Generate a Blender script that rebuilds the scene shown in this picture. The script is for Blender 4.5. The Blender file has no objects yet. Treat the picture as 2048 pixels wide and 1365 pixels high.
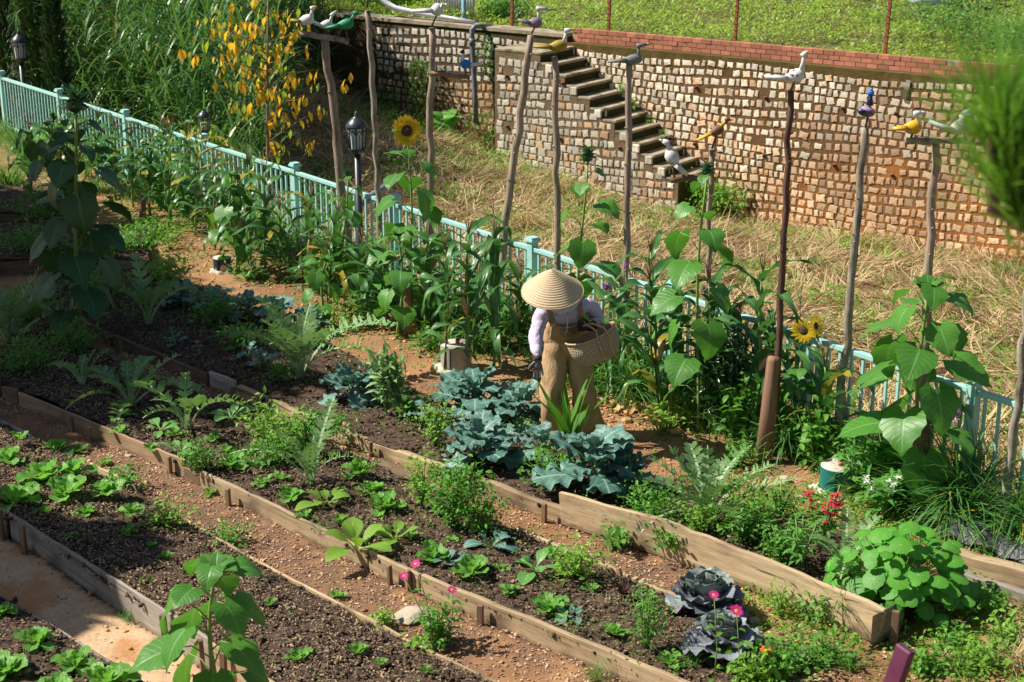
import bpy, bmesh, math, random
import numpy as np
from mathutils import Vector, Matrix, Euler
R = math.radians
rng = np.random.default_rng(7)
random.seed(7)
scene = bpy.context.scene
COL = scene.collection

# ---------------------------------------------------------------- camera
CH = 4.7
PITCH = R(18)
cam_d = bpy.data.cameras.new('camera')
cam = bpy.data.objects.new('camera', cam_d)
COL.objects.link(cam)
cam.location = (0, 0, CH)
cam.rotation_euler = (R(90) - PITCH, 0, 0)
cam_d.sensor_width = 36
cam_d.lens = 36 * 3200 / 2048
cam_d.clip_start = 0.1
cam_d.clip_end = 500
cam_d.dof.use_dof = True
cam_d.dof.focus_distance = 12.6
cam_d.dof.aperture_fstop = 5.0
scene.camera = cam

# ---------------------------------------------------------------- light
SUN_EL = R(47)
SUN_AZ = (-0.985, 0.10)
world = bpy.data.worlds.new('World')
scene.world = world
world.use_nodes = True
wn = world.node_tree
sky = wn.nodes.new('ShaderNodeTexSky')
sky.sky_type = 'NISHITA'
sky.sun_disc = False
sky.sun_elevation = SUN_EL
sky.sun_rotation = math.atan2(SUN_AZ[0], SUN_AZ[1])
sky.air_density = 1.0
sky.dust_density = 1.0
bg = wn.nodes['Background']
bg.inputs[1].default_value = 0.05
wn.links.new(sky.outputs[0], bg.inputs[0])
sun_d = bpy.data.lights.new('sun', 'SUN')
sun_d.energy = 5.0
sun_d.angle = R(0.5)
sun_d.color = (1.0, 0.94, 0.82)
sun = bpy.data.objects.new('sun', sun_d)
COL.objects.link(sun)
sv = Vector((SUN_AZ[0] * math.cos(SUN_EL), SUN_AZ[1] * math.cos(SUN_EL), math.sin(SUN_EL))).normalized()
sun.rotation_euler = sv.to_track_quat('Z', 'Y').to_euler()
sun.location = (-10, 5, 12)
vs = scene.view_settings
scene.display_settings.display_device = 'sRGB'
vs.view_transform = 'Standard'
vs.look = 'None'
vs.gamma = 1
vs.use_curve_mapping = False
vs.exposure = 0.62
scene.cycles.max_bounces = 6
scene.cycles.transmission_bounces = 4
scene.cycles.transparent_max_bounces = 4
scene.cycles.diffuse_bounces = 3
scene.cycles.glossy_bounces = 2

# ---------------------------------------------------------------- placing things: where a sight line meets a real surface
CP, SP = math.cos(PITCH), math.sin(PITCH)
def ray(px, py):
    x = (px - 1024) / 3200; y = (682.5 - py) / 3200
    return Vector((x, CP + y * SP, -SP + y * CP))
def g(px, py, z=0.0):
    d = ray(px, py); t = (z - CH) / d.z
    return Vector((d.x * t, d.y * t, z))
def atY(px, py, Y):
    d = ray(px, py); t = Y / d.y
    return Vector((d.x * t, Y, CH + d.z * t))
def depth(p):
    return p[1] * CP + (CH - p[2]) * SP
def mpp(p):
    return depth(p) / 3200.0

# ---------------------------------------------------------------- plan lines
F0 = np.array((-2.5, 18.1)); FD = np.array((0.614, -0.789)); FN = np.array((0.789, 0.614))
W0 = np.array((1.06, 32.2)); WD = np.array((0.813, -0.582)); WN = np.array((0.582, 0.813))
def fence_s(x, y): return (x - F0[0]) * FN[0] + (y - F0[1]) * FN[1]
def wall_s(x, y): return (x - W0[0]) * WN[0] + (y - W0[1]) * WN[1]
def fence_pt(px, off=-0.15, z=0.0):
    """ground point at distance off inside the fence that stands on column px"""
    best = None
    for k in range(-1400, 1200):
        t = k / 80.0
        x = F0[0] + FD[0] * t + FN[0] * off; y = F0[1] + FD[1] * t + FN[1] * off
        zc = y * CP + (CH - z) * SP
        if zc < 1: continue
        q = 1024 + 3200 * x / zc
        if best is None or abs(q - px) < best[0]: best = (abs(q - px), x, y)
    return Vector((best[1], best[2], z))

# ---------------------------------------------------------------- noise
def _hash(ix, iy, seed):
    n = (ix * 374761393 + iy * 668265263 + seed * 974634777) & 0xffffffff
    n = ((n ^ (n >> 13)) * 1274126177) & 0xffffffff
    return ((n ^ (n >> 16)) & 0xffff) / 65535.0
def vnoise(x, y, seed=0):
    x = np.asarray(x, dtype=np.float64); y = np.asarray(y, dtype=np.float64)
    x, y = np.broadcast_arrays(x, y)
    ix = np.floor(x).astype(np.int64); iy = np.floor(y).astype(np.int64)
    fx = x - ix; fy = y - iy
    fx = fx * fx * (3 - 2 * fx); fy = fy * fy * (3 - 2 * fy)
    a = _hash(ix, iy, seed); b = _hash(ix + 1, iy, seed); c = _hash(ix, iy + 1, seed); d = _hash(ix + 1, iy + 1, seed)
    return (a * (1 - fx) + b * fx) * (1 - fy) + (c * (1 - fx) + d * fx) * fy
def fbm(x, y, seed=0, oct=4):
    s = 0; a = 0.5
    x = np.asarray(x, dtype=np.float64); y = np.asarray(y, dtype=np.float64)
    for k in range(oct):
        s = s + a * vnoise(x, y, seed + k * 17); x = x * 2.03; y = y * 2.03; a *= 0.5
    return s
def sstep(a, b, x):
    t = np.clip((np.asarray(x) - a) / (b - a), 0, 1); return t * t * (3 - 2 * t)

# ---------------------------------------------------------------- terrain height
def H(x, y):
    x = np.asarray(x, dtype=np.float64); y = np.asarray(y, dtype=np.float64)
    s = fence_s(x, y); w = wall_s(x, y)
    zb = np.interp(x, [-4, -2.4, -0.3, 4, 9], [-1.2, -1.35, -1.9, -2.5, -2.55])
    t = np.clip(s / np.maximum(s - w, 0.5), 0, 1)
    valley = zb * (t ** 0.75) + 0.30 * (fbm(x * .8, y * .8, 3) - .5) * sstep(0, 1, s) - 0.1 * sstep(0, .4, s)
    hill = 0.62 * np.maximum(0, -3.3 - x) * sstep(0.5, 4.5, s)
    valley = valley + hill
    terr = 0.5 + 0.10 * np.maximum(0, w - 2) + 0.25 * (fbm(x * .5, y * .5, 9) - .45)
    terr = np.where(x < -3.3, np.maximum(terr, valley + .3), terr)
    z = np.where(w > 0.25, terr, valley)
    gz = 0.03 * (fbm(x * 1.1, y * 1.1, 5) - .5) + 0.018 * (fbm(x * 9, y * 9, 6) - .5)
    return np.where(s < 0, gz, z)
def Hs(x, y): return float(H(x, y))
def hit(px, py):
    d = ray(px, py); t = 6.0
    while t < 90:
        p = Vector((0, 0, CH)) + d * t
        if p.z < Hs(p.x, p.y): return p
        t += .08
    return p

# ---------------------------------------------------------------- mesh builder
class MB:
    def __init__(s):
        s.V = []; s.L = []; s.C = []; s.UV = []; s.T = []; s.M = []; s.n = 0
    def add(s, V, F, uv=None, mat=None, tint=0.5, mi=0):
        V = np.asarray(V, dtype=np.float32)
        if mat is not None:
            m = np.array(mat, dtype=np.float32); V = V @ m[:3, :3].T + m[:3, 3]
        L = np.fromiter((i for f in F for i in f), dtype=np.int32)
        C = np.fromiter((len(f) for f in F), dtype=np.int32)
        s.V.append(V); s.L.append(L + s.n); s.C.append(C); s.n += len(V)
        s.UV.append(np.zeros((len(L), 2), np.float32) if uv is None else np.asarray(uv, np.float32)[L])
        s.T.append(np.full(len(V), tint, np.float32)); s.M.append(np.full(len(C), mi, np.int32))
        return s
    def scatter(s, tpl, mats, tint=None, mi=0):
        V, L, C, uv = tpl
        m = len(mats)
        if m == 0: return s
        P = np.einsum('mij,nj->mni', mats[:, :3, :3], V) + mats[:, None, :3, 3]
        n = len(V)
        LL = (L[None, :] + (np.arange(m) * n)[:, None]).ravel() + s.n
        s.V.append(P.reshape(-1, 3).astype(np.float32)); s.L.append(LL.astype(np.int32)); s.C.append(np.tile(C, m)); s.n += n * m
        s.UV.append(np.tile(uv[L], (m, 1)))
        t = rng.random(m) if tint is None else tint
        s.T.append(np.repeat(np.asarray(t, np.float32), n)); s.M.append(np.full(len(C) * m, mi, np.int32))
        return s
    def box(s, c, d, mat=None, mi=0, tint=0.5):
        x, y, z = d[0] / 2, d[1] / 2, d[2] / 2
        V = [(c[0] + i * x, c[1] + j * y, c[2] + k * z) for i in (-1, 1) for j in (-1, 1) for k in (-1, 1)]
        F = [(0, 1, 3, 2), (4, 6, 7, 5), (0, 4, 5, 1), (2, 3, 7, 6), (0, 2, 6, 4), (1, 5, 7, 3)]
        return s.add(V, F, None, mat, tint, mi)
    def tube(s, pts, rad, n=8, flat=1.0, caps=True, mi=0, tint=0.5, up=None):
        pts = [Vector(p) for p in pts]
        if not hasattr(rad, '__len__'): rad = [rad] * len(pts)
        V = []; uv = []; F = []
        prev = Vector(up) if up is not None else Vector((0.13, 0.21, 1))
        k = len(pts)
        for i, p in enumerate(pts):
            d = (pts[min(i + 1, k - 1)] - pts[max(i - 1, 0)]).normalized()
            a = prev - d * prev.dot(d)
            if a.length < 1e-3: a = Vector((1, 0, 0)) - d * d.x
            a.normalize(); b = d.cross(a); prev = a
            for j in range(n):
                th = 2 * math.pi * j / n
                V.append(p + a * (math.cos(th) * rad[i] * flat) + b * (math.sin(th) * rad[i])); uv.append((j / n, i / (k - 1)))
        for i in range(k - 1):
            for j in range(n):
                F.append((i * n + j, i * n + (j + 1) % n, (i + 1) * n + (j + 1) % n, (i + 1) * n + j))
        if caps:
            F.append(tuple(range(n - 1, -1, -1))); F.append(tuple((k - 1) * n + j for j in range(n)))
        return s.add(V, F, uv, None, tint, mi)
    def mesh(s, name, mats, smooth=True):
        me = bpy.data.meshes.new(name)
        if not isinstance(mats, (list, tuple)): mats = [mats]
        for m in mats: me.materials.append(m)
        if not s.V: return me
        V = np.concatenate(s.V); L = np.concatenate(s.L); C = np.concatenate(s.C)
        me.vertices.add(len(V)); me.vertices.foreach_set('co', V.ravel())
        me.loops.add(len(L)); me.loops.foreach_set('vertex_index', L)
        me.polygons.add(len(C))
        st = np.zeros(len(C), np.int32); st[1:] = np.cumsum(C)[:-1]
        me.polygons.foreach_set('loop_start', st)
        me.polygons.foreach_set('material_index', np.concatenate(s.M))
        me.polygons.foreach_set('use_smooth', np.full(len(C), smooth))
        u = me.uv_layers.new(name='UVMap'); u.data.foreach_set('uv', np.concatenate(s.UV).ravel())
        a = me.attributes.new('tint', 'FLOAT', 'POINT'); a.data.foreach_set('value', np.concatenate(s.T))
        me.update(calc_edges=True); me.validate()
        return me
    def build(s, name, mats, parent=None, smooth=True):
        return link(name, s.mesh(name, mats, smooth), parent)

def link(name, me, parent=None, mat=None):
    o = bpy.data.objects.new(name, me); COL.objects.link(o)
    if parent is not None: o.parent = parent
    if mat is not None: o.matrix_local = mat
    return o
def tag(o, label=None, cat=None, group=None, kind=None):
    if label: o['label'] = label
    if cat: o['category'] = cat
    if group: o['group'] = group
    if kind: o['kind'] = kind
    return o
def thing(name, label, cat, loc=(0, 0, 0), rz=0, group=None):
    o = bpy.data.objects.new(name, None); COL.objects.link(o)
    o.location = loc; o.rotation_euler = (0, 0, rz); o.empty_display_size = 0.1
    return tag(o, label, cat, group)
def eulermats(pos, yaw, pitch, roll, sc):
    pos = np.asarray(pos, float); m = len(pos)
    yaw, pitch, roll = [np.broadcast_to(np.asarray(a, float), (m,)) for a in (yaw, pitch, roll)]
    sc = np.asarray(sc, float)
    if sc.ndim < 2: sc = np.repeat(np.broadcast_to(sc, (m,))[:, None], 3, 1)
    cy, sy, cp, sp, cr, sr = np.cos(yaw), np.sin(yaw), np.cos(pitch), np.sin(pitch), np.cos(roll), np.sin(roll)
    o = np.zeros(m); l = np.ones(m)
    Rz = np.stack([np.stack([cy, -sy, o], 1), np.stack([sy, cy, o], 1), np.stack([o, o, l], 1)], 1)
    Rx = np.stack([np.stack([l, o, o], 1), np.stack([o, cp, -sp], 1), np.stack([o, sp, cp], 1)], 1)
    Ry = np.stack([np.stack([cr, o, sr], 1), np.stack([o, l, o], 1), np.stack([-sr, o, cr], 1)], 1)
    M = np.zeros((m, 4, 4)); M[:, :3, :3] = (Rz @ Rx @ Ry) * sc[:, None, :]; M[:, :3, 3] = pos; M[:, 3, 3] = 1
    return M
def xf(loc, yaw=0, pitch=0, roll=0, s=1.0):
    if not hasattr(s, '__len__'): s = (s, s, s)
    return Matrix.Translation(loc) @ Matrix.Rotation(yaw, 4, 'Z') @ Matrix.Rotation(pitch, 4, 'X') @ Matrix.Rotation(roll, 4, 'Y') @ Matrix.Diagonal((s[0], s[1], s[2], 1))
def tpl_of(V, F, uv):
    L = np.array([i for f in F for i in f], np.int32); C = np.array([len(f) for f in F], np.int32)
    return (np.asarray(V, float), L, C, np.asarray(uv, np.float32))

def leaf(L=1, W=.5, prof=None, nv=8, nu=4, fold=.2, curl=.6, wave=0.0, wf=5, serr=0.0, lobe=0.0, seed=0, curl0=0.0, cup=0.0, twist=0.0):
    """a leaf growing along +Y, upper face +Z; returns template"""
    rr = np.random.default_rng(seed)
    if prof is None: prof = [(0, .08), (.15, .55), (.4, 1), (.7, .75), (.9, .3), (1, 0.02)]
    px, pw = zip(*prof)
    V = []; uv = []; F = []
    y = z = 0.0; ang = curl0; ph = rr.random() * 6
    ds = L / nv
    cols = np.linspace(-1, 1, 2 * nu + 1)
    for i in range(nv + 1):
        v = i / nv
        w = np.interp(v, px, pw) * W / 2
        sl = 1 + serr * (1 if i % 2 else -1) * (0 < i < nv) + serr * .6 * (rr.random() - .5)
        sr_ = 1 + serr * (1 if i % 2 else -1) * (0 < i < nv) + serr * .6 * (rr.random() - .5)
        for u in cols:
            ww = w * (sl if u < 0 else sr_)
            x = u * ww
            h = fold * abs(u) * w - cup * u * u * w + wave * W * .5 * abs(u) ** 1.5 * math.sin(wf * v * 6.28 + ph + (1.7 if u > 0 else 0))
            yy = y - lobe * L * u * u * max(0, 1 - v * 3.2)
            tw = twist * v
            V.append((x * math.cos(tw), yy - math.sin(ang) * h, z + math.cos(ang) * h + x * math.sin(tw))); uv.append((u * .5 + .5, v))
        y += ds * math.cos(ang); z += ds * math.sin(ang); ang -= curl / nv
    n = 2 * nu + 1
    for i in range(nv):
        for j in range(n - 1):
            F.append((i * n + j, i * n + j + 1, (i + 1) * n + j + 1, (i + 1) * n + j))
    return tpl_of(V, F, uv)
def tmesh(name, tpl, mat):
    mb = MB(); mb.scatter(tpl, np.eye(4)[None], np.array([.5])); return mb.mesh(name, mat)

# ---------------------------------------------------------------- materials
def nt(name):
    m = bpy.data.materials.new(name); m.use_nodes = True
    t = m.node_tree; b = t.nodes['Principled BSDF']
    return m, t, b
def N(t, typ, **kw):
    n = t.nodes.new('ShaderNode' + typ)
    for k, v in kw.items():
        if k.startswith('i_'):
            key = k[2:]; key = int(key) if key.isdigit() else key.replace('_', ' ')
            n.inputs[key].default_value = v
        else: setattr(n, k, v)
    return n
def rgb(c): return (c[0], c[1], c[2], 1)
def mixc(t, fac, a, b, mode='MIX'):
    n = t.nodes.new('ShaderNodeMix'); n.data_type = 'RGBA'; n.blend_type = mode
    for s, v in ((0, fac), (6, a), (7, b)):
        if hasattr(v, 'is_linked'): t.links.new(v, n.inputs[s])
        elif isinstance(v, (int, float)): n.inputs[s].default_value = v
        else: n.inputs[s].default_value = rgb(v)
    return n.outputs[2]
def mth(t, op, a, b=0.0, clamp=False):
    n = t.nodes.new('ShaderNodeMath'); n.operation = op; n.use_clamp = clamp
    for s, v in ((0, a), (1, b)):
        if hasattr(v, 'is_linked'): t.links.new(v, n.inputs[s])
        else: n.inputs[s].default_value = v
    return n.outputs[0]
def ramp(t, fac, stops):
    n = t.nodes.new('ShaderNodeValToRGB'); e = n.color_ramp.elements
    while len(e) < len(stops): e.new(.5)
    for k, (p, c) in enumerate(stops):
        e[k].position = p; e[k].color = rgb(c) if hasattr(c, '__len__') else (c, c, c, 1)
    t.links.new(fac, n.inputs[0]); return n.outputs[0]
def noise(t, scale, detail=4, vec=None, rough=.6, out=0):
    n = N(t, 'TexNoise', i_Scale=scale, i_Detail=detail, i_Roughness=rough)
    if vec is not None: t.links.new(vec, n.inputs['Vector'])
    return n.outputs[out]
def bump(t, b, h, strength=.4, dist=.01):
    n = N(t, 'Bump', i_Strength=strength, i_Distance=dist); t.links.new(h, n.inputs['Height']); t.links.new(n.outputs[0], b.inputs['Normal'])

def leafmat(name, c1, c2, vein=None, rough=.45, tr=.35, vf=9, spec=.4, yellow=0.0, vw=.05, bs=.35, tcol=None):
    m, t, b = nt(name)
    oi = N(t, 'ObjectInfo'); at = N(t, 'Attribute', attribute_name='tint')
    r = mth(t, 'FRACT', mth(t, 'ADD', oi.outputs['Random'], at.outputs['Fac']))
    tc = N(t, 'TexCoord')
    nz = noise(t, 9, 3, tc.outputs['Object'])
    fac = mth(t, 'ADD', mth(t, 'MULTIPLY', r, .6), mth(t, 'MULTIPLY', nz, .5), True)
    c = mixc(t, fac, c1, c2)
    sx = N(t, 'SeparateXYZ'); t.links.new(tc.outputs['UV'], sx.inputs[0])
    u = mth(t, 'ABSOLUTE', mth(t, 'SUBTRACT', sx.outputs[0], .5))
    hgt = nz
    if vein is not None:
        mid = mth(t, 'SUBTRACT', 1, mth(t, 'DIVIDE', u, vw), True)
        ph = mth(t, 'MULTIPLY', mth(t, 'SUBTRACT', sx.outputs[1], mth(t, 'MULTIPLY', u, .55)), vf)
        fr = mth(t, 'ABSOLUTE', mth(t, 'SUBTRACT', mth(t, 'FRACT', ph), .5))
        side = mth(t, 'MULTIPLY', mth(t, 'SUBTRACT', 1, mth(t, 'DIVIDE', fr, .11), True), .55)
        v = mth(t, 'MAXIMUM', mid, side)
        c = mixc(t, mth(t, 'MULTIPLY', v, .75), c, vein)
        hgt = mth(t, 'SUBTRACT', mth(t, 'MULTIPLY', nz, .4), mth(t, 'MULTIPLY', v, .9))
    if yellow:
        yy = mth(t, 'GREATER_THAN', r, 1 - yellow)
        c = mixc(t, mth(t, 'MULTIPLY', yy, .8), c, (.45, .32, .04))
    bump(t, b, hgt, bs, .006)
    t.links.new(c, b.inputs['Base Color']); b.inputs['Roughness'].default_value = rough
    b.inputs['Specular IOR Level'].default_value = spec
    if tr > 0:
        tl = N(t, 'BsdfTranslucent'); tc2 = mixc(t, .5, c, tcol or (c2[0] * 1.5, c2[1] * 1.6, c2[2] * .6))
        t.links.new(tc2, tl.inputs[0])
        mx = N(t, 'MixShader', i_0=tr); t.links.new(b.outputs[0], mx.inputs[1]); t.links.new(tl.outputs[0], mx.inputs[2])
        t.links.new(mx.outputs[0], t.nodes['Material Output'].inputs[0])
    return m
def simplemat(name, c1, c2=None, rough=.6, scale=12, bs=.3, bd=.01, metal=0, detail=5, stretch=None, coord='Object', rnd=.0, spec=.4, c3=None, c3r=(.5, .62)):
    m, t, b = nt(name)
    tc = N(t, 'TexCoord'); v = tc.outputs[coord]
    oi = N(t, 'ObjectInfo')
    mp = N(t, 'Mapping'); t.links.new(v, mp.inputs[0]); mp.inputs['Scale'].default_value = stretch or (1, 1, 1)
    cb = N(t, 'CombineXYZ'); t.links.new(mth(t, 'MULTIPLY', oi.outputs['Random'], 37.), cb.inputs[0]); t.links.new(cb.outputs[0], mp.inputs['Location'])
    v = mp.outputs[0]
    nz = noise(t, scale, detail, v)
    c = mixc(t, ramp(t, nz, [(.3, 0.0), (.7, 1.0)]), c1, c2 or c1)
    if c3 is not None:
        n2 = noise(t, scale * .35, 3, v)
        c = mixc(t, ramp(t, n2, [(c3r[0], 0.0), (c3r[1], 1.0)]), c, c3)
    if rnd:
        k = mth(t, 'ADD', 1 - rnd / 2, mth(t, 'MULTIPLY', oi.outputs['Random'], rnd))
        at = N(t, 'Attribute', attribute_name='tint')
        k = mth(t, 'MULTIPLY', k, mth(t, 'ADD', 1 - rnd / 2, mth(t, 'MULTIPLY', at.outputs['Fac'], rnd)))
        c = mixc(t, 1.0, c, N(t, 'CombineColor').outputs[0], 'MULTIPLY') if False else c
        vm = N(t, 'VectorMath', operation='SCALE'); t.links.new(c, vm.inputs[0]); t.links.new(k, vm.inputs['Scale']); c = vm.outputs[0]
    t.links.new(c, b.inputs['Base Color'])
    b.inputs['Roughness'].default_value = rough; b.inputs['Metallic'].default_value = metal
    b.inputs['Specular IOR Level'].default_value = spec
    bump(t, b, nz, bs, bd)
    return m

def woodmat(name, ca, cb_, cc, axis=0, scale=1.0, rough=.75, dirt=None):
    m, t, b = nt(name)
    tc = N(t, 'TexCoord'); oi = N(t, 'ObjectInfo')
    mp = N(t, 'Mapping'); t.links.new(tc.outputs['Object'], mp.inputs[0])
    s = [14, 14, 14]; s[axis] = 1.1; mp.inputs['Scale'].default_value = [q * scale for q in s]
    cb = N(t, 'CombineXYZ'); rr = mth(t, 'MULTIPLY', oi.outputs['Random'], 41.)
    t.links.new(rr, cb.inputs[0]); t.links.new(rr, cb.inputs[1]); t.links.new(cb.outputs[0], mp.inputs['Location'])
    n1 = noise(t, 1.6, 8, mp.outputs[0], .65)
    c = ramp(t, n1, [(.25, cc), (.45, cb_), (.7, ca)])
    n2 = noise(t, 2.4, 4, tc.outputs['Object'])
    c = mixc(t, ramp(t, n2, [(.5, 0.0), (.75, .55)]), c, (cc[0] * .6, cc[1] * .6, cc[2] * .6))
    mp2 = N(t, 'Mapping'); t.links.new(tc.outputs['Object'], mp2.inputs[0]); s3 = [60, 60, 60]; s3[axis] = 1.4; mp2.inputs['Scale'].default_value = s3
    n3 = noise(t, 1.0, 3, mp2.outputs[0], .5)
    c = mixc(t, ramp(t, n3, [(.30, .85), (.37, 0.0)]), c, (cc[0] * .35, cc[1] * .35, cc[2] * .35))
    if dirt is not None:
        sx = N(t, 'SeparateXYZ'); t.links.new(tc.outputs['Object'], sx.inputs[0])
        f = mth(t, 'SUBTRACT', mth(t, 'ADD', .55, mth(t, 'MULTIPLY', mth(t, 'SUBTRACT', n2, .5), 2.2)), mth(t, 'DIVIDE', sx.outputs[2], dirt))
        c = mixc(t, ramp(t, f, [(.0, 0.0), (.5, .9)]), c, (.10, .06, .035))
    vm = N(t, 'VectorMath', operation='SCALE'); t.links.new(c, vm.inputs[0])
    t.links.new(mth(t, 'ADD', .8, mth(t, 'MULTIPLY', oi.outputs['Random'], .4)), vm.inputs['Scale'])
    t.links.new(vm.outputs[0], b.inputs['Base Color']); b.inputs['Roughness'].default_value = rough
    bump(t, b, n1, .6, .01)
    return m

M = {}
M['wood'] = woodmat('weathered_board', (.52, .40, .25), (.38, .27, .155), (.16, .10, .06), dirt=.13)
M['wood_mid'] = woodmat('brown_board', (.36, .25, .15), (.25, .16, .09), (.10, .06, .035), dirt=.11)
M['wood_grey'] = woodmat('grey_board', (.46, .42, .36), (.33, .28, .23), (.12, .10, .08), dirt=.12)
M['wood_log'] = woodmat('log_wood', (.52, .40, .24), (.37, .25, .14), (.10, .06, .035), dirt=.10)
M['wood_dark'] = woodmat('dark_board', (.22, .13, .08), (.14, .085, .05), (.04, .025, .018))  # same grain recipe in the darkest browns
M['stake'] = woodmat('stake_wood', (.30, .19, .11), (.17, .10, .06), (.05, .03, .02), axis=2)
M['pole_a'] = woodmat('pole_bark', (.42, .34, .26), (.27, .20, .145), (.09, .06, .045), axis=2, scale=1.6)
M['pole_b'] = woodmat('dark_pole_bark', (.17, .085, .055), (.085, .04, .028), (.02, .012, .01), axis=2, scale=1.6)
M['pole_c'] = simplemat('mottled_pole_bark', (.10, .08, .06), (.42, .37, .29), .85, 16, .6, .01, stretch=(1, 1, .4))
M['post_red'] = woodmat('reddish_post', (.40, .22, .13), (.27, .14, .085), (.11, .06, .04), axis=2)
M['fence'] = simplemat('mint_paint', (.30, .58, .54), (.38, .66, .61), .5, 3, .08, .003, c3=(.34, .44, .38), c3r=(.56, .75))
M['concrete'] = simplemat('concrete', (.42, .38, .32), (.56, .50, .42), .9, 14, .4, .01)
M['dark_iron'] = simplemat('black_iron', (.022, .024, .034), (.035, .038, .05), .38, 20, .1, .002, spec=.6)
M['frost'] = simplemat('frosted_glass', (.62, .66, .68), (.7, .72, .74), .25, 5, .05)
M['rust'] = simplemat('rusty_iron', (.22, .06, .03), (.34, .12, .06), .85, 25, .4)
M['wire'] = simplemat('wire', (.25, .24, .22), (.32, .28, .24), .5, 10, .0, metal=.6)
M['brick'] = simplemat('red_brick', (.40, .14, .085), (.50, .21, .13), .85, 22, .5, .008, rnd=.5)
M['fleck'] = simplemat('husk_fleck', (.46, .33, .20), (.30, .20, .12), .9, 8, .2, rnd=1.0)
M['mortar'] = simplemat('mossy_mortar', (.17, .105, .055), (.27, .18, .10), .95, 5, .8, .03, detail=8, c3=(.085, .085, .02))
M['mortar_brick'] = simplemat('brick_mortar', (.33, .26, .2), (.42, .34, .27), .95, 9, .5)
M['step'] = simplemat('step_concrete', (.30, .24, .17), (.42, .35, .26), .95, 7, .6, .02, c3=(.13, .12, .05))
M['stem'] = simplemat('green_stem', (.16, .26, .06), (.22, .34, .09), .55, 14, .2)
M['stem_dark'] = simplemat('dark_stem', (.06, .035, .025), (.11, .06, .04), .7, 14, .2)
M['husk'] = simplemat('dry_husk', (.55, .40, .20), (.38, .24, .10), .8, 10, .4, stretch=(4, 4, .6))

M['l_sun'] = leafmat('sunflower_leaf', (.035, .15, .022), (.11, .31, .04), (.20, .42, .13), .42, .32, 8)
M['l_sun_shade'] = leafmat('shade_toned_sunflower_leaf', (.022, .075, .022), (.045, .13, .035), (.12, .25, .10), .45, .25, 8)  # sunflower leaf darkened: shade put into the colour of the dim plants
M['l_corn'] = leafmat('corn_leaf', (.04, .135, .04), (.08, .22, .055), (.22, .36, .14), .36, .3, 1, yellow=.06, vw=.06)
M['l_kale'] = leafmat('kale_leaf', (.04, .135, .10), (.13, .265, .22), (.40, .52, .44), .48, .12, 7, vw=.06, tcol=(.12, .3, .1))
M['l_art'] = leafmat('artichoke_leaf', (.10, .24, .07), (.26, .43, .16), (.42, .52, .32), .55, .2, 1, vw=.07)
M['l_let'] = leafmat('lettuce_leaf', (.09, .31, .04), (.22, .48, .08), (.42, .62, .26), .45, .4, 8, vw=.07, bs=.9)
M['l_pak'] = leafmat('pak_choi_leaf', (.10, .30, .07), (.18, .42, .11), (.40, .58, .28), .4, .3, 6, vw=.06)
M['l_herb'] = leafmat('herb_leaf', (.05, .18, .02), (.14, .37, .035), (.20, .42, .1), .45, .35, 6)
M['l_herb_y'] = leafmat('fresh_herb_leaf', (.12, .30, .03), (.26, .45, .06), (.30, .5, .12), .45, .4, 6)
M['l_dark'] = leafmat('dark_bush_leaf', (.018, .06, .018), (.04, .11, .03), None, .3, .2, 6, spec=.6)
M['l_nas'] = leafmat('nasturtium_leaf', (.05, .23, .02), (.14, .42, .045), None, .45, .35, 5)
M['l_red'] = leafmat('red_cabbage_leaf', (.16, .17, .22), (.22, .26, .27), (.28, .20, .32), .5, .05, 9, vw=.04, tcol=(.15, .08, .15))
M['l_redin'] = leafmat('inner_cabbage_leaf', (.14, .19, .17), (.22, .28, .25), (.26, .18, .26), .45, .08, 9, vw=.04, tcol=(.15, .15, .1))
M['l_bals'] = leafmat('balsam_leaf', (.06, .23, .04), (.14, .36, .06), (.25, .45, .14), .45, .35, 10)
M['grass'] = leafmat('green_grass', (.06, .18, .03), (.16, .33, .06), None, .5, .35, 1)
M['sword'] = leafmat('sword_leaf', (.07, .26, .03), (.16, .40, .06), None, .4, .35, 1)
M['reed'] = leafmat('reed_blade', (.035, .12, .025), (.13, .27, .07), None, .38, .35, 1, spec=.5, yellow=.03)
M['lemon'] = leafmat('lemongrass_blade', (.05, .17, .04), (.13, .30, .07), None, .45, .3, 1, yellow=.05)
M['straw'] = leafmat('dry_straw', (.48, .35, .17), (.76, .60, .34), None, .6, .25, 1, tcol=(.6, .45, .2))
M['straw_brown'] = leafmat('brown_straw', (.20, .12, .06), (.38, .25, .12), None, .7, .15, 1, tcol=(.3, .2, .1))
M['weed'] = leafmat('weed_leaf', (.09, .24, .025), (.24, .44, .05), None, .5, .4, 1)
M['field'] = leafmat('field_leaf', (.20, .37, .035), (.42, .57, .08), None, .5, .4, 1)
M['ylw'] = leafmat('yellow_leaf', (.74, .25, .01), (.86, .62, .03), (.7, .5, .1), .5, .62, 6, tcol=(.8, .5, .03))
M['ygreen'] = leafmat('yellow_green_leaf', (.20, .34, .03), (.38, .46, .06), (.4, .5, .1), .45, .4, 6)
M['conif'] = leafmat('conifer_scale', (.015, .045, .012), (.035, .085, .02), None, .6, .15, 1)
M['pine'] = leafmat('pine_needle', (.07, .20, .02), (.19, .38, .05), None, .5, .4, 1)
M['petal_y'] = leafmat('yellow_petal', (.78, .48, .01), (.85, .60, .02), None, .5, .4, 1, tcol=(.8, .6, .05))
M['petal_m'] = leafmat('magenta_petal', (.62, .02, .22), (.72, .05, .32), None, .5, .3, 1, tcol=(.7, .05, .3))
M['petal_r'] = leafmat('red_petal', (.62, .02, .06), (.72, .06, .10), None, .5, .3, 1, tcol=(.7, .05, .08))
M['petal_o'] = leafmat('orange_petal', (.8, .10, .01), (.85, .18, .02), None, .5, .3, 1, tcol=(.8, .2, .02))
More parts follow.
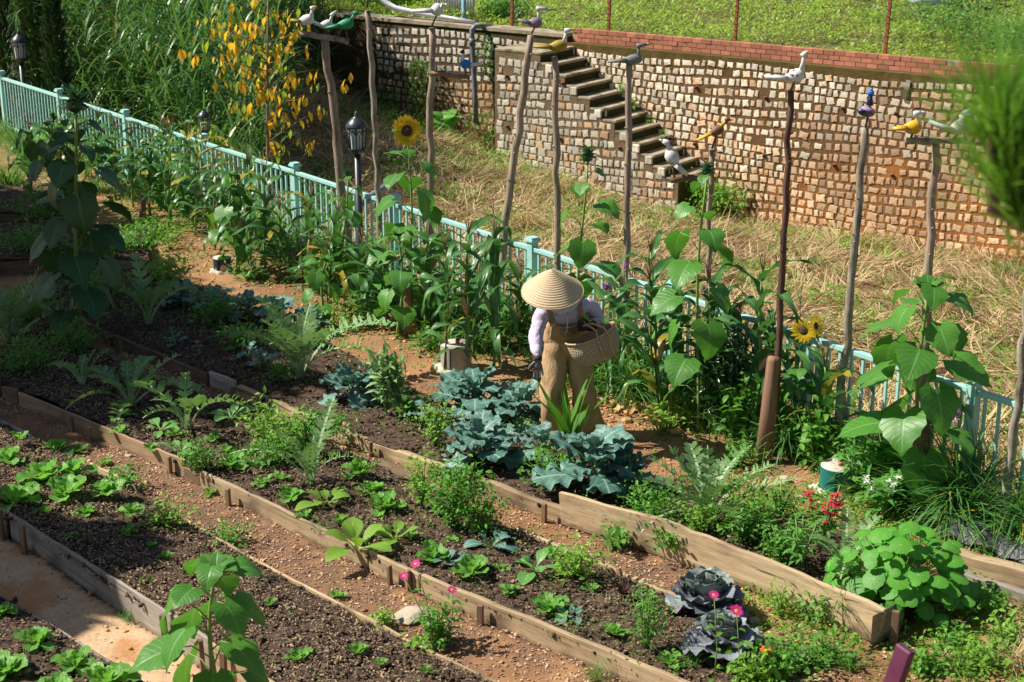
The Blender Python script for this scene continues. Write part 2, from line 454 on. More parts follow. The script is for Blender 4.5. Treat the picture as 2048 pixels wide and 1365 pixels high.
M['petal_p'] = leafmat('purple_petal', (.40, .12, .48), (.60, .25, .62), None, .5, .4, 1, tcol=(.6, .3, .6))
M['petal_w'] = leafmat('white_petal', (.7, .7, .66), (.8, .8, .76), None, .5, .3, 1, tcol=(.7, .7, .6))
M['disc'] = simplemat('flower_disc', (.05, .025, .012), (.12, .06, .02), .8, 60, .8)
M['disc_g'] = simplemat('green_disc', (.05, .10, .03), (.10, .16, .05), .8, 60, .8)
def paint(name, c, r=.55): return simplemat(name, c, tuple(q * .72 for q in c), r, 26, .5, .005, c3=(.30, .25, .19), c3r=(.62, .66))
M['p_white'] = paint('white_paint', (.78, .78, .76)); M['p_green'] = paint('green_paint', (.02, .30, .14)); M['p_purple'] = paint('mauve_paint', (.27, .20, .27))
M['p_yellow'] = paint('yellow_paint', (.62, .42, .03)); M['p_grey'] = paint('grey_paint', (.20, .22, .22)); M['p_blue'] = paint('blue_paint', (.03, .22, .68))
M['p_orange'] = paint('ochre_paint', (.75, .45, .02)); M['p_brown'] = paint('brown_paint', (.22, .11, .06)); M['p_dkblue'] = paint('dark_blue_paint', (.03, .04, .13))
M['p_lilac'] = paint('lilac_paint', (.38, .28, .40)); M['p_mustard'] = paint('mustard_paint', (.42, .29, .03))

# ================================================================ GROUND
def attr_ground(name, warm, dark, gran=40, rough=.95, bs=.7, fine=.012):
    m, t, b = nt(name)
    at = N(t, 'Attribute', attribute_name='col')
    tc = N(t, 'TexCoord')
    n1 = noise(t, gran, 6, tc.outputs['Object'], .75)
    n2 = noise(t, gran * .22, 5, tc.outputs['Object'], .6)
    k = mth(t, 'ADD', .55, mth(t, 'MULTIPLY', n1, .9))
    vm = N(t, 'VectorMath', operation='SCALE'); t.links.new(at.outputs['Color'], vm.inputs[0]); t.links.new(k, vm.inputs['Scale'])
    c = mixc(t, ramp(t, n2, [(.45, 0.0), (.7, .55)]), vm.outputs[0], warm)
    c = mixc(t, ramp(t, n1, [(.28, .8), (.42, 0.0)]), c, dark)
    t.links.new(c, b.inputs['Base Color']); b.inputs['Roughness'].default_value = rough
    b.inputs['Specular IOR Level'].default_value = .15
    bump(t, b, mth(t, 'ADD', n1, mth(t, 'MULTIPLY', n2, .6)), bs, fine)
    return m
M['earth'] = attr_ground('orange_earth', (.40, .215, .10), (.09, .05, .03))
M['soil'] = simplemat('bed_soil', (.05, .033, .025), (.15, .10, .07), .95, 60, .9, .015, detail=8, c3=(.028, .019, .015), spec=.15)
M['clod'] = simplemat('soil_clod', (.045, .03, .022), (.20, .14, .095), .95, 30, .6, .006, rnd=1.0, spec=.15)

# bed plan: rows run along BD, numbered away from the camera by v (distance along BN from row A)
A0 = np.array((-3.77, 14.35)); BD = np.array((.722, -.692)); BN = np.array((.692, .722))
def bed_v(x, y): return (x - A0[0]) * BN[0] + (y - A0[1]) * BN[1]
def bed_u(x, y): return (x - A0[0]) * BD[0] + (y - A0[1]) * BD[1]
def PX(*pts): return [g(a, b, 0.0) for a, b in pts]
# near edges and far edges of the beds (ground points read off the photograph)
rowA = PX((20, 590), (225, 688), (420, 770), (650, 872), (905, 965), (1125, 1045), (1330, 1110), (1560, 1198), (1765, 1285))
rowA_far = PX((300, 540), (560, 640), (700, 715), (870, 805), (1100, 890), (1300, 955), (1520, 1030), (1700, 1085), (1905, 1165))
rowB = PX((-60, 762), (130, 835), (370, 952), (560, 1040), (760, 1150), (960, 1240), (1150, 1320), (1400, 1425))
rowB_far = PX((90, 655), (300, 765), (480, 830), (655, 900), (850, 985), (1030, 1075), (1270, 1180), (1420, 1240), (1640, 1330))
rowC = PX((-90, 1015), (0, 1062), (90, 1115), (190, 1190), (340, 1285), (450, 1360), (600, 1450))
rowC_far = PX((-80, 815), (60, 888), (200, 960), (330, 1030), (450, 1100), (560, 1165), (680, 1235), (790, 1290), (960, 1375), (1100, 1440))
rowD = PX((-200, 1340), (0, 1500), (300, 1700))
rowD_far = PX((-70, 1170), (0, 1212), (110, 1275), (200, 1335), (330, 1410), (420, 1470))
def polyline_at(pts, f):
    d = [0]
    for a, b in zip(pts, pts[1:]): d.append(d[-1] + (b - a).length)
    f = f * d[-1]
    for k in range(len(pts) - 1):
        if f <= d[k + 1] or k == len(pts) - 2:
            t = (f - d[k]) / (d[k + 1] - d[k]); return pts[k].lerp(pts[k + 1], t)
def plen(pts): return sum((b - a).length for a, b in zip(pts, pts[1:]))

def bed_surface(name, near, far, zn, zf, res=.03):
    L = max(plen(near), plen(far)); nu_ = int(L / res); nv_ = int(1.1 / res)
    P = np.zeros((nu_ + 1, nv_ + 1, 3))
    for i in range(nu_ + 1):
        a = polyline_at(near, i / nu_); b = polyline_at(far, i / nu_)
        for_v = np.linspace(0, 1, nv_ + 1)[:, None]
        P[i, :, :2] = np.array(a[:2]) * (1 - for_v) + np.array(b[:2]) * for_v
    v = np.linspace(0, 1, nv_ + 1)[None, :]
    x, y = P[..., 0], P[..., 1]
    z = zn * (1 - v) + zf * v + .035 * np.sin(v * math.pi)
    z = z + .05 * (fbm(x * 3, y * 3, 31) - .45) + .055 * (fbm(x * 14, y * 14, 32, 3) - .45) * sstep(0, .06, v) * sstep(1, .94, v)
    P[..., 2] = z
    ii, jj = np.meshgrid(np.arange(nu_), np.arange(nv_), indexing='ij')
    q = (ii * (nv_ + 1) + jj).ravel()
    F = np.stack([q, q + nv_ + 1, q + nv_ + 2, q + 1], 1)
    mb = MB(); V = P.reshape(-1, 3)
    mb.V.append(V.astype(np.float32)); mb.n = len(V); mb.L.append(F.ravel().astype(np.int32)); mb.C.append(np.full(len(F), 4, np.int32))
    mb.UV.append(np.zeros((F.size, 2), np.float32)); mb.T.append(np.full(len(V), .5, np.float32)); mb.M.append(np.zeros(len(F), np.int32))
    o = mb.build(name, M['soil']); tag(o, kind='structure')
    return dict(near=near, far=far, zn=zn, zf=zf)
bedA = bed_surface('bed_soil', rowA, rowA_far, .085, .03)
bedB = bed_surface('bed_soil', rowB, rowB_far, .10, .05)
bedC = bed_surface('bed_soil', rowC, rowC_far, .15, .05)
bedD = bed_surface('bed_soil', rowD, rowD_far, .10, .06)
# beds beyond, in the shade at the edge of the picture
rowE = PX((-140, 560), (0, 545), (150, 543), (300, 545)); rowE_far = PX((-140, 470), (0, 462), (150, 462), (290, 468))
bedE = bed_surface('bed_soil', rowE, rowE_far, .14, .10, .05)
rowG = PX((-140, 448), (0, 445), (120, 448)); rowG_far = PX((-140, 385), (0, 385), (110, 392))
bedG = bed_surface('bed_soil', rowG, rowG_far, .14, .10, .05)
BEDS = [bedA, bedB, bedC, bedD, bedE, bedG]
def poly_of(b):
    return np.array([p[:2] for p in b['near']] + [p[:2] for p in reversed(b['far'])])
POLY = [poly_of(b) for b in BEDS]
def inpoly(poly, x, y):
    x = np.asarray(x); y = np.asarray(y); c = np.zeros(x.shape, bool); j = len(poly) - 1
    for i in range(len(poly)):
        xi, yi = poly[i]; xj, yj = poly[j]
        c ^= ((yi > y) != (yj > y)) & (x < (xj - xi) * (y - yi) / (yj - yi + 1e-12) + xi); j = i
    return c
BZ = [.11, .11, .13, .1, .14, .14]
def GZ(x, y):
    for p, z in zip(POLY, BZ):
        if inpoly(p, x, y): return z
    return Hs(x, y)
def gb(px, py, z=0.0):
    """garden ground on that column, kept on the near side of the fence"""
    p = g(px, py, z)
    if fence_s(p.x, p.y) > -.14: p = fence_pt(px, -.16 - .12 * ((px * 7) % 5) / 5, z)
    return p
def gg(px, py):
    """ground or bed surface met at a pixel"""
    p = gb(px, py, 0)
    if fence_s(p.x, p.y) > -.3: return p
    for _ in range(5):
        z = GZ(p.x, p.y); p = g(px, py, z)
    return p

xs = np.concatenate([np.arange(-60, -9, 1.2), np.arange(-9, 5.6, .05), np.arange(5.6, 14, .25), np.arange(14, 70, 2.5)])
ys = np.concatenate([np.arange(-8, 6.8, .6), np.arange(6.8, 17, .045), np.arange(17, 38, .14), np.arange(38, 140, 2.5)])
X, Y = np.meshgrid(xs, ys, indexing='ij'); Z = H(X, Y)
for p in POLY: Z = np.where(inpoly(p, X, Y), Z - .06, Z)
S_ = fence_s(X, Y); W_ = wall_s(X, Y); BV = bed_v(X, Y)
def lerpc(a, b, f): return np.asarray(a) * (1 - f[..., None]) + np.asarray(b) * f[..., None]
f1 = fbm(X * 1.3, Y * 1.3, 51); f2 = fbm(X * 4, Y * 4, 52)
colr = lerpc((.23, .12, .06), (.36, .20, .10), sstep(.35, .6, f1))
mul = sstep(.38, .52, fbm(X * .9 + 5, Y * .9, 54))           # mulch on the narrow paths
inner = (BV < 0.0).astype(float)
colr = lerpc(colr, (.14, .085, .06), mul * inner * .85)
colr = lerpc(colr, (.20, .12, .08), sstep(.5, .66, f2) * .5)
dpath = inpoly(np.array([p[:2] for p in rowC] + [p[:2] for p in reversed(rowD_far)]), X, Y).astype(float)
colr = lerpc(colr, lerpc((.58, .40, .25), (.48, .25, .11), sstep(.45, .6, f2)), dpath)
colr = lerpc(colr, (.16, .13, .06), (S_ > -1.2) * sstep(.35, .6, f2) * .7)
vc = lerpc((.15, .10, .05), (.30, .19, .10), sstep(.3, .6, f1)); vc = lerpc(vc, (.09, .11, .03), sstep(.5, .65, f2))
colr = np.where((S_ > 0)[..., None], vc, colr)
rd = sstep(0.1, .8, S_) * sstep(2.2, .9, S_) * sstep(1.5, 3.5, X)
colr = lerpc(colr, (.42, .13, .05), rd)
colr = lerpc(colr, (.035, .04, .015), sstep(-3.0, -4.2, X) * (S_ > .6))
colr = np.where((W_ > .2)[..., None], lerpc((.07, .10, .02), (.16, .14, .06), sstep(.4, .7, f2)), colr)
nx, ny = len(xs), len(ys)
ii, jj = np.meshgrid(np.arange(nx - 1), np.arange(ny - 1), indexing='ij'); q = (ii * ny + jj).ravel()
F = np.stack([q, q + ny, q + ny + 1, q + 1], 1)
mb = MB(); V = np.stack([X, Y, Z], -1).reshape(-1, 3)
mb.V.append(V.astype(np.float32)); mb.n = len(V); mb.L.append(F.ravel().astype(np.int32)); mb.C.append(np.full(len(F), 4, np.int32))
mb.UV.append(np.zeros((F.size, 2), np.float32)); mb.T.append(np.full(len(V), .5, np.float32)); mb.M.append(np.zeros(len(F), np.int32))
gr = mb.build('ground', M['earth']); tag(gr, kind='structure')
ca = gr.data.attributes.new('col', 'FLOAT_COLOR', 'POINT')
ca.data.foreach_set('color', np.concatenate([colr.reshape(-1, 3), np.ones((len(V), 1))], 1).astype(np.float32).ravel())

# ---- clods and chips
def ico(sub=1, jit=.25, seed=0):
    bm = bmesh.new(); bmesh.ops.create_icosphere(bm, subdivisions=sub, radius=1)
    rr = np.random.default_rng(seed)
    V = np.array([v.co for v in bm.verts]) * (1 + jit * (rr.random((len(bm.verts), 1)) - .5) * 2)
    F = [[v.index for v in f.verts] for f in bm.faces]; bm.free()
    return tpl_of(V, F, np.zeros((len(V), 2)))
ICO = [ico(1, .3, k) for k in range(3)]
def boxtpl(x=1, y=1, z=1):
    V = [(i * x / 2, j * y / 2, k * z / 2) for i in (-1, 1) for j in (-1, 1) for k in (-1, 1)]
    return tpl_of(V, [(0, 1, 3, 2), (4, 6, 7, 5), (0, 4, 5, 1), (2, 3, 7, 6), (0, 2, 6, 4), (1, 5, 7, 3)], np.zeros((8, 2)))
def sample_bed(b, n, rr):
    """random points on a bed, denser where the bed is in view"""
    f = rr.random(n); v = rr.random(n)
    near = np.array([polyline_at(b['near'], q)[:2] for q in np.linspace(0, 1, 200)]); far = np.array([polyline_at(b['far'], q)[:2] for q in np.linspace(0, 1, 200)])
    i = (f * 199).astype(int)
    P = near[i] * (1 - v[:, None]) + far[i] * v[:, None] + rr.normal(0, .02, (n, 2))
    z = b['zn'] * (1 - v) + b['zf'] * v + .035 * np.sin(v * math.pi) + .05 * (fbm(P[:, 0] * 3, P[:, 1] * 3, 31) - .45)
    return np.column_stack([P, z])
mb = MB()
for b, n in ((bedA, 3500), (bedB, 4500), (bedC, 4500), (bedD, 1200)):
    P = sample_bed(b, n, rng); s = .006 + .017 * rng.random(n) ** 3
    for k in range(3):
        m = np.arange(n) % 3 == k
        mb.scatter(ICO[k], eulermats(P[m], rng.random(m.sum()) * 6, rng.random(m.sum()) * 6, 0, s[m][:, None] * (1, 1.2, .8)))
tag(mb.build('soil_clods', M['clod']), kind='stuff')
# wood chips on paths
M['chip'] = simplemat('wood_chip', (.42, .28, .18), (.17, .09, .055), .8, 8, .2, rnd=1.1)
cx = rng.uniform(-4.5, 3.2, 90000); cy = rng.uniform(7.3, 16, 90000)
ok = (bed_v(cx, cy) < 1.9)
for p in POLY: ok &= ~inpoly(p, cx, cy)
dens = np.clip(sstep(.33, .55, fbm(cx * .9 + 5, cy * .9, 54)) * .9 + .12 + .5 * (cx > -.6), 0, 1)
dens = np.where(bed_v(cx, cy) > .2, dens * .35, dens); dens = np.where(inpoly(np.array([p[:2] for p in rowC] + [p[:2] for p in reversed(rowD_far)]), cx, cy), .03, dens)
ok &= rng.random(90000) < dens
cx, cy = cx[ok], cy[ok]; n = len(cx)
P = np.column_stack([cx, cy, H(cx, cy) + .004])
mb = MB().scatter(boxtpl(), eulermats(P, rng.random(n) * 6.3, rng.normal(0, .35, n), rng.normal(0, .35, n), np.column_stack([.004 + .011 * rng.random(n), .006 + .019 * rng.random(n) ** 2, .002 + .004 * rng.random(n)])))
tag(mb.build('wood_chip_mulch', M['chip'], smooth=False), kind='stuff')
# dry husk flecks on the bed soil
mb = MB()
for b, n in ((bedA, 2500), (bedB, 7000), (bedC, 9000), (bedD, 1500)):
    P = sample_bed(b, n, rng); P[:, 2] += .012
    mb.scatter(boxtpl(), eulermats(P, rng.random(n) * 6.3, rng.normal(0, .4, n), rng.normal(0, .4, n), np.column_stack([.004 + .008 * rng.random(n), .006 + .02 * rng.random(n) ** 2, .002 + .003 * rng.random(n)])))
tag(mb.build('husk_flecks', M['fleck'], smooth=False), kind='stuff')
# pebbles and crumbs of orange earth
M['crumb'] = simplemat('orange_crumb', (.55, .30, .13), (.38, .19, .09), .95, 8, .2, rnd=.8)
cx = rng.uniform(-8, 4.5, 26000); cy = rng.uniform(8, 22, 26000)
ok = (fence_s(cx, cy) < -.1) & (bed_v(cx, cy) > -6)
for p in POLY: ok &= ~inpoly(p, cx, cy)
ok &= rng.random(26000) < np.where(bed_v(cx, cy) > .8, .9, .25)
cx, cy = cx[ok], cy[ok]; n = len(cx)
s = .005 + .016 * rng.random(n) ** 4
mb = MB().scatter(ICO[0], eulermats(np.column_stack([cx, cy, H(cx, cy) + .003]), rng.random(n) * 6, rng.random(n) * 6, 0, s[:, None] * (1.2, 1, .7)))
tag(mb.build('earth_crumbs', M['crumb']), kind='stuff')

# ================================================================ BED BOARDS
def board(pts_top, pts_bot, thick, mat, parent, jag=.0, name='board'):
    """upright plank following two polylines (x, y, z): outer face, thickness inward (+BN); dense so edges can waver"""
    n = max(3, int(plen(pts_top) / .12))
    V = []; rr = random.Random(int(pts_top[0].x * 1000))
    for i in range(n + 1):
        f = i / n
        a = polyline_at(pts_top, f); b = polyline_at(pts_bot, f)
        j = jag * (rr.random() - .5)
        o = Vector((BN[0], BN[1], 0)) * thick
        V += [a + Vector((0, 0, j)), a + o + Vector((0, 0, j + jag * .4 * (rr.random() - .5))), b + o, b]
    org = Vector(polyline_at(pts_bot, 0))
    d = (Vector(polyline_at(pts_bot, 1)) - org); yaw = math.atan2(d.y, d.x)
    Mi = (Matrix.Translation(org) @ Matrix.Rotation(yaw, 4, 'Z')).inverted()
    V = [Mi @ v for v in V]
    F = []
    for i in range(n):
        k = i * 4
        for q in range(4): F.append((k + q, k + 4 + q, k + 4 + (q + 1) % 4, k + (q + 1) % 4))
    F.append((0, 1, 2, 3)); F.append((4 * n + 3, 4 * n + 2, 4 * n + 1, 4 * n))
    me = MB().add(V, F).mesh(name, mat, smooth=False)
    o = link(name, me, parent, Matrix.Translation(org) @ Matrix.Rotation(yaw, 4, 'Z'))
    bv = o.modifiers.new('bev', 'BEVEL'); bv.width = min(.006, thick * .2); bv.segments = 2; bv.limit_method = 'ANGLE'
    return o
def stakes(parent, spots, h=.2, w=.035, mat='stake'):
    for i, (px, py) in enumerate(spots):
        p = g(px, py, 0)
        mbs = MB().box((0, 0, 0), (w * random.uniform(.8, 1.3), w * .8, h + .1))
        me = mbs.mesh('stake', M[mat], False)
        o = link('stake', me, parent, Matrix.Translation((p.x - BN[0] * .02, p.y - BN[1] * .02, h / 2 - .05 + random.uniform(-.01, .02))) @ Matrix.Rotation(random.uniform(-.5, .5) - .77, 4, 'Z') @ Matrix.Rotation(random.uniform(-.06, .06), 4, 'X'))
        bv = o.modifiers.new('bev', 'BEVEL'); bv.width = .004; bv.segments = 1
def seg(pa, pb, ha, hb, tilt=0.0, bot=-.04):
    a = g(pa[0], pa[1]); b = g(pb[0], pb[1]); t = Vector((BN[0], BN[1], 0)) * tilt
    return [a + Vector((0, 0, ha)) + t, a.lerp(b, .5) + Vector((0, 0, (ha + hb) / 2)) + t, b + Vector((0, 0, hb)) + t], [a + Vector((0, 0, bot)), a.lerp(b, .5) + Vector((0, 0, bot)), b + Vector((0, 0, bot))]
def edging(label, boards, stake_spots, h, name='bed_edging', smat='stake'):
    t = thing(name, label, 'bed edging', (0, 0, 0), 0, 'plank edgings of the vegetable beds')
    for (pa, pb, ha, hb, th, mt, jag, tilt) in boards:
        a, b = seg(pa, pb, ha, hb, tilt); board(a, b, th, M[mt], t, jag)
    stakes(t, stake_spots, h, mat=smat)
    return t
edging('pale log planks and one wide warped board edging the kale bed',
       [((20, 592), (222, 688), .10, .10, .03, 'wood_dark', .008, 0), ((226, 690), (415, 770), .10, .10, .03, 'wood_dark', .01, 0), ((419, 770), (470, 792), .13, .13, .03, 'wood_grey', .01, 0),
        ((472, 792), (650, 872), .09, .10, .06, 'wood_log', .02, 0), ((653, 873), (903, 966), .09, .10, .055, 'wood_log', .022, 0), ((906, 966), (1128, 1047), .11, .10, .055, 'wood_log', .02, 0)],
       [(245, 705), (470, 800), (745, 912), (903, 972), (1092, 1042)], .12)
# the wide board, leaning outward at its far end
wt = bpy.data.objects['bed_edging']
a = [g(1122, 1046) + Vector((0, 0, .24)), g(1330, 1112) + Vector((0, 0, .27)), g(1560, 1200) + Vector((0, 0, .25)), g(1768, 1285) + Vector((0, 0, .23))]
b = [g(1122, 1050), g(1330, 1118), g(1560, 1206), g(1755, 1290)]
for p in a: p.x -= BN[0] * .03; p.y -= BN[1] * .03
o = board(a, b, .035, M['wood'], wt, .012)
o = board([g(1740, 1300) + Vector((0, 0, .22)), g(1800, 1262) + Vector((0, 0, .2))], [g(1740, 1300), g(1800, 1262)], .03, M['wood'], wt, .01)
stakes(wt, [(1790, 1290), (1700, 1190)], .24)
edging('straight sawn planks with dark stakes edging the bed of herbs and mustard greens',
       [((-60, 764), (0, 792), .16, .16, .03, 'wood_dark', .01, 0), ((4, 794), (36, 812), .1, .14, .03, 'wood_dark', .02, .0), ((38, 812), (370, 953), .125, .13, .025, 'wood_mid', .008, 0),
        ((368, 953), (402, 972), .07, .06, .03, 'wood_dark', .02, 0), ((400, 972), (735, 1138), .125, .13, .03, 'wood', .014, 0), ((738, 1140), (838, 1188), .135, .135, .03, 'wood', .008, 0), ((842, 1190), (1400, 1425), .14, .145, .035, 'wood', .01, 0)],
       [(150, 865), (185, 882), (345, 945), (462, 1010), (785, 1168), (965, 1248), (822, 1180)], .135)
edging('thin silvery boards bowed outwards, edging the lettuce bed above the bare clay path',
       [((-90, 1020), (14, 1070), .18, .18, .022, 'wood_grey', .01, 0), ((22, 1072), (345, 1292), .17, .21, .018, 'wood_grey', .012, .0), ((352, 1296), (420, 1345), .21, .21, .022, 'wood_grey', .01, 0), ((424, 1348), (600, 1465), .20, .20, .022, 'wood', .01, 0)],
       [(12, 1078), (55, 1105), (337, 1290), (412, 1345), (455, 1375)], .21)
edging('thin flush lath along the mulch path on the upper side of the lettuce bed',
       [((-60, 826), (62, 888), .07, .07, .02, 'wood_grey', .006, 0), ((180, 944), (275, 992), .07, .07, .02, 'wood', .01, 0), ((372, 1060), (560, 1167), .07, .07, .022, 'wood', .01, 0), ((563, 1168), (800, 1295), .07, .08, .02, 'wood', .008, 0), ((803, 1297), (1100, 1440), .07, .07, .02, 'wood', .008, 0)],
       [(1010, 1402)], .08)
edging('low half buried log and lath on the upper side of the herb bed',
       [((640, 893), (690, 915), .07, .07, .04, 'wood_log', .02, 0), ((1028, 1076), (1272, 1180), .08, .08, .035, 'wood_log', .012, 0), ((1275, 1182), (1440, 1250), .07, .07, .03, 'wood', .012, 0)],
       [(1150, 1130)], .08)
edging('thin wavy lath along the clay path bordering the corner lettuce bed',
       [((-70, 1172), (110, 1277), .07, .07, .018, 'wood_grey', .012, 0), ((112, 1278), (420, 1470), .07, .07, .018, 'wood_grey', .012, 0)],
       [(205, 1340)], .08)
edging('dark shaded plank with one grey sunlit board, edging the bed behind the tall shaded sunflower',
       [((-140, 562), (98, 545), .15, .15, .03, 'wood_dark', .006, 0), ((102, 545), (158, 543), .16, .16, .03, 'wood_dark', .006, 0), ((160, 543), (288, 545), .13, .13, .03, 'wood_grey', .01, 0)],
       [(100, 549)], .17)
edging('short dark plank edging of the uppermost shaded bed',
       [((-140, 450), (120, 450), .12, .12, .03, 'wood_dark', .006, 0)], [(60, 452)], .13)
# loose planks
def loose(px, py, L, W, T, yaw, mat, label, tilt=0, name='loose_plank'):
    p = gg(px, py)
    mbp = MB(); n = 6
    for i in range(n): pass
    mbp.box((0, 0, 0), (L, W, T))
    o = mbp.build(name, M[mat], None, False); o.location = (p.x, p.y, p.z + T / 2 + abs(math.sin(tilt)) * L * .2); o.rotation_euler = (tilt * .3, tilt, yaw)
    bv = o.modifiers.new('bev', 'BEVEL'); bv.width = T * .25; bv.segments = 2
    tag(o, label, 'plank')
    return o
loose(790, 945, .5, .14, .03, -.75, 'wood_dark', 'short brown weathered plank lying on the chip path beside the lettuces')
t = thing('plank_edge', 'two pale split planks laid end to end beside the crumpled black plastic sheet', 'plank')
pa, pb = seg((1905, 1140), (2090, 1200), .13, .14)
board(pa, pb, .10, M['wood'], t, .02); pa, pb = seg((1915, 1165), (2090, 1222), .07, .07); board(pa, pb, .05, M['wood_grey'], t, .02)

# ================================================================ FENCE
ft = thing('picket_fence', 'mint green metal fence with slim upright bars crossing the garden behind the corn', 'fence', (0, 0, 0))
fyaw = math.atan2(FD[1], FD[0])
def fp(t_, off=0, z=0): return Vector((F0[0] + FD[0] * t_ + FN[0] * off, F0[1] + FD[1] * t_ + FN[1] * off, z))
def t_of_px(px, z=.85):
    p = fence_pt(px, 0, z); return (p.x - F0[0]) * FD[0] + (p.y - F0[1]) * FD[1]
posts = [t_of_px(q) for q in (590, 790, 1065, 1345, 1950)]
posts.insert(4, (posts[3] + posts[4]) / 2 + .0)
left = [posts[0] - 2.25 * k for k in range(1, 5)]
posts = sorted(left + posts + [posts[-1] + 2.2, posts[-1] + 4.4])
RT = Matrix.Rotation(fyaw, 4, 'Z')
mpost = MB().box((0, 0, .42), (.075, .075, 1.04)).box((0, 0, .945), (.11, .11, .022)).box((0, 0, .965), (.09, .09, .02)).mesh('post', M['fence'], False)
pan = MB(); pan.add([(-.05, -.05, .974), (.05, -.05, .974), (.05, .05, .974), (-.05, .05, .974), (0, 0, 1.0)], [(0, 1, 4), (1, 2, 4), (2, 3, 4), (3, 0, 4)])
for q in posts:
    o = link('post', mpost, ft, Matrix.Translation(fp(q)) @ RT)
mbal = MB().box((0, 0, .44), (.021, .021, .76)).mesh('baluster', M['fence'], False)
nb = 0
for a, b in zip(posts, posts[1:]):
    L = b - a - .085
    mid = (a + b) / 2
    me = MB().box((0, 0, 0), (L, .05, .042)).mesh('top_rail', M['fence'], False)
    o = link('top_rail', me, ft, Matrix.Translation(fp(mid, 0, .86)) @ RT); bv = o.modifiers.new('bev', 'BEVEL'); bv.width = .006; bv.segments = 2
    me = MB().box((0, 0, 0), (L, .04, .04)).mesh('lower_rail', M['fence'], False)
    link('lower_rail', me, ft, Matrix.Translation(fp(mid, 0, .10)) @ RT)
    n = int(L / .112)
    for k in range(n):
        link('baluster', mbal, ft, Matrix.Translation(fp(a + .0425 + L * (k + .5) / n, 0, .055)) @ RT); nb += 1
kb = MB().box((0, 0, 0), (24, .14, .16)).build('fence_kerb', M['concrete'], None, False)
kb.matrix_world = Matrix.Translation(fp(1.0, 0, -.055)) @ RT; tag(kb, kind='structure')

# ================================================================ RETAINING WALLS
wyaw = math.atan2(WD[1], WD[0])
def tmesh_flat(name, tpl, mat):
    mb = MB(); mb.scatter(tpl, np.eye(4)[None], np.array([.5])); return mb.mesh(name, mat, False)
def stone_tpl(seed):
    rr = random.Random(seed); n = 12; V = []; uv = []
    ring = []
    for k in range(n):
        a = 2 * math.pi * (k + .5) / n; c, s = math.cos(a), math.sin(a)
        q = 1 / max(abs(c), abs(s)) ** 1.0
        r = q * rr.choice((1, 1, .97, 1.03, .86, 1.05)) * rr.uniform(.93, 1.04); ring.append((c * r * .5, s * r * .5))
    for sc, d in ((1, 0), (.97, -.8), (.90, -1)):   # -y is out of the wall
        for x, z in ring: V.append((x * sc, d, z * sc))
    V.append((rr.uniform(-.1, .1), -1.2, rr.uniform(-.1, .1)))
    F = []
    for L_ in range(2):
        for k in range(n): F.append((L_ * n + k, L_ * n + (k + 1) % n, (L_ + 1) * n + (k + 1) % n, (L_ + 1) * n + k))
    for k in range(n): F.append((2 * n + k, 2 * n + (k + 1) % n, 3 * n))
    return tpl_of(V, F, np.zeros((len(V), 2)))
STONES = [stone_tpl(k) for k in range(14)]
def stonemat(name, a, b_, c3, rnd=.7):
    return simplemat(name, a, b_, .85, 26, .5, .008, rnd=rnd, c3=c3)
M['stone'] = stonemat('pale_stone', (.72, .66, .55), (.56, .49, .39), (.50, .36, .24))
M['stone_warm'] = stonemat('ochre_stained_stone', (.66, .50, .35), (.54, .36, .22), (.48, .25, .12))
M['stone_grey'] = stonemat('grey_white_stone', (.68, .64, .56), (.56, .52, .44), (.46, .38, .28))
SM = {}
for k, mt in enumerate(('stone', 'stone_warm', 'stone_grey')):
    SM[mt] = [tmesh_flat('stone', tp, M[mt]) for tp in STONES]
def wall_frame(u, w, z): return Vector((W0[0] + WD[0] * u + WN[0] * w, W0[1] + WD[1] * u + WN[1] * w, z))
RW = Matrix.Rotation(wyaw, 4, 'Z')
def mortarmat(name, base, dark, moss, warm, wx, z0, z1):
    """mortar with moss towards the top and iron stain low down, in wall coordinates"""
    m, t, b = nt(name)
    tc = N(t, 'TexCoord'); n1 = noise(t, 4, 8, tc.outputs['Object'], .7); n2 = noise(t, 1.1, 4, tc.outputs['Object'])
    n3 = noise(t, 22, 5, tc.outputs['Object'])
    sx = N(t, 'SeparateXYZ'); t.links.new(tc.outputs['Object'], sx.inputs[0])
    zz = mth(t, 'DIVIDE', mth(t, 'SUBTRACT', sx.outputs[2], z0), z1 - z0)
    c = mixc(t, ramp(t, n1, [(.3, 0.0), (.7, 1.0)]), base, dark)
    wf = mth(t, 'ADD', mth(t, 'ADD', mth(t, 'SUBTRACT', .5, zz), mth(t, 'MULTIPLY', sx.outputs[0], .05)), mth(t, 'MULTIPLY', mth(t, 'SUBTRACT', n2, .5), 1.6))
    c = mixc(t, ramp(t, wf, [(.1, 0.0), (.5, wx)]), c, warm)
    mf = mth(t, 'ADD', mth(t, 'MULTIPLY', mth(t, 'SUBTRACT', zz, .86), 3.0), mth(t, 'MULTIPLY', mth(t, 'SUBTRACT', n1, .47), 1.7))
    c = mixc(t, ramp(t, mf, [(.0, 0.0), (.6, .9)]), c, moss)
    t.links.new(c, b.inputs['Base Color']); b.inputs['Roughness'].default_value = .95; b.inputs['Specular IOR Level'].default_value = .1
    bump(t, b, mth(t, 'ADD', n1, mth(t, 'MULTIPLY', n3, .4)), .8, .03)
    return m
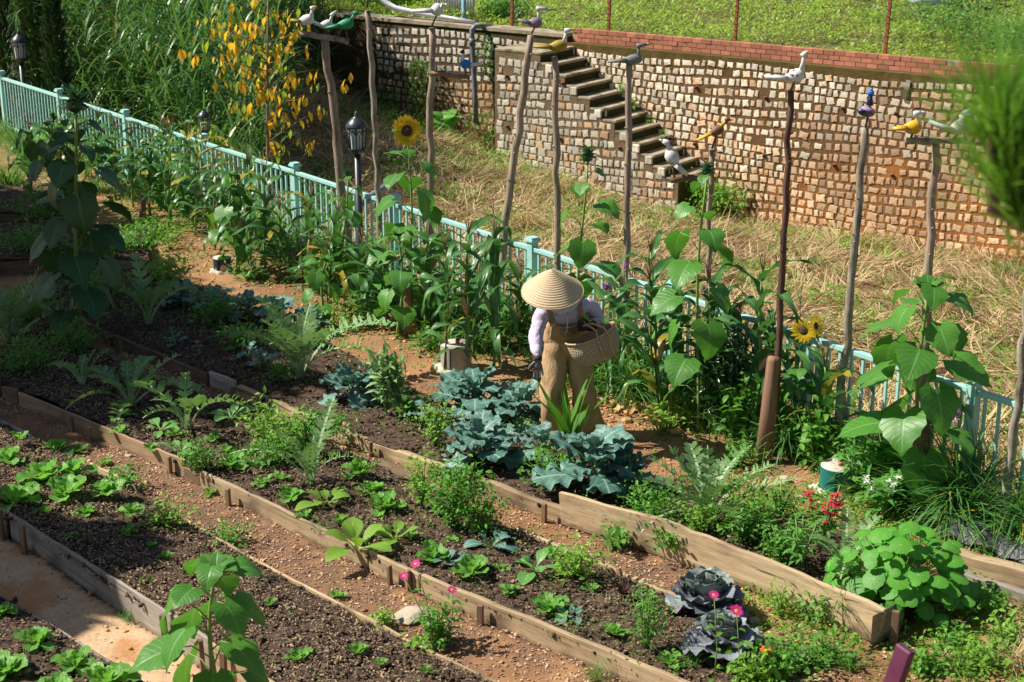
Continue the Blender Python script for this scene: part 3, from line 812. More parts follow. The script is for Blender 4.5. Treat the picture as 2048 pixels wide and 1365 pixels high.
def masonry(t, u0, u1, zlo, zhi, wface, pick, rows_h=.155, stone_w=.165, skip=None, limit=300, mb_rest=None, near_first=True, cover=.76, dwarp=.045):
    """courses of rough stones set proud of the mortar; returns candidates"""
    out = []
    z = zlo; r = 0; rr = random.Random(int(u0 * 100) + 7)
    while z < zhi:
        h = rows_h * rr.uniform(.9, 1.12)
        u = u0 + rr.uniform(0, .1); off_ = r * 1.7
        while u < u1:
            w = stone_w * rr.choice((.62, .8, .95, 1.1, 1.15, 1.45))
            uc, zc_ = u + w / 2, z + h / 2 + dwarp * math.sin(uc_ * 2.1 + r) if False else z + h / 2
            zc_ += dwarp * math.sin(uc * 1.3 + r * .5)
            if (skip is None or not skip(uc, zc_)) and uc < u1 - .04 and rr.random() > .012:
                out.append((uc, zc_, w * cover * rr.uniform(.82, 1.12), h * cover * rr.uniform(.80, 1.14), rr.randrange(14), rr.uniform(-.2, .2), pick(uc, zc_, rr), rr.uniform(.008, .02), wface))
            u += w
        z += h; r += 1
    return out
def place_stones(t, cand, limit, order):
    cand.sort(key=order)
    for (uc, zc_, w, h, k, rot, mt, dep_, wf) in cand[:limit]:
        link('stone', SM[mt][k], t, Matrix.Translation(wall_frame(uc, wf + .005, zc_)) @ RW @ Matrix.Rotation(rot, 4, 'Y') @ Matrix.Diagonal((w, dep_, h, 1)))
    rest = cand[limit:]
    if rest:
        for mt in sorted(set(c[6] for c in rest)): pass
        names = sorted(set(c[6] for c in rest)); mb = MB()
        for i, mt in enumerate(names):
            for k in range(14):
                sel = [c for c in rest if c[6] == mt and c[4] == k]
                if not sel: continue
                ms = np.array([np.array(Matrix.Translation(wall_frame(c[0], c[8] + .005, c[1])) @ RW @ Matrix.Rotation(c[5], 4, 'Y') @ Matrix.Diagonal((c[2], c[7], c[3], 1))) for c in sel])
                mb.scatter(STONES[k], ms, mi=i)
        o = mb.build('stones', [M[q] for q in names], t, False); o['kind'] = 'stuff'
TOPZ = .5
UR = 11.5    # wall runs to here
# --- main wall
wt = thing('retaining_wall', 'long sunlit stone wall with pale rough stones in brown mossy mortar above the dry grass', 'stone wall', (0, 0, 0))
mm = mortarmat('main_wall_mortar', (.22, .13, .065), (.12, .07, .035), (.09, .075, .02), (.44, .18, .05), .95, -1.3, 1.8)
me = MB().box((0, 0, 0), (UR + .1, .42, 3.6)).mesh('mortar', mm, False)
o = link('mortar', me, wt, Matrix.Translation(wall_frame((UR - .1) / 2, .21, TOPZ - 1.8)) @ RW)
# weep holes: short pipes, their inner shade painted as a black disc
M['hole'] = simplemat('pipe_inner_shade', (.012, .01, .01), None, .8)
M['pvc'] = simplemat('grey_pipe', (.16, .18, .21), (.20, .22, .26), .45, 8, .1)
def wall_px(px, py, w=0.0):
    d = ray(px, py); o_ = Vector((0, 0, CH)); n = Vector((WN[0], WN[1], 0)); p0 = wall_frame(0, w, 0)
    t_ = (p0 - o_).dot(n) / d.dot(n); p = o_ + d * t_
    return ((p.x - W0[0]) * WD[0] + (p.y - W0[1]) * WD[1], p.z)
holes = [wall_px(*q) for q in ((1394, 175), (1533, 196), (1687, 217), (1793, 227), (1390, 288), (1530, 311), (1670, 331), (1786, 351))]
holes_b = [wall_px(*q, w=-1.15) for q in ((1015, 152), (1127, 167), (1016, 253), (1122, 278), (1241, 296))]
def hole(parent, u, z, w):
    mbh = MB().tube([(0, .05, 0), (0, -.035, 0)], .035, 12, caps=True)
    mbh.tube([(0, -.0352, 0), (0, -.04, 0)], [.027, .027], 12, caps=True, mi=1)
    link('drain_pipe', mbh.mesh('drain_pipe', [M['rust'], M['hole']]), parent, Matrix.Translation(wall_frame(u, w, z)) @ RW)
for u, z in holes: hole(wt, u, z, 0)
def pick_main(u, z, rr):
    warm = (.1 - z) * .30 + (u - 3) * .07 + rr.uniform(-.35, .35)
    return 'stone_warm' if warm > .35 else 'stone'
skip = lambda u, z: any(abs(u - a) < .07 and abs(z - b) < .07 for a, b in holes) or z > TOPZ - .11 or (u < 4.6 and z < TOPZ - .05 - (u + .0) * .66 - .35 and u < 4.2)
c = masonry(wt, .0, UR - .1, -2.62, TOPZ - .08, 0, pick_main, skip=skip)
place_stones(wt, c, 300, lambda c: abs(c[0] - 7) + abs(c[1] + .9) * .5)
# brick parapet
bt = thing('brick_parapet', 'low course of red bricks running along the top of the sunlit stone wall', 'brick wall', (0, 0, 0))
BW = .30; BH_ = .088
bl = UR + .0
link('mortar', MB().box((0, 0, 0), (bl, .11, BH_ * 3 - .01)).mesh('mortar', M['mortar_brick'], False), bt, Matrix.Translation(wall_frame(bl / 2 + .02, .30, TOPZ + BH_ * 1.5 - .004)) @ RW)
mbr = [MB().box((0, 0, 0), (.198, .135, .076)).mesh('brick', M['brick'], False) for _ in range(1)][0]
cnt = 0
for r in range(3):
    k = 0; u = .02 + (.105 if r % 2 else 0)
    while u < bl:
        if not (r == 2 and random.Random(k * 7).random() < .04):
            link('brick', mbr, bt, Matrix.Translation(wall_frame(u + .1, .30 + random.uniform(-.006, .006), TOPZ + BH_ * (r + .5))) @ RW @ Matrix.Rotation(random.uniform(-.02, .02), 4, 'Z')); cnt += 1
        u += .21; k += 1
# --- wall continuing beyond the stair block, darker with moss
lt = thing('mossy_wall', 'darker mossy stretch of stone wall between the reeds and the stair block', 'stone wall', (0, 0, 0))
mm2 = mortarmat('mossy_wall_mortar', (.15, .10, .06), (.07, .05, .035), (.06, .065, .015), (.26, .15, .06), .8, -.5, 1.5)
u_end = 1.55
link('mortar', MB().box((0, 0, 0), (6.2 - .02, .42, 3.0)).mesh('mortar', mm2, False), lt, Matrix.Translation(wall_frame(-3.13, .23, .6 - 1.5)) @ RW)
def pick_left(u, z, rr): return 'stone_warm' if z < -.55 + rr.uniform(-.1, .1) else 'stone_grey'
c = masonry(lt, -5.0, -.05, -1.5, .48, .02, pick_left, rows_h=.165, stone_w=.17, skip=lambda u, z: abs(z + .50) < .07 or u > -.9 and False, cover=.72)
place_stones(lt, c, 300, lambda c: abs(c[0] + 2) + abs(c[1] + .3))
# concrete ledge on top of it
o = MB().box((0, 0, 0), (6.2, .5, .07)).build('coping_slab', M['step'], lt, False); o.matrix_local = Matrix.Translation(wall_frame(-3.13, .24, .632)) @ RW

# --- stair block
st = thing('stone_staircase', 'masonry block with concrete steps and shade-toned risers descending along the sunlit stone wall', 'staircase', (0, 0, 0))
BWD = 1.15
mm3 = mortarmat('stair_wall_mortar', (.26, .19, .12), (.15, .105, .065), (.08, .075, .02), (.34, .18, .08), .6, -1.5, 3.2)
u_l, _ = wall_px(990, 120, -BWD)
# top platform and steps, read off the photograph as positions along the wall
u_s0 = wall_px(1128, 108, -BWD * .3)[0]
nst = 12; rise = .19; run = None
u_s1 = wall_px(1400, 350, -BWD * .3)[0]
run = (u_s1 - u_s0) / 11.0
zt = TOPZ - .0
prof = [(u_l, -2.9), (u_l, zt - .06)]
uu = u_s0
steps = []
for k in range(nst):
    z_here = zt - .06 - rise * k
    u_a = u_l if k == 0 else u_s0 + run * (k - 1)
    u_b = u_s0 + run * k
    steps.append((u_a, u_b, z_here))
mm_shade = mortarmat('riser_shade_mortar', (.16, .12, .08), (.07, .05, .035), (.05, .055, .015), (.16, .09, .05), .4, -2.6, .5)  # riser shade put into the colour: darker copy of the stair mortar
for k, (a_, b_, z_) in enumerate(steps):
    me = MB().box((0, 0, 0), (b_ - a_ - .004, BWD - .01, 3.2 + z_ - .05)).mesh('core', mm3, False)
    me.materials[0] = mm_shade
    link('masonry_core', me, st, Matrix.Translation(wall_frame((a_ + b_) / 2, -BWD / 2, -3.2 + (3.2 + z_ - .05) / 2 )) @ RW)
    me = MB().box((0, 0, 0), (b_ - a_ - .01, .02, 3.2 + z_ - .06)).mesh('front_mortar', mm3, False)
    link('front_mortar', me, st, Matrix.Translation(wall_frame((a_ + b_) / 2, -BWD + .0, -3.2 + (3.2 + z_ - .06) / 2)) @ RW)
    me = MB().box((0, 0, 0), (b_ - a_ + (.03 if k else .03), BWD + .0, .055)).mesh('tread', M['step'], False)
    o = link('tread', me, st, Matrix.Translation(wall_frame((a_ + b_) / 2 + .012, -BWD / 2 - .005, z_ - .0225)) @ RW)
    bv = o.modifiers.new('bev', 'BEVEL'); bv.width = .012; bv.segments = 2
    if k and False:   # rough stones on the riser above this tread and an end stone at the outer edge
        for j in range(6):
            q = random.Random(k * 9 + j)
            link('riser_stone', SM['stone_warm' if q.random() < .4 else 'stone_grey'][q.randrange(14)], st,
                 Matrix.Translation(wall_frame(a_ - .0, -BWD + .12 + .19 * j, z_ + rise * .45)) @ Matrix.Rotation(wyaw + math.pi / 2, 4, 'Z') @ Matrix.Diagonal((.13, .02, .12, 1)))
    if k:
        if k % 2 == 0 or k > 8:
            me = MB().box((0, 0, 0), (.16, .2, .16)).mesh('corner_stone', M['stone_grey'], False)
            o = link('corner_stone', me, st, Matrix.Translation(wall_frame(a_ - .085, -BWD - .015 + .09, z_ + .09)) @ RW @ Matrix.Rotation(random.uniform(-.1, .1), 4, 'Z'))
            bv = o.modifiers.new('bev', 'BEVEL'); bv.width = .02; bv.segments = 2
def blk_top(u):
    z = steps[0][2]
    for a_, b_, z_ in steps:
        if u >= a_: z = z_
    return z
skip = lambda u, z: z > blk_top(u - .06) - .12 or z > blk_top(u + .1) - .1 or any(abs(u - a) < .11 and abs(z - b) < .11 for a, b in holes_b)
c = masonry(st, u_l + .02, steps[-1][1], -2.5, zt, -BWD - .01, lambda u, z, rr: 'stone_warm' if rr.random() < .1 + (.15 if z < -1.2 else 0) else 'stone_grey', rows_h=.15, stone_w=.155, skip=skip, cover=.84)
place_stones(st, c, 290, lambda c: abs(c[0] - .8) + abs(c[1] + .8) * .4)
for u, z in holes_b: hole(st, u, z, -BWD)
o = MB().box((0, 0, 0), (.3, .02, .1)).build('wood_shim', M['wood_grey'], None, False)
u, z = wall_px(1814, 180); o.data.transform(Matrix.Diagonal((.28, 1, 3.4, 1))); o.matrix_world = Matrix.Translation(wall_frame(u, -.03, z)) @ RW @ Matrix.Rotation(R(10), 4, 'Y')
tag(o, 'small grey board stuck upright on the upper face of the sunlit stone wall', 'board')

# --- chain link fence on the terrace
ct = thing('chain_link_fence', 'chain link fence on rusty angle posts above the brick parapet', 'fence', (0, 0, 0))
for px in (1022, 1215, 1468, 1768, 2070):
    u, _ = wall_px(px, 60 + (px - 1022) * .08, .42)
    mbq = MB().box((0, .0, .85), (.05, .008, 1.7)).box((.021, .025, .85), (.008, .042, 1.7))
    for k in range(14): mbq.box((0, -.006, .12 + k * .115), (.062, .012, .03), mat=Matrix.Rotation(.0, 4, 'X'))
    o = link('post', mbq.mesh('post', M['rust'], False), ct, Matrix.Translation(wall_frame(u, .42, TOPZ)) @ RW @ Matrix.Rotation(R(1.5), 4, 'Y'))
mw = MB(); sp = .085
umin = wall_px(1022, 60, .42)[0]
Hh = 1.5
tri = tpl_of([(0, -.5, 0), (-.43, .25, 0), (.43, .25, 0), (0, -.5, 1), (-.43, .25, 1), (.43, .25, 1)], [(0, 1, 4, 3), (1, 2, 5, 4), (2, 0, 3, 5)], np.zeros((6, 2)))
ms = []
k = 0; u = umin - 0
while u < UR:
    for sgn in (1, -1):
        base = wall_frame(u, .44 + .003 * sgn, TOPZ + .1); tip = wall_frame(u + sgn * Hh, .44 + .003 * sgn, TOPZ + .1 + Hh)
        d = tip - base; L = d.length; Rm = d.to_track_quat('Z', 'Y').to_matrix().to_4x4()
        ms.append(np.array(Matrix.Translation(base) @ Rm @ Matrix.Diagonal((.0055, .0055, L, 1))))
    u += sp; k += 1
mw.scatter(tri, np.array(ms)); o = mw.build('wire_mesh', M['wire'], ct); o['kind'] = 'stuff'

# --- grey drain pipe
pt = thing('drain_pipe', 'tall grey plastic pipe bent over the top of the mossy wall', 'pipe')
pts = []
for (px, py, w) in ((985, 55, .3), (962, 52, -.05), (950, 53, -.17), (944, 60, -.22), (944, 75, -.22), (947, 130, -.22), (950, 190, -.22), (953, 250, -.25)):
    u, z = wall_px(px, py, w); pts.append(wall_frame(u, w, z))
MB().tube(pts, .055, 14).build('pipe', M['pvc'], pt)
MB().tube([pts[4] + Vector((0, 0, -.02)), pts[4] + Vector((0.003, 0, -.16))], .066, 14).build('coupling', M['pvc'], pt)
mbp = MB(); a = atY(790, 362, 19.2); b = atY(720, 408, 18.2); o = MB().tube([a, b], .045, 12).build('plastic_pipe', M['pvc']); tag(o, 'grey pipe lying aslant in the dry grass just behind the black lamp', 'pipe')

# ================================================================ PLANTS: leaf shapes
HEART = [(0, .30), (.06, .74), (.16, .96), (.28, 1), (.45, .88), (.62, .64), (.8, .34), (.93, .12), (1, .0)]
OBOV = [(0, .14), (.15, .22), (.35, .48), (.6, .88), (.78, 1), (.92, .8), (1, .35)]
STRAP = [(0, .8), (.1, 1), (.4, .95), (.7, .65), (.9, .3), (1, .02)]
LANCE = [(0, .05), (.15, .45), (.4, 1), (.6, .9), (.8, .5), (1, .02)]
BLADE = [(0, .7), (.3, 1), (.6, .8), (.85, .4), (1, .03)]
OVAL = [(0, .1), (.2, .75), (.45, 1), (.7, .85), (.9, .45), (1, .05)]
ROUND = [(0, .25), (.1, .62), (.3, .92), (.5, 1), (.7, .92), (.9, .6), (1, .2)]
def variants(n, **kw):
    return [leaf(seed=100 + k * 7, **{a: (b(k) if callable(b) else b) for a, b in kw.items()}) for k in range(n)]
T_SUN = variants(6, L=1, W=1.02, prof=HEART, nv=9, nu=3, fold=.18, curl=lambda k: .5 + .16 * k, wave=.05, wf=2, serr=.06, lobe=.20, cup=.12)
T_CORN = variants(7, L=1, W=.15, prof=STRAP, nv=12, nu=1, fold=.35, curl=lambda k: 1.2 + .32 * k, wave=.35, wf=2.4, serr=0, curl0=lambda k: .15, twist=lambda k: (-1) ** k * .5)
T_KALE = variants(6, L=1, W=.60, prof=[(0, .06), (.16, .10), (.22, .42), (.28, .30), (.40, .85), (.55, .95), (.68, 1), (.85, .92), (.95, .7), (1, .35)], nv=14, nu=3, fold=.15, curl=lambda k: .5 + .2 * k, wave=.26, wf=3.7, serr=.08, curl0=.1, cup=.15)
T_LET = variants(6, L=1, W=.72, prof=OBOV, nv=9, nu=3, fold=.25, curl=lambda k: -.1 + .28 * k, wave=.16, wf=3.5, serr=.06, cup=-.12)
T_PAK = variants(5, L=1, W=.5, prof=[(0, .12), (.3, .14), (.42, .6), (.62, 1), (.85, .8), (1, .15)], nv=9, nu=2, fold=.2, curl=lambda k: .4 + .25 * k, wave=.06, wf=2, serr=.03)
T_SMALL = variants(4, L=1, W=.5, prof=OVAL, nv=3, nu=1, fold=.3, curl=lambda k: .3 + .3 * k)
T_LANCE = variants(4, L=1, W=.26, prof=LANCE, nv=5, nu=1, fold=.35, curl=lambda k: .4 + .35 * k)
T_GR = variants(6, L=1, W=.035, prof=BLADE, nv=6, nu=1, fold=.4, curl=lambda k: .5 + .4 * k)
for k, q in enumerate(T_GR): pass
def thin(n, W, L=1, nv=6, c0=.3, c1=.4, prof=BLADE):
    """single strip blades (2 verts across)"""
    out = []
    for k in range(n):
        V = []; uv = []; F = []; y = z = 0.; a = 0.; cu = c0 + c1 * k
        for i in range(nv + 1):
            v = i / nv; w = np.interp(v, *zip(*prof)) * W / 2
            V += [(-w, y, z), (w, y, z)]; uv += [(.2, v), (.8, v)]
            y += L / nv * math.cos(a); z += L / nv * math.sin(a); a -= cu / nv
            if i < nv: F.append((2 * i, 2 * i + 1, 2 * i + 3, 2 * i + 2))
        out.append(tpl_of(V, F, uv))
    return out
B_REED = thin(6, .030, nv=7, c0=.9, c1=.35)
B_GRASS = thin(5, .022, nv=5, c0=.4, c1=.4)
B_LEMON = thin(6, .016, nv=7, c0=.4, c1=.45)
B_STRAW = thin(6, .018, nv=5, c0=-.9, c1=.45)
B_LEAF = thin(3, .5, nv=2, c0=.2, c1=.5, prof=OVAL)
def rosette_disc(rad=1, n=12, wob=.06, seed=0, dish=.12):
    rr = np.random.default_rng(seed); V = [(0, 0, 0)]; uv = [(.5, .5)]
    for q, s in ((.5, .5), (1, 1)):
        for k in range(n):
            a = 2 * math.pi * k / n; r = q * rad * (1 + (wob * (1 if k % 2 else -1) + wob * (rr.random() - .5)) * (q == 1))
            V.append((r * math.cos(a), r * math.sin(a), dish * q * q * rad + (.05 * (rr.random() - .5) if q == 1 else 0))); uv.append((.5 + .5 * q * math.cos(a), .5 + .5 * q * math.sin(a)))
    F = [(0, 1 + k, 1 + (k + 1) % n) for k in range(n)] + [(1 + k, 1 + n + k, 1 + n + (k + 1) % n, 1 + (k + 1) % n) for k in range(n)]
    return tpl_of(V, F, uv)
# artichoke frond: long arching rib with deeply cut lobes
def frond(seed, L=1.0, W=.32, n=12, curl=1.1):
    rr = np.random.default_rng(seed); V = []; F = []; uv = []
    def addq(pts, uvs):
        b = len(V); V.extend(pts); uv.extend(uvs); F.append(tuple(range(b, b + len(pts))))
    y = z = 0; a = .1; P = []
    for i in range(n * 2 + 1):
        P.append((y, z, a)); y += L / (2 * n) * math.cos(a); z += L / (2 * n) * math.sin(a); a -= curl / (2 * n)
    for i in range(2 * n):
        v = i / (2 * n); w = .020 * (1.3 - v)
        y0, z0, a0 = P[i]; y1, z1, a1 = P[i + 1]
        addq([(-w, y0, z0 + .004), (w, y0, z0 + .004), (w, y1, z1 + .004), (-w, y1, z1 + .004)], [(.48, v), (.52, v), (.52, v), (.48, v)])
    for i in range(6, 2 * n, 1):
        if i % 3 == 2: continue
        v = i / (2 * n); y0, z0, a0 = P[i]
        wl = W / 2 * min(1, max(.12, (v - .2) * 2.8)) * (1.15 - v) ** .6 * 1.2
        for sd in (-1, 1):
            l = wl * (.85 + .3 * rr.random()); sweep = .35 + .3 * v; wd = .020 + .012 * rr.random()
            b = np.array((0, y0, z0)); d = np.array((sd * math.cos(sweep), math.sin(sweep), .18 + .25 * rr.random())); up = np.array((0, 1, 0.))
            p1 = b + d * l * .45; p2 = b + d * l; p2[2] -= l * .25
            addq([tuple(b - up * wd * .6), tuple(p1 - up * wd), tuple(p2), tuple(p1 + up * wd), tuple(b + up * wd * .6)], [(.4, v), (.3, v), (.05, v), (.3, v), (.4, v)])
            if l > .07:
                e = p1; q = np.array((d[0] * .5, .9, .15)); addq([tuple(e), tuple(e + q * l * .32 + d * .01), tuple(e + d * l * .25)], [(.3, v), (.1, v), (.2, v)])
    return tpl_of(V, F, uv)
T_FROND = [frond(k, curl=.7 + .25 * k) for k in range(6)]
MESH = {}
def LM(key, tpls, mat):
    k = (key, mat)
    if k not in MESH: MESH[k] = [tmesh('leaf', tp, M[mat]) for tp in tpls]
    return MESH[k]

# ---------------------------------------------------------------- plant builders
PH = 2.39996
def sunflower(loc, h, nleaf, lsize, label, lean=(0, 0), head=None, hs=.1, dark=False, seed=0, low=.12, rstem=.014, hdir=None, group='tall sunflowers in the garden', curve=.03, petiole=.85):
    rr = random.Random(seed)
    t = thing('sunflower', label, 'sunflower', loc, 0, group)
    pts = []
    for k in range(9):
        f = k / 8
        pts.append(Vector((lean[0] * f ** 1.3 + curve * math.sin(f * 5 + seed), lean[1] * f, h * f)))
    sb = MB().tube(pts, [rstem * (1.1 - .5 * k / 8) for k in range(9)], 8)
    lm = LM('sun', T_SUN, 'l_sun_shade' if dark else 'l_sun')
    nleaf = int(nleaf * 1.2); lsize *= .80
    for k in range(nleaf):
        f = low + (1 - low) * (k + .5) / nleaf
        p = Vector((np.interp(f, np.linspace(0, 1, 9), [q.x for q in pts]), np.interp(f, np.linspace(0, 1, 9), [q.y for q in pts]), h * f))
        yaw = k * PH + seed + rr.uniform(-.3, .3)
        s = lsize * (1.0 - (.5 if head == 'crown' else .72) * max(0, f - .62) / .38) * rr.uniform(.82, 1.12) * (.75 + .25 * min(1, f * 4))
        pl = s * petiole
        d = Vector((-math.sin(yaw), math.cos(yaw), 0))
        e = p + d * pl * .85 + Vector((0, 0, pl * (.25 + .5 * f)))
        sb.tube([p, p + d * pl * .45 + Vector((0, 0, pl * (.3 + .3 * f))), e], [.005, .004, .003], 5)
        pitch = -.15 - 1.0 * rr.random() + .55 * max(0, f - .7) / .3
        link('leaf', lm[rr.randrange(6)], t, xf(e, yaw + rr.uniform(-.25, .25), pitch, rr.uniform(-.35, .35), s))
    sb.build('stem', M['stem'], t)
    top = pts[-1]
    if head == 'bud':
        q = MB()
        q.scatter(ico(1, .1, 3), eulermats([tuple(top + Vector((0, 0, hs * .25)))], 0, 0, 0, [hs * .42]))
        n = 34
        for k in range(n):
            f = k / n; th = k * PH
            q.scatter(T_LANCE[k % 4], eulermats([tuple(top + Vector((0, 0, hs * (.1 + .5 * f))))], th, 1.2 - .1 - .9 * (1 - f) + .0, 0, [hs * .85]))
        q.build('flower_bud', M['l_dark'], t)
    elif head == 'crown':
        q = MB()
        for k in range(9): q.scatter(T_SUN[k % 3], eulermats([tuple(top)], k * PH, .9 - .06 * k, 0, [hs * (1.3 - .07 * (9 - k) * .5)]))
        q.build('young_leaves', M['l_sun'], t)
    elif head == 'bloom':
        flower_head(t, top, hs, hdir or Vector((0, -1, .2)), 'petal_y', 'disc', 30)
    return t
def flower_head(t, c, r, n, petal, disc, np_=16, name='flower', disc_r=.42):
    Rm = Vector(n).normalized().to_track_quat('Z', 'Y').to_matrix().to_4x4()
    base = Matrix.Translation(c) @ Rm
    f = link(name, MB().tube([(0, 0, -r * .12), (0, 0, 0), (0, 0, r * .06)], [r * .3, r * disc_r, r * disc_r * .75], 14).mesh(name, M[disc]), t, base)
    q = MB(); yaw = np.array([k * 2 * math.pi / np_ + random.uniform(-.1, .1) for k in range(np_)])
    p0 = np.column_stack([-np.sin(yaw), np.cos(yaw), yaw * 0]) * r * disc_r * .8
    q.scatter(T_LANCE[0], eulermats(p0, yaw, .22, 0, r * (1 - disc_r * .7) * np.array([random.uniform(.85, 1.12) for _ in yaw])[:, None] * (1.5, 1, 1)))
    if np_ > 20:
        yaw = yaw + .1; q.scatter(T_LANCE[1], eulermats(p0 * .95, yaw, .42, 0, r * (1 - disc_r * .7) * .9))
    o = link('petals', q.mesh('petals', M[petal]), f); o['kind'] = 'stuff'
    return f

def corn(loc, h, nleaf, L, label, seed=0, cob=True, tassel=True, lean=(0, 0), low=.1, group='corn plants along the fence'):
    rr = random.Random(seed)
    t = thing('corn_plant', label, 'corn plant', loc, 0, group)
    pts = [Vector((lean[0] * k / 6 + .012 * math.sin(k * 1.7 + seed), lean[1] * k / 6, h * k / 6)) for k in range(7)]
    MB().tube(pts, [.016 - .0015 * k for k in range(7)], 8).build('stalk', M['stem'] if seed % 3 else M['post_red'], t)
    lm = LM('corn', T_CORN, 'l_corn')
    y0 = rr.random() * 6; nleaf += 3; L *= 1.22
    for k in range(nleaf):
        f = low + (.95 - low) * k / (nleaf - 1)
        p = Vector((lean[0] * f, lean[1] * f, h * f))
        yaw = y0 + (k % 2) * math.pi + rr.uniform(-.5, .5)
        s = L * (.7 + .3 * math.sin(f * 3.0)) * rr.uniform(.85, 1.15)
        link('leaf', lm[rr.randrange(7)], t, xf(p, yaw, 1.0 + rr.uniform(-.15, .25) * 1 - .1, rr.uniform(-.3, .3), (s, s, s)))
    if cob:
        p = Vector((lean[0] * .45, lean[1] * .45, h * .42)); a = rr.random() * 6
        d = Vector((math.cos(a) * .5, math.sin(a) * .5, 1)).normalized()
        q = MB().tube([p, p + d * .05, p + d * .13, p + d * .2, p + d * .23], [.012, .026, .028, .016, .004], 9)
        q.build('cob', M['stem'] if seed % 2 else M['husk'], t)
        MB().tube([p + d * .22, p + d * .26 + Vector((.01, 0, 0))], [.012, .004], 6).build('silk', M['stem_dark'], t)
    if tassel:
        q = MB()
        for k in range(7):
            a = k * PH; q.tube([pts[-1], pts[-1] + Vector((math.cos(a) * .03, math.sin(a) * .03, .12)), pts[-1] + Vector((math.cos(a) * .09, math.sin(a) * .09, .2 + .02 * (k % 3)))], [.003, .003, .0015], 4)
        o = q.build('tassel', M['straw_brown'], t)
    return t

def rosette(name, cat, loc, n, L, tpls, mat, label, group, pitch0=1.25, pitch1=.35, seed=0, base=.02, stemh=0.0, Wm=1.0, leafname='leaf'):
    rr = random.Random(seed)
    t = thing(name, label, cat, loc, rr.random() * 6, group)
    lm = LM(tpls[0], tpls[1], mat)
    if stemh: MB().tube([(0, 0, -.02), (0, 0, stemh)], [.014, .009], 7).build('stem', M['stem'], t)
    for k in range(n):
        f = k / max(1, n - 1)          # 0 inner .. 1 outer
        yaw = k * PH + rr.uniform(-.25, .25)
        s = L * (.62 + .38 * f) * rr.uniform(.85, 1.12)
        pt_ = pitch0 + (pitch1 - pitch0) * f + rr.uniform(-.12, .12)
        d = Vector((-math.sin(yaw), math.cos(yaw), 0)) * base * (.3 + f)
        link(leafname, lm[rr.randrange(len(lm))], t, xf(d + Vector((0, 0, stemh * (1 - .7 * f * (stemh > .05)))), yaw, pt_, rr.uniform(-.2, .2), (s * Wm, s, s)))
    return t
def lettuce(px, py, d, label, seed, group='young lettuces in the beds'):
    p = gg(px, py); s = d * mpp(p) * .55
    return rosette('lettuce', 'lettuce', p, 14 if d > 45 else 9, s * 1.08, ('let', T_LET), 'l_let', label, group, 1.42, .5, seed, base=s * .10)
def kale(px, py, w, h, label, seed, mat='l_kale', n=14):
    p = gg(px, py); m = mpp(p)
    return rosette('kale_plant', 'kale', p, n, w * m * .62, ('kale', T_KALE), mat, label, 'kale plants', 1.3, .1, seed, base=.02, stemh=h * m * .5)
def artichoke(px, py, h, w, label, seed, n=9, lean=0):
    p = gg(px, py); m = mpp(p); L = h * m * 1.35; n = int(n * 1.3)
    return rosette('artichoke_plant', 'artichoke plant', p, n, L, ('frond', T_FROND), 'l_art', label, 'artichoke plants with cut silvery leaves', 1.5, 1.5 - min(1.1, .62 * w / h), seed, base=.02, Wm=1.15, leafname='frond')
def pakchoi(px, py, d, label, seed, mat='l_pak'):
    p = gg(px, py); s = d * mpp(p) * .62
    return rosette('leafy_green', 'leafy green', p, 7, s, ('pak', T_PAK), mat, label, 'loose leafy greens', 1.1, .45, seed, base=.01)
def tuft(name, cat, loc, n, L, mat, label, group=None, spread=1.0, seed=0, tp=None, base=.06, width=1.0, up=1.45):
    rr = np.random.default_rng(seed); tp = tp or B_LEMON
    t = thing(name, label, cat, loc, 0, group)
    q = MB()
    for k in range(len(tp)):
        m = n // len(tp); yaw = rr.random(m) * 6.28
        r = base * np.sqrt(rr.random(m)); P = np.column_stack([r * np.cos(yaw * 3), r * np.sin(yaw * 3), yaw * 0])
        s = L * (.55 + .5 * rr.random(m))
        q.scatter(tp[k], eulermats(P, yaw, up - spread * .65 * rr.random(m), rr.normal(0, .3, m), np.column_stack([s * width * 1.2, s, s])), rr.random(m))
    o = q.build('blades', M[mat], t); o['kind'] = 'stuff'
    return t
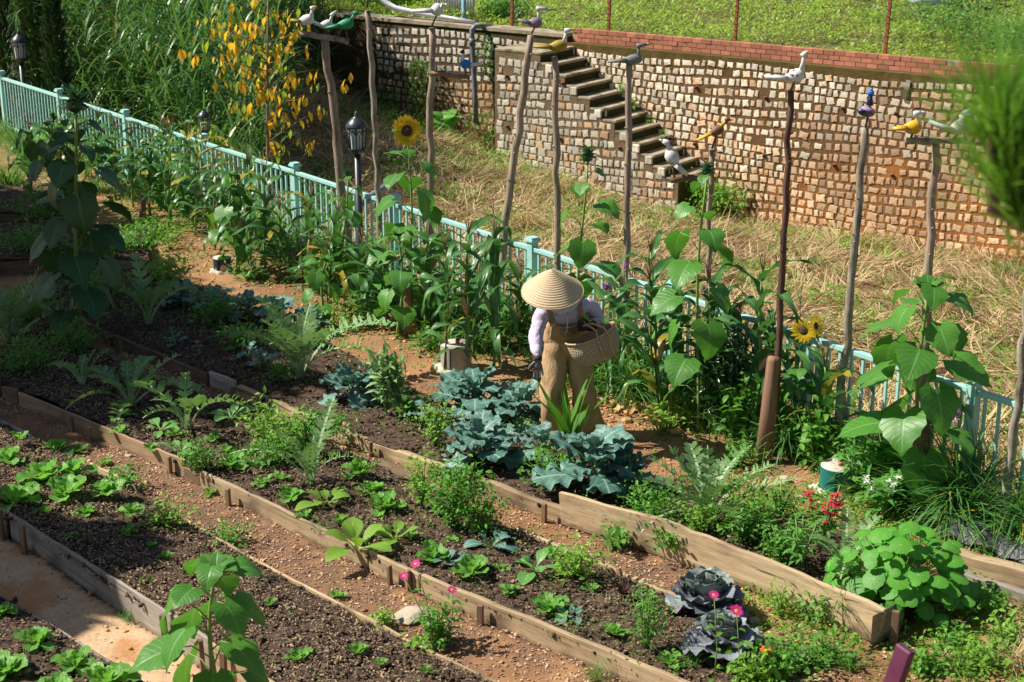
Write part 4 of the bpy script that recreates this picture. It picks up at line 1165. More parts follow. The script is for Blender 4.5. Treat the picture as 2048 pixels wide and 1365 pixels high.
def herb(loc, w, h, n, ls, mat, label, cat='herb bush', name='herb_bush', group='bushy herbs', seed=0, stems=7, tp=None, flowers=None, droop=0.2, cone=False):
    """bushy plant: stems fanning out, small leaves along them"""
    rr = np.random.default_rng(seed); tp = tp or T_SMALL
    t = thing(name, label, cat, loc, 0, group)
    sb = MB(); P = []; Yw = []
    for k in range(stems):
        a = k * PH; r = w / 2 * math.sqrt((k + .5) / stems)
        top = np.array((r * math.cos(a), r * math.sin(a), h * (1 - .35 * (r / (w / 2)) ** 2) * rr.uniform(.8, 1.05)))
        mid = top * (.45, .45, .55)
        sb.tube([(0, 0, -.02), tuple(mid), tuple(top)], [.005, .004, .002], 4)
        m = n // stems
        f = .15 + .85 * rr.random(m) ** .8
        pos = np.where(f[:, None] < .5, mid * (f[:, None] / .5), mid + (top - mid) * ((f[:, None] - .5) / .5))
        pos = pos + rr.normal(0, 1, (m, 3)) * (.02 + w * .05)
        pos[:, 2] = np.maximum(pos[:, 2], .01)
        P.append(pos); Yw.append(rr.random(m) * 6.28)
    sb.build('stems', M['stem'], t)
    P = np.concatenate(P); Yw = np.concatenate(Yw); q = MB(); m = len(P)
    for k in range(len(tp)):
        i = np.arange(m) % len(tp) == k
        q.scatter(tp[k], eulermats(P[i], Yw[i], rr.normal(.25 - droop, .5, i.sum()), rr.normal(0, .4, i.sum()), ls * (.6 + .7 * rr.random(i.sum()))), rr.random(i.sum()))
    o = q.build('leaves', M[mat], t); o['kind'] = 'stuff'
    if flowers:
        fm, fn, fs, zmin = flowers
        q = MB(); c = P[rr.permutation(len(P))]; c = c[c[:, 2] > zmin * h][:fn]
        for j in range(5):
            q.scatter(T_SMALL[j % 4], eulermats(c + rr.normal(0, fs * .15, c.shape), rr.random(len(c)) * 6, rr.normal(.5, .4, len(c)), 0, fs), rr.random(len(c)))
        o = q.build('blossoms', M[fm], t); o['kind'] = 'stuff'
    return t
def cleome(px, py, top, label, seed, r=.05, lean=0):
    """thin stem with palmate leaves and a spidery head of purple petals; base at px,py and head centre at top"""
    p = gb(px, py); tp_ = atY(top[0], top[1], p.y) - p
    rr = np.random.default_rng(seed)
    t = thing('spider_flower', label, 'spider flower', p, 0, 'purple spider flowers')
    sb = MB(); mid = tp_ * .5 + Vector((rr.normal(0, .03), 0, 0)); sb.tube([(0, 0, 0), mid, tp_], [.006, .004, .003], 5); sb.build('stem', M['stem'], t)
    q = MB()
    for k in range(9):
        f = .15 + .75 * k / 9; c = mid * (f / .5) if f < .5 else mid.lerp(tp_, (f - .5) / .5)
        yaw0 = k * PH
        for j in range(5):
            a = yaw0 + (j - 2) * .5; pos = c + Vector((-math.sin(yaw0), math.cos(yaw0), .3)) * .04
            q.scatter(T_LANCE[j % 4], eulermats([tuple(pos)], a, .2, 0, [.09]), rr.random(1))
    o = q.build('leaves', M['l_bals'], t); o['kind'] = 'stuff'
    q = MB(); n = 46; yaw = rr.random(n) * 6.28
    q.scatter(B_LEAF[0], eulermats(np.tile(np.array(tp_), (n, 1)) + np.column_stack([0 * yaw, 0 * yaw, rr.uniform(-r * .5, r * .5, n)]), yaw, rr.uniform(-.3, 1.2, n), 0, r * rr.uniform(.7, 1.2, n)[:, None] * (.8, 1, 1)), rr.random(n))
    q.build('flower_head', M['petal_p'], t)
    return t
def zinnia(base, heads, petal, label, seed, lsz=.06, r=.03):
    p = gg(*base); rr = random.Random(seed)
    t = thing('zinnia', label, 'zinnia', p, 0, None)
    sb = MB(); q = MB()
    for i, (hx, hy) in enumerate(heads):
        e = atY(hx, hy, p.y - .02 * i) - p
        mid = e * .5 + Vector((.02, 0, 0)); sb.tube([(0, 0, 0), mid, e], [.004, .003, .0025], 5)
        for k in range(8):
            f = .1 + .8 * k / 8; c = (mid * (f * 2) if f < .5 else mid.lerp(e, f * 2 - 1)); a = k * PH
            q.scatter(T_SMALL[k % 4], eulermats([tuple(c)], a, .2, 0, [lsz * rr.uniform(.8, 1.2)]), np.array([rr.random()]))
        flower_head(t, e, r, Vector((rr.uniform(-.3, .3), -.5, 1)), petal, 'petal_y', 16, 'flower', .3)
    sb.build('stem', M['stem'], t); o = q.build('leaves', M['l_herb'], t); o['kind'] = 'stuff'
    return t

# ================================================================ PLANTING
# --- sunflowers: base pixel on the ground, top pixel
def sun_at(base, top, nleaf, lpx, label, **kw):
    p = gg(*base); e = atY(top[0], top[1], p.y) - p
    return sunflower(p, e.z, nleaf, lpx * mpp(p), label, lean=(e.x, 0), **kw)
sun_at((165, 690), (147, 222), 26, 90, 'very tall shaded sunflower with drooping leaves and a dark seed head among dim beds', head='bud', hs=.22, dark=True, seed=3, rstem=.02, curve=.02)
sun_at((820, 650), (817, 262), 15, 72, 'sunflower in full yellow bloom standing beside the black garden lamp', head='bloom', hs=.145, seed=5, hdir=Vector((.15, -1, .25)))
sun_at((1158, 745), (1169, 322), 14, 78, 'sunflower with a spiky dark bud rising behind the conical hat', head='bud', hs=.13, seed=9)
sun_at((1388, 862), (1413, 352), 17, 88, 'tall sunflower with a spiky bud and one yellowed leaf, near the dark pepper bush', head='bud', hs=.11, seed=14)
sun_at((1832, 1005), (1850, 575), 22, 118, 'broad sunflower with big heart-shaped leaves beside the green drum', head='crown', hs=.13, seed=21, rstem=.017, low=.1)
p = g(436, 1460, 0.1)
e = atY(428, 1140, p.y) - p
sunflower(p, e.z, 17, 118 * mpp(p), 'young sunflower with wide leaves standing close up before the clay path', lean=(e.x, 0), head='crown', hs=.12, seed=33, rstem=.014, low=.05)
sun_at((690, 600), (690, 352), 12, 55, 'slim sunflower with a small bud against the fence, touching the leaning pole with three birds', head='bud', hs=.07, seed=41)
sun_at((640, 650), (655, 520), 9, 50, 'short sunflower without flower beside the dark dry stalks', head='crown', hs=.07, seed=45)
sun_at((800, 680), (800, 470), 12, 58, 'leafy sunflower without flower beside the tan wooden stump', head='crown', hs=.08, seed=49)
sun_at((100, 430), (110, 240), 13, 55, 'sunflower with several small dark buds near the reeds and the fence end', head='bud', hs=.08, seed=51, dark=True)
sun_at((470, 545), (462, 350), 10, 50, 'bushy sunflower half hidden by corn leaves before the fence', head='crown', hs=.07, seed=58)
# branching small flowered sunflower
t = sun_at((1592, 850), (1600, 700), 11, 58, 'branching small sunflower with two yellow blooms side by side', head=None, seed=63)
b0 = t.location
for k, (hx, hy, r, d) in enumerate(((1607, 662, .10, (-.1, -1, .35)), (1632, 652, .085, (.6, -.7, .3)))):
    e = atY(hx, hy, b0.y - .25) - b0; s0 = atY(1600, 702, b0.y) - b0
    MB().tube([s0, s0.lerp(e, .5) + Vector((.01, 0, .02)), e], [.005, .004, .004], 6).build('branch', M['stem'], t)
    flower_head(t, e, r, Vector(d), 'petal_y', 'disc', 16, 'flower', .34)

# --- corn
def corn_at(base, topy, L, label, n=9, lean=0, **kw):
    p = gg(*base); e = atY(base[0] + lean, topy, p.y) - p
    return corn(p, e.z, n, L, label, lean=(e.x, 0), **kw)
CORN = [
 ((476, 545), 352, .55, 'corn plant with one thick reddish dry cob beside the dark blue drum', dict(seed=2)),
 ((300, 430), 285, .5, 'corn plant growing just behind the broken reddish stump', dict(seed=3)),
 ((392, 470), 290, .55, 'corn plant with browned lower leaves amid the white flowered weeds', dict(seed=4)),
 ((340, 455), 270, .5, 'corn plant with pale tassel between the reddish stump and the white flowered weeds', dict(seed=7)),
 ((230, 400), 262, .5, 'corn plant nearest to the purple spider flower by the reeds', dict(seed=8)),
 ((60, 400), 262, .5, 'yellowing corn plant at the shaded end of the fence', dict(seed=12)),
 ((660, 620), 500, .42, 'small corn plant with a bent dark stalk, standing before a grass clump', dict(seed=13, cob=False)),
 ((935, 742), 470, .55, 'corn plant with two dark cobs beside the pale concrete drum', dict(seed=16)),
 ((990, 740), 478, .55, 'corn plant with long dark leaves close to the raised sleeve of the person', dict(seed=17)),
 ((892, 738), 500, .45, 'thin bare corn stalk standing in front of the pale concrete drum', dict(seed=19, cob=False)),
 ((853, 668), 480, .5, 'corn plant with yellowed leaves beside the tan wooden stump', dict(seed=22)),
 ((1303, 818), 505, .55, 'tall corn plant beside the wicker basket with upright dark leaves', dict(seed=25)),
 ((1324, 838), 560, .5, 'corn plant with a reddish stalk leaning on its taller neighbour near the basket', dict(seed=26, lean=-22)),
 ((1357, 790), 600, .5, 'corn plant half buried in the dark pepper bush', dict(seed=31, cob=False)),
 ((1512, 890), 545, .55, 'tall corn plant with folded top leaves before the dark brown pole', dict(seed=28, lean=12)),
 ((1545, 850), 660, .55, 'corn plant bending over the thick reddish post', dict(seed=34, cob=False)),
 ((1650, 930), 735, .5, 'dying corn plant with a reddish brown dried stalk behind the drum', dict(seed=37, cob=False)),
]
for b, ty, L, lab, kw in CORN: corn_at(b, ty, L, lab, **kw)
for k, (b, ty, lab) in enumerate([((120, 380), 235, 'shaded corn plant at the back of the dark sunflower, near the reeds'), ((195, 392), 240, 'corn plant under the purple spider flower by the reeds'), ((330, 425), 262, 'corn plant against the fence between stump and hidden lamp'), ((375, 440), 275, 'corn plant against the fence beside the hidden lamp'), ((500, 520), 330, 'corn plant crowding the fence behind the reddish cob'), ((530, 540), 345, 'corn plant just before the trunk of the yellow tree'), ((620, 590), 400, 'corn plant next to the wide fence post and dark dry stalk'), ((675, 620), 430, 'corn plant under the slim sunflower by the leaning pole'), ((1255, 790), 600, 'corn plant half hidden by the basket handle'), ((1480, 850), 640, 'corn plant in the shadow of the dark pepper bush'), ((1420, 700), 560, 'corn plant showing above the pepper bush leaves'),
  ((560, 560), 420, 'corn plant in the long grass under the wide fence post'), ((725, 640), 500, 'corn plant close to the foot of the black lamp'), ((770, 660), 520, 'corn plant between lamp and leafy sunflower'), ((1040, 700), 560, 'corn plant tucked behind the conical hat brim'),
  ((430, 500), 330, 'corn plant rising from the tall white flowered weeds'), ((150, 380), 262, 'corn plant in shade behind the tall dark sunflower'), ((265, 415), 275, 'corn plant next to the reddish stump, leaves drooping'), ((960, 690), 520, 'corn plant at the back of the tall pair by the drum')]):
    corn_at(b, ty, .48, lab, seed=60 + k, cob=k % 2 == 0)
# small yellow-green maize seedling
corn_at((1215, 815), 740, .2, 'pale yellow green seedling growing among orange stones below the basket', n=5, seed=40, cob=False, tassel=False, group=None)

# --- kale
for a in [(368, 610, 100, 50, 'first blue green kale at the shaded end of its row', 1), (432, 618, 100, 50, 'blue green kale second from the shaded end of its row', 2), (500, 632, 105, 55, 'blue green kale in the middle of the far row behind a fresh green herb', 3),
          (558, 645, 105, 55, 'blue green kale with pale curled leaves behind the large artichoke', 4), (620, 665, 100, 50, 'last blue green kale of the far row beside the orange path', 5),
          (702, 798, 130, 70, 'blue green kale beside the upright silvery sage in mid bed', 6), (745, 790, 90, 60, 'smaller kale touching the sage like plant', 16),
          (950, 830, 190, 120, 'large kale with wavy leaves in front of the concrete drum', 7), (1035, 855, 170, 110, 'large kale directly below the lowered gloved hand', 8), (960, 920, 185, 100, 'spreading kale with dark lower leaves nearest the pale log', 9), (1085, 915, 130, 90, 'kale squeezed between the big ones and the sword leaves', 10),
          (1190, 975, 230, 160, 'biggest kale with one tall pale leaf beside the sword leaves', 11), (1250, 975, 150, 80, 'kale with low dark leaves next to the mint patch', 12)]:
    kale(a[0], a[1], a[2] * .84, a[3] * .9, a[4], a[5], n=20 if a[2] > 140 else 14)
for a in [(350, 690, 45, 30, 'small pale kale seedling near the shaded grass herb', 21), (520, 735, 60, 40, 'kale seedling beside the little pink flower', 22), (500, 718, 50, 40, 'thin kale seedling in dark soil', 23), (845, 850, 70, 60, 'young kale with one pale leaf beside the five fingered weed', 24)]:
    kale(*a[:5], a[5], n=7)
# --- artichokes
for a in [(600, 755, 175, 150, 'large bushy artichoke with pale stalks at the end of the far kale row', 1, 13), (262, 812, 130, 175, 'spreading artichoke in half shade beyond the sawn planks', 2, 11), (374, 858, 135, 95, 'upright three stalked artichoke catching the sun', 3, 6),
          (622, 970, 130, 85, 'silvery artichoke between two herb bushes in the middle bed', 4, 7), (1412, 1040, 165, 215, 'wide sunlit artichoke beside the mint patch and red balsam', 5, 14), (297, 648, 120, 60, 'feathery silver green artichoke standing in shade near the far bed', 6, 7),
          (165, 770, 90, 60, 'small dim artichoke next to the tall shaded sunflower', 7, 6), (20, 690, 170, 150, 'dim artichoke at the shaded edge of the garden', 8, 10), (1690, 1150, 130, 110, 'dark green ferny artichoke behind the nasturtium', 9, 8)]:
    artichoke(*a[:5], a[5], a[6])
# sage
p = gg(775, 825); herb(p, .24, .52, 260, .13, 'l_art', 'upright pale sage-like plant between kale and the chip path', 'herb', 'sage_plant', None, 5, 6, T_LANCE, droop=-.8)
# --- lettuces
LET = [
 (18, 925, 62, 'lettuce at the shaded upper corner of the lettuce bed'), (88, 960, 82, 'big lettuce beside the shaded upper lath'), (148, 948, 66, 'lettuce touching the upper lath, in half shade'),
 (132, 995, 88, 'widest lettuce with bright veins in the lettuce bed'), (30, 1010, 95, 'large deep green lettuce close above the bowed board'), (212, 990, 62, 'lettuce next to the strawberry-like weed on the lath'),
 (112, 905, 60, 'dim lettuce on the far corner next to the shadowed path'), (90, 1030, 36, 'small lettuce above the split in the bowed board'), (170, 1030, 44, 'neat round lettuce in the third row of the lettuce bed'), (265, 1028, 44, 'lettuce beside the trailing weed'),
 (256, 1070, 34, 'pale small lettuce in open soil'), (140, 1078, 26, 'little lettuce above the bowed board middle'), (332, 1118, 34, 'lettuce alone in the middle of bare soil'), (215, 1115, 20, 'tiniest lettuce sprout in the lettuce bed'),
 (300, 1168, 34, 'lettuce near the sunflower top, above the bowed board'), (596, 1320, 46, 'bright lettuce beside a broad sunflower leaf'), (618, 1195, 28, 'small lettuce near the flush lath'), (716, 1306, 40, 'yellow green lettuce in the lower part of the lettuce bed'),
 (672, 1195, 34, 'lettuce leaning over the flush lath'), (540, 1210, 26, 'low lettuce sprout between the young sunflower and the flush lath'), (650, 1395, 44, 'lettuce cut by the lower border of the picture'),
 (74, 1290, 74, 'upright lettuce in the corner bed beside the clay path'), (12, 1350, 84, 'frilly lettuce in the very corner of the corner bed'), (150, 1335, 70, 'lettuce touching the wavy lath'), (215, 1372, 100, 'broad lettuce cluster by the lath at the lower border'), (6, 1228, 46, 'cut off lettuce at the upper end of the corner bed'), (110, 1385, 70, 'lettuce between the two frilly ones in the corner bed'),
 (462, 935, 56, 'upright lettuce beyond the creeping herb on the board'), (580, 1000, 50, 'flat lettuce below the silvery artichoke'), (716, 950, 64, 'pale lettuce beside the loose brown plank'), (770, 1018, 62, 'lettuce in shadow of the tall herb bush'), (745, 985, 50, 'lettuce just below the loose brown plank'),
 (944, 1150, 70, 'upright bright lettuce with a hollow heart'), (866, 1120, 60, 'lettuce under the bushy herb'), (1018, 1185, 38, 'small upright lettuce in the sun, casting a round shadow'), (1100, 1225, 66, 'ragged lettuce beside the kohlrabi seedling'), (1232, 1270, 42, 'spiky lettuce near the wormwood-like bush'),
 (1340, 1330, 48, 'round frilly lettuce below the red cabbage'), (525, 970, 40, 'dark lettuce in the herb bed near the artichoke'), (240, 868, 34, 'dim small lettuce behind the sawn plank'), (350, 872, 36, 'dim lettuce under the upright artichoke'), (1105, 1110, 40, 'lettuce beside the half buried lath'), (455, 905, 36, 'sprout between the basil and the frilly lettuce'), (1240, 1080, 40, 'leafy sprout at the foot of the wide warped board'),
]
for k, (x, y, d, lab) in enumerate(LET): lettuce(x, y, d * 1.1, lab, 100 + k)
for k, (x, y, d, lab, mt) in enumerate([
  (322, 862, 80, 'pale round leaved green near the sawn plank', 'l_pak'), (362, 905, 75, 'leafy green with broad limp leaves at the plank', 'l_pak'), (462, 838, 95, 'pale broad leaved green standing above the chip path', 'l_pak'), (655, 1010, 110, 'mustard green with ragged leaves in the middle of the herb bed', 'l_herb_y'),
  (715, 1100, 150, 'large mustard green hanging its leaves over the sawn plank', 'l_herb_y'), (790, 1080, 100, 'mustard green beside the bushy herb', 'l_herb_y'), (985, 1095, 100, 'blue green kohlrabi leaves next to the half buried log', 'l_kale'), (900, 1130, 90, 'kohlrabi with two pale leaves beside the hollow lettuce', 'l_kale'),
  (1070, 1140, 110, 'kohlrabi seedling with long flat leaves on open soil', 'l_pak'), (1145, 1235, 70, 'small kohlrabi seedling next to the ragged lettuce', 'l_kale'), (240, 835, 60, 'dim broad leaved seedling beside the spreading artichoke', 'l_pak'), (1690, 1125, 80, 'pale broad leaf plant below the red balsam', 'l_herb')]):
    pakchoi(x, y, d, lab, 300 + k, mt)

# --- red cabbages
def red_cabbage(px, py, d, label, seed):
    p = gg(px, py); s = d * mpp(p) * .56
    t = thing('red_cabbage', label, 'cabbage', p + Vector((0, 0, .07)), 0, None)
    lm = LM('cab', variants(5, L=1, W=1.15, prof=ROUND, nv=10, nu=4, fold=.1, curl=lambda k: -.1 + .22 * k, wave=.18, wf=3.2, serr=.05, cup=-.25), 'l_red'); lm2 = LM('cab', T_KALE, 'l_redin') if False else None
    lmi = MESH.setdefault(('cab', 'l_redin'), [tmesh('leaf', tp, M['l_redin']) for tp in variants(5, L=1, W=1.15, prof=ROUND, nv=10, nu=4, fold=.1, curl=lambda k: -.5 + .2 * k, wave=.18, wf=3.2, serr=.05, cup=-.3)])
    rr = random.Random(seed)
    for k in range(22):
        f = k / 21; yaw = k * PH
        link('leaf', (lm if f > .55 else lmi)[rr.randrange(5)], t, xf(Vector((-math.sin(yaw), math.cos(yaw), 0)) * s * .12 * f + Vector((0, 0, .11 * (1 - f))), yaw, 1.35 - 1.35 * f, rr.uniform(-.15, .15), s * (.5 + .5 * f) * rr.uniform(.9, 1.1)))
    return t
red_cabbage(1412, 1235, 150, 'upper purple cabbage with cupped grey green heart beside the wide warped board', 1)
red_cabbage(1448, 1318, 138, 'lower bluish cabbage with frilled leaves beneath the pink zinnia', 2)

# --- nasturtium mound
p = gg(1800, 1190)
nt_ = thing('nasturtium', 'mound of round bright green nasturtium leaves spilling over the bed corner', 'nasturtium', p)
ND = [tmesh('leaf', rosette_disc(1, 22, .035, k, -.10), M['l_nas']) for k in range(4)]
def nasmat():
    m = M['l_nas']; t = m.node_tree; b = t.nodes['Principled BSDF']
    tc = N(t, 'TexCoord'); mp = N(t, 'Mapping'); mp.inputs['Location'].default_value = (-.5, -.5, 0); t.links.new(tc.outputs['UV'], mp.inputs[0])
    vl = N(t, 'VectorMath', operation='LENGTH'); t.links.new(mp.outputs[0], vl.inputs[0])
    sx = N(t, 'SeparateXYZ'); t.links.new(mp.outputs[0], sx.inputs[0])
    a = mth(t, 'ARCTAN2', sx.outputs[1], sx.outputs[0]); w = mth(t, 'COSINE', mth(t, 'MULTIPLY', a, 9))
    v = mth(t, 'MULTIPLY', mth(t, 'GREATER_THAN', w, .93), mth(t, 'SUBTRACT', 1, mth(t, 'MULTIPLY', vl.outputs['Value'], 2.4), True))
    v = mth(t, 'MAXIMUM', v, mth(t, 'LESS_THAN', vl.outputs['Value'], .035))
    old = b.inputs['Base Color'].links[0].from_socket
    t.links.new(mixc(t, mth(t, 'MULTIPLY', v, .7), old, (.45, .6, .3)), b.inputs['Base Color'])
nasmat()
rr = random.Random(5); sb = MB(); n = 0; placed = []
tries = 0
while n < 130 and tries < 4000:
    tries += 1
    a = rr.uniform(0, 2 * math.pi); el = rr.uniform(.02, 1.45); q = rr.uniform(.70, 1.12) * (.85 + .3 * float(vnoise(a * 1.4 + 3, el * 2.2, 77)))
    c = Vector((math.cos(a) * math.cos(el) * .42 * q, math.sin(a) * math.cos(el) * .40 * q, .42 * math.sin(el) * q - .02))
    if any((c - o).length < .042 for o in placed): continue
    if c.y > .25 and c.z < .2: continue
    placed.append(c); n += 1
    nrm = (c.normalized() * .55 + Vector((-.25, -.25, .8))).normalized()
    nrm = (nrm + Vector((rr.uniform(-.3, .3), rr.uniform(-.3, .3), 0))).normalized()
    link('leaf', ND[rr.randrange(4)], nt_, Matrix.Translation(c) @ nrm.to_track_quat('Z', 'Y').to_matrix().to_4x4() @ Matrix.Rotation(rr.random() * 6, 4, 'Z') @ Matrix.Scale(rr.choice((rr.uniform(.026, .045), rr.uniform(.045, .066), rr.uniform(.055, .078))), 4))
    sb.tube([(c.x * .15, c.y * .15, 0), (c.x * .6, c.y * .6, c.z * .7), c - nrm * .003], [.003, .003, .0025], 4)
sb.build('stalks', M['stem'], nt_)['kind'] = 'stuff'
# --- balsam, marigold, herbs
def balsam(px, py, w, h, label, seed, fm=None, fn=0, mat='l_bals'):
    p = gg(px, py); m = mpp(p)
    rr = random.Random(seed); t = thing('balsam_plant', label, 'balsam', p, 0, 'balsam plants')
    lm = LM('bals', variants(4, L=1, W=.24, prof=LANCE, nv=7, nu=1, fold=.3, curl=lambda k: .5 + .3 * k, serr=.06), mat)
    H_ = h * m; Wd = w * m; sb = MB(); fb = MB()
    for s in range(4 if w > 60 else 2):
        a = s * 1.9 + seed; top = Vector((math.cos(a) * Wd * .28, math.sin(a) * Wd * .22, H_ * rr.uniform(.75, 1)))
        sb.tube([(0, 0, 0), top * .5 + Vector((0, 0, .02)), top], [.008, .006, .004], 6)
        for k in range(15):
            f = .25 + .75 * k / 14; c = top * f; yaw = k * PH
            link('leaf', lm[rr.randrange(4)], t, xf(c, yaw, .25 + .6 * max(0, f - .6), 0, Wd * .34 * (1 - .4 * max(0, f - .6) / .4) * rr.uniform(.85, 1.1)))
        for k in range(fn // 4 + (fn > 0)):
            c = top * rr.uniform(.6, .95) + Vector((rr.uniform(-.04, .04), -.05, .02))
            for j in range(5):
                fb.scatter(T_SMALL[j % 4], eulermats([tuple(c)], j * 1.25 + k, .3 + rr.uniform(-.3, .5), 0, [.035]), np.array([rr.random()]))
    sb.build('stem', M['stem'], t)
    if fn: fb.build('blossoms', M[fm], t)['kind'] = 'stuff'
    return t
balsam(1640, 1105, 130, 150, 'balsam plant with red and pink flowers among narrow leaves', 1, 'petal_r', 26)
balsam(1600, 1140, 100, 110, 'balsam without flowers whose long leaves hang near the warped board', 2)
balsam(1762, 1040, 140, 110, 'balsam with small white flowers in front of the dark trunk', 3, 'petal_w', 10)
balsam(1560, 1040, 90, 90, 'balsam with bare green tips next to the wide artichoke', 4)
HB = [
 ((905, 1050), 150, 130, 620, .045, 'l_herb', 'tall fresh green herb bush growing between lettuces', {}),
 ((845, 1010), 90, 110, 260, .045, 'l_herb_y', 'yellowish herb bush leaning on the taller one', {}),
 ((960, 1060), 120, 90, 380, .04, 'l_herb', 'spreading low herb bush merging into the tall one', {}),
 ((620, 905), 90, 90, 420, .045, 'l_herb', 'dense dark green bush beside the pale log plank', {}),
 ((530, 885), 130, 90, 330, .05, 'l_herb_y', 'yellow green herb spreading over the chip path', {}),
 ((575, 905), 110, 70, 260, .05, 'l_herb_y', 'pale leafed herb before the silvery artichoke', {}),
 ((1292, 1300), 85, 150, 420, .04, 'l_herb', 'upright narrow leafed bush next to the red cabbages', dict(tp='lance')),
 ((870, 890), 70, 90, 220, .045, 'l_herb_y', 'upright herb with thin leaves in front of the big kale', {}),
 ((1490, 1075), 150, 85, 760, .04, 'l_herb', 'dense basil bush behind the wide warped board', {}),
 ((1560, 1120), 110, 80, 420, .04, 'l_herb', 'basil bush between the warped board and balsam', {}),
 ((1300, 1035), 160, 55, 760, .035, 'l_herb', 'low mint patch spreading at the foot of the biggest kale', {}),
 ((1400, 1060), 110, 50, 380, .035, 'l_herb_y', 'low fresh mint around the artichoke stalks', {}),
 ((430, 645), 120, 60, 420, .05, 'l_herb', 'bright green herb in front of the far kale row', {}),
 ((395, 940), 90, 60, 300, .04, 'l_herb', 'creeping small leafed herb hanging over the plank gap', {}),
 ((1150, 1150), 120, 60, 320, .045, 'l_herb_y', 'yellowish straggly herb beside bare dead twigs', {}),
 ((1230, 1095), 70, 50, 130, .05, 'l_herb', 'small clump leaning against the wide warped board', {}),
 ((245, 980), 100, 50, 170, .05, 'l_herb', 'three leafed creeping weed crossing the upper lath', {}),
 ((330, 1040), 150, 26, 330, .035, 'l_herb_y', 'trailing small leafed weed along the lath by the clay patch', {}),
 ((455, 1090), 120, 40, 200, .04, 'l_herb', 'weed trailing over the lath behind the young sunflower', {}),
 ((875, 1290), 90, 90, 200, .05, 'l_herb', 'leafy weed below the zinnias at the chip path', {}),
 ((760, 1260), 60, 35, 90, .05, 'l_herb_y', 'small weed at the joint of the flush lath', {}),
 ((840, 1310), 80, 30, 120, .05, 'l_herb_y', 'low weed next to the pale flat stone', {}),
 ((1640, 1235), 150, 50, 300, .045, 'l_herb', 'matted weeds creeping along the bottom of the warped board', {}),
 ((1560, 1230), 60, 70, 90, .06, 'l_herb_y', 'tufted weed growing up the face of the warped board', dict(tp='lance')),
 ((1560, 1345), 180, 60, 420, .045, 'l_herb', 'dense weedy greens around the orange flower', {}),
 ((1500, 1365), 120, 60, 240, .06, 'l_herb_y', 'light green zinnia foliage at the lower border', {}),
 ((1650, 1320), 140, 40, 260, .045, 'l_herb', 'low weeds between the warped board end and the purple post', {}),
 ((1950, 1230), 130, 60, 320, .04, 'l_herb', 'weeds growing out of the red earth beside the nasturtium', {}),
 ((2010, 1290), 120, 60, 300, .04, 'l_herb_y', 'leafy weeds on the red earth at the picture border', {}),
 ((1900, 1290), 80, 40, 150, .04, 'l_herb', 'small weeds on the bare red earth', {}),
 ((300, 480), 170, 40, 600, .05, 'l_herb', 'squash vine with light leaves near the grey sunlit plank', {}),
 ((260, 500), 150, 40, 400, .06, 'l_herb', 'squash leaves piled over the far shaded bed', {}),
 ((90, 430), 200, 40, 600, .05, 'l_herb', 'leafy greens filling the far shaded bed', {}),
 ((60, 500), 200, 50, 700, .05, 'l_herb', 'dark greens in the second shaded bed', {}),
 ((190, 520), 160, 50, 420, .05, 'l_herb', 'dark greens before the grey sunlit plank', {}),
 ((60, 640), 200, 70, 700, .05, 'l_herb', 'shaded weeds around the dim artichoke', {}),
 ((200, 590), 160, 50, 420, .05, 'l_herb', 'shaded low greens beneath the tall sunflower', {}),
 ((50, 740), 180, 70, 520, .05, 'l_herb', 'shaded bushy greens at the edge before the planks', {}),
 ((420, 420), 120, 60, 500, .04, 'l_herb_y', 'white flowered weeds between the corn stalks', dict(fl=('petal_w', 90, .02, .4))),
 ((440, 460), 120, 70, 500, .04, 'l_herb', 'tall white flowered weeds beside the dark blue drum', dict(fl=('petal_w', 70, .02, .5))),
 ((340, 500), 110, 60, 260, .045, 'l_herb_y', 'yellow green weeds on the orange earth by the stump', {}),
 ((330, 560), 120, 40, 220, .07, 'l_herb_y', 'squash leaves lying at the shaded end of the kale row', {}),
 ((730, 640), 90, 60, 260, .05, 'l_herb_y', 'bushy weeds at the foot of the leafy sunflower', {}),
 ((780, 620), 90, 80, 300, .05, 'l_herb', 'tall weeds beside the tan wooden stump', {}),
 ((1075, 745), 90, 70, 260, .06, 'l_bals', 'cassava-like weed beside the lowered gloved hand', dict(tp='lance')),
 ((1010, 690), 120, 100, 420, .05, 'l_herb', 'weeds growing behind the straw hat and corn', dict(tp='lance')),
 ((560, 760), 60, 40, 120, .05, 'l_herb', 'small weeds at the foot of the large artichoke', {}),
 ((660, 870), 110, 40, 300, .04, 'l_herb', 'low dark herb along the pale log', {}),
 ((820, 830), 80, 40, 200, .06, 'l_herb', 'low leafy weeds before the chip path in kale shade', {}),
 ((1560, 740), 80, 60, 200, .06, 'l_dark', 'dark leaves behind the thick reddish post', {}),
]
for k, (b, w, h, n, ls, mt, lab, ex) in enumerate(HB):
    p = gg(*b); m = mpp(p)
    herb(p, w * m, h * m * 1.05, n, ls, mt, lab, seed=500 + k, tp=T_LANCE if ex.get('tp') else None, flowers=ex.get('fl'), stems=9)
p = gg(1440, 860); m = mpp(p)
herb(p, 150 * m, 260 * m, 1500, .09, 'l_dark', 'large dark leaved pepper bush in front of the fence', 'bush', 'pepper_bush', None, 900, 16, T_LANCE)
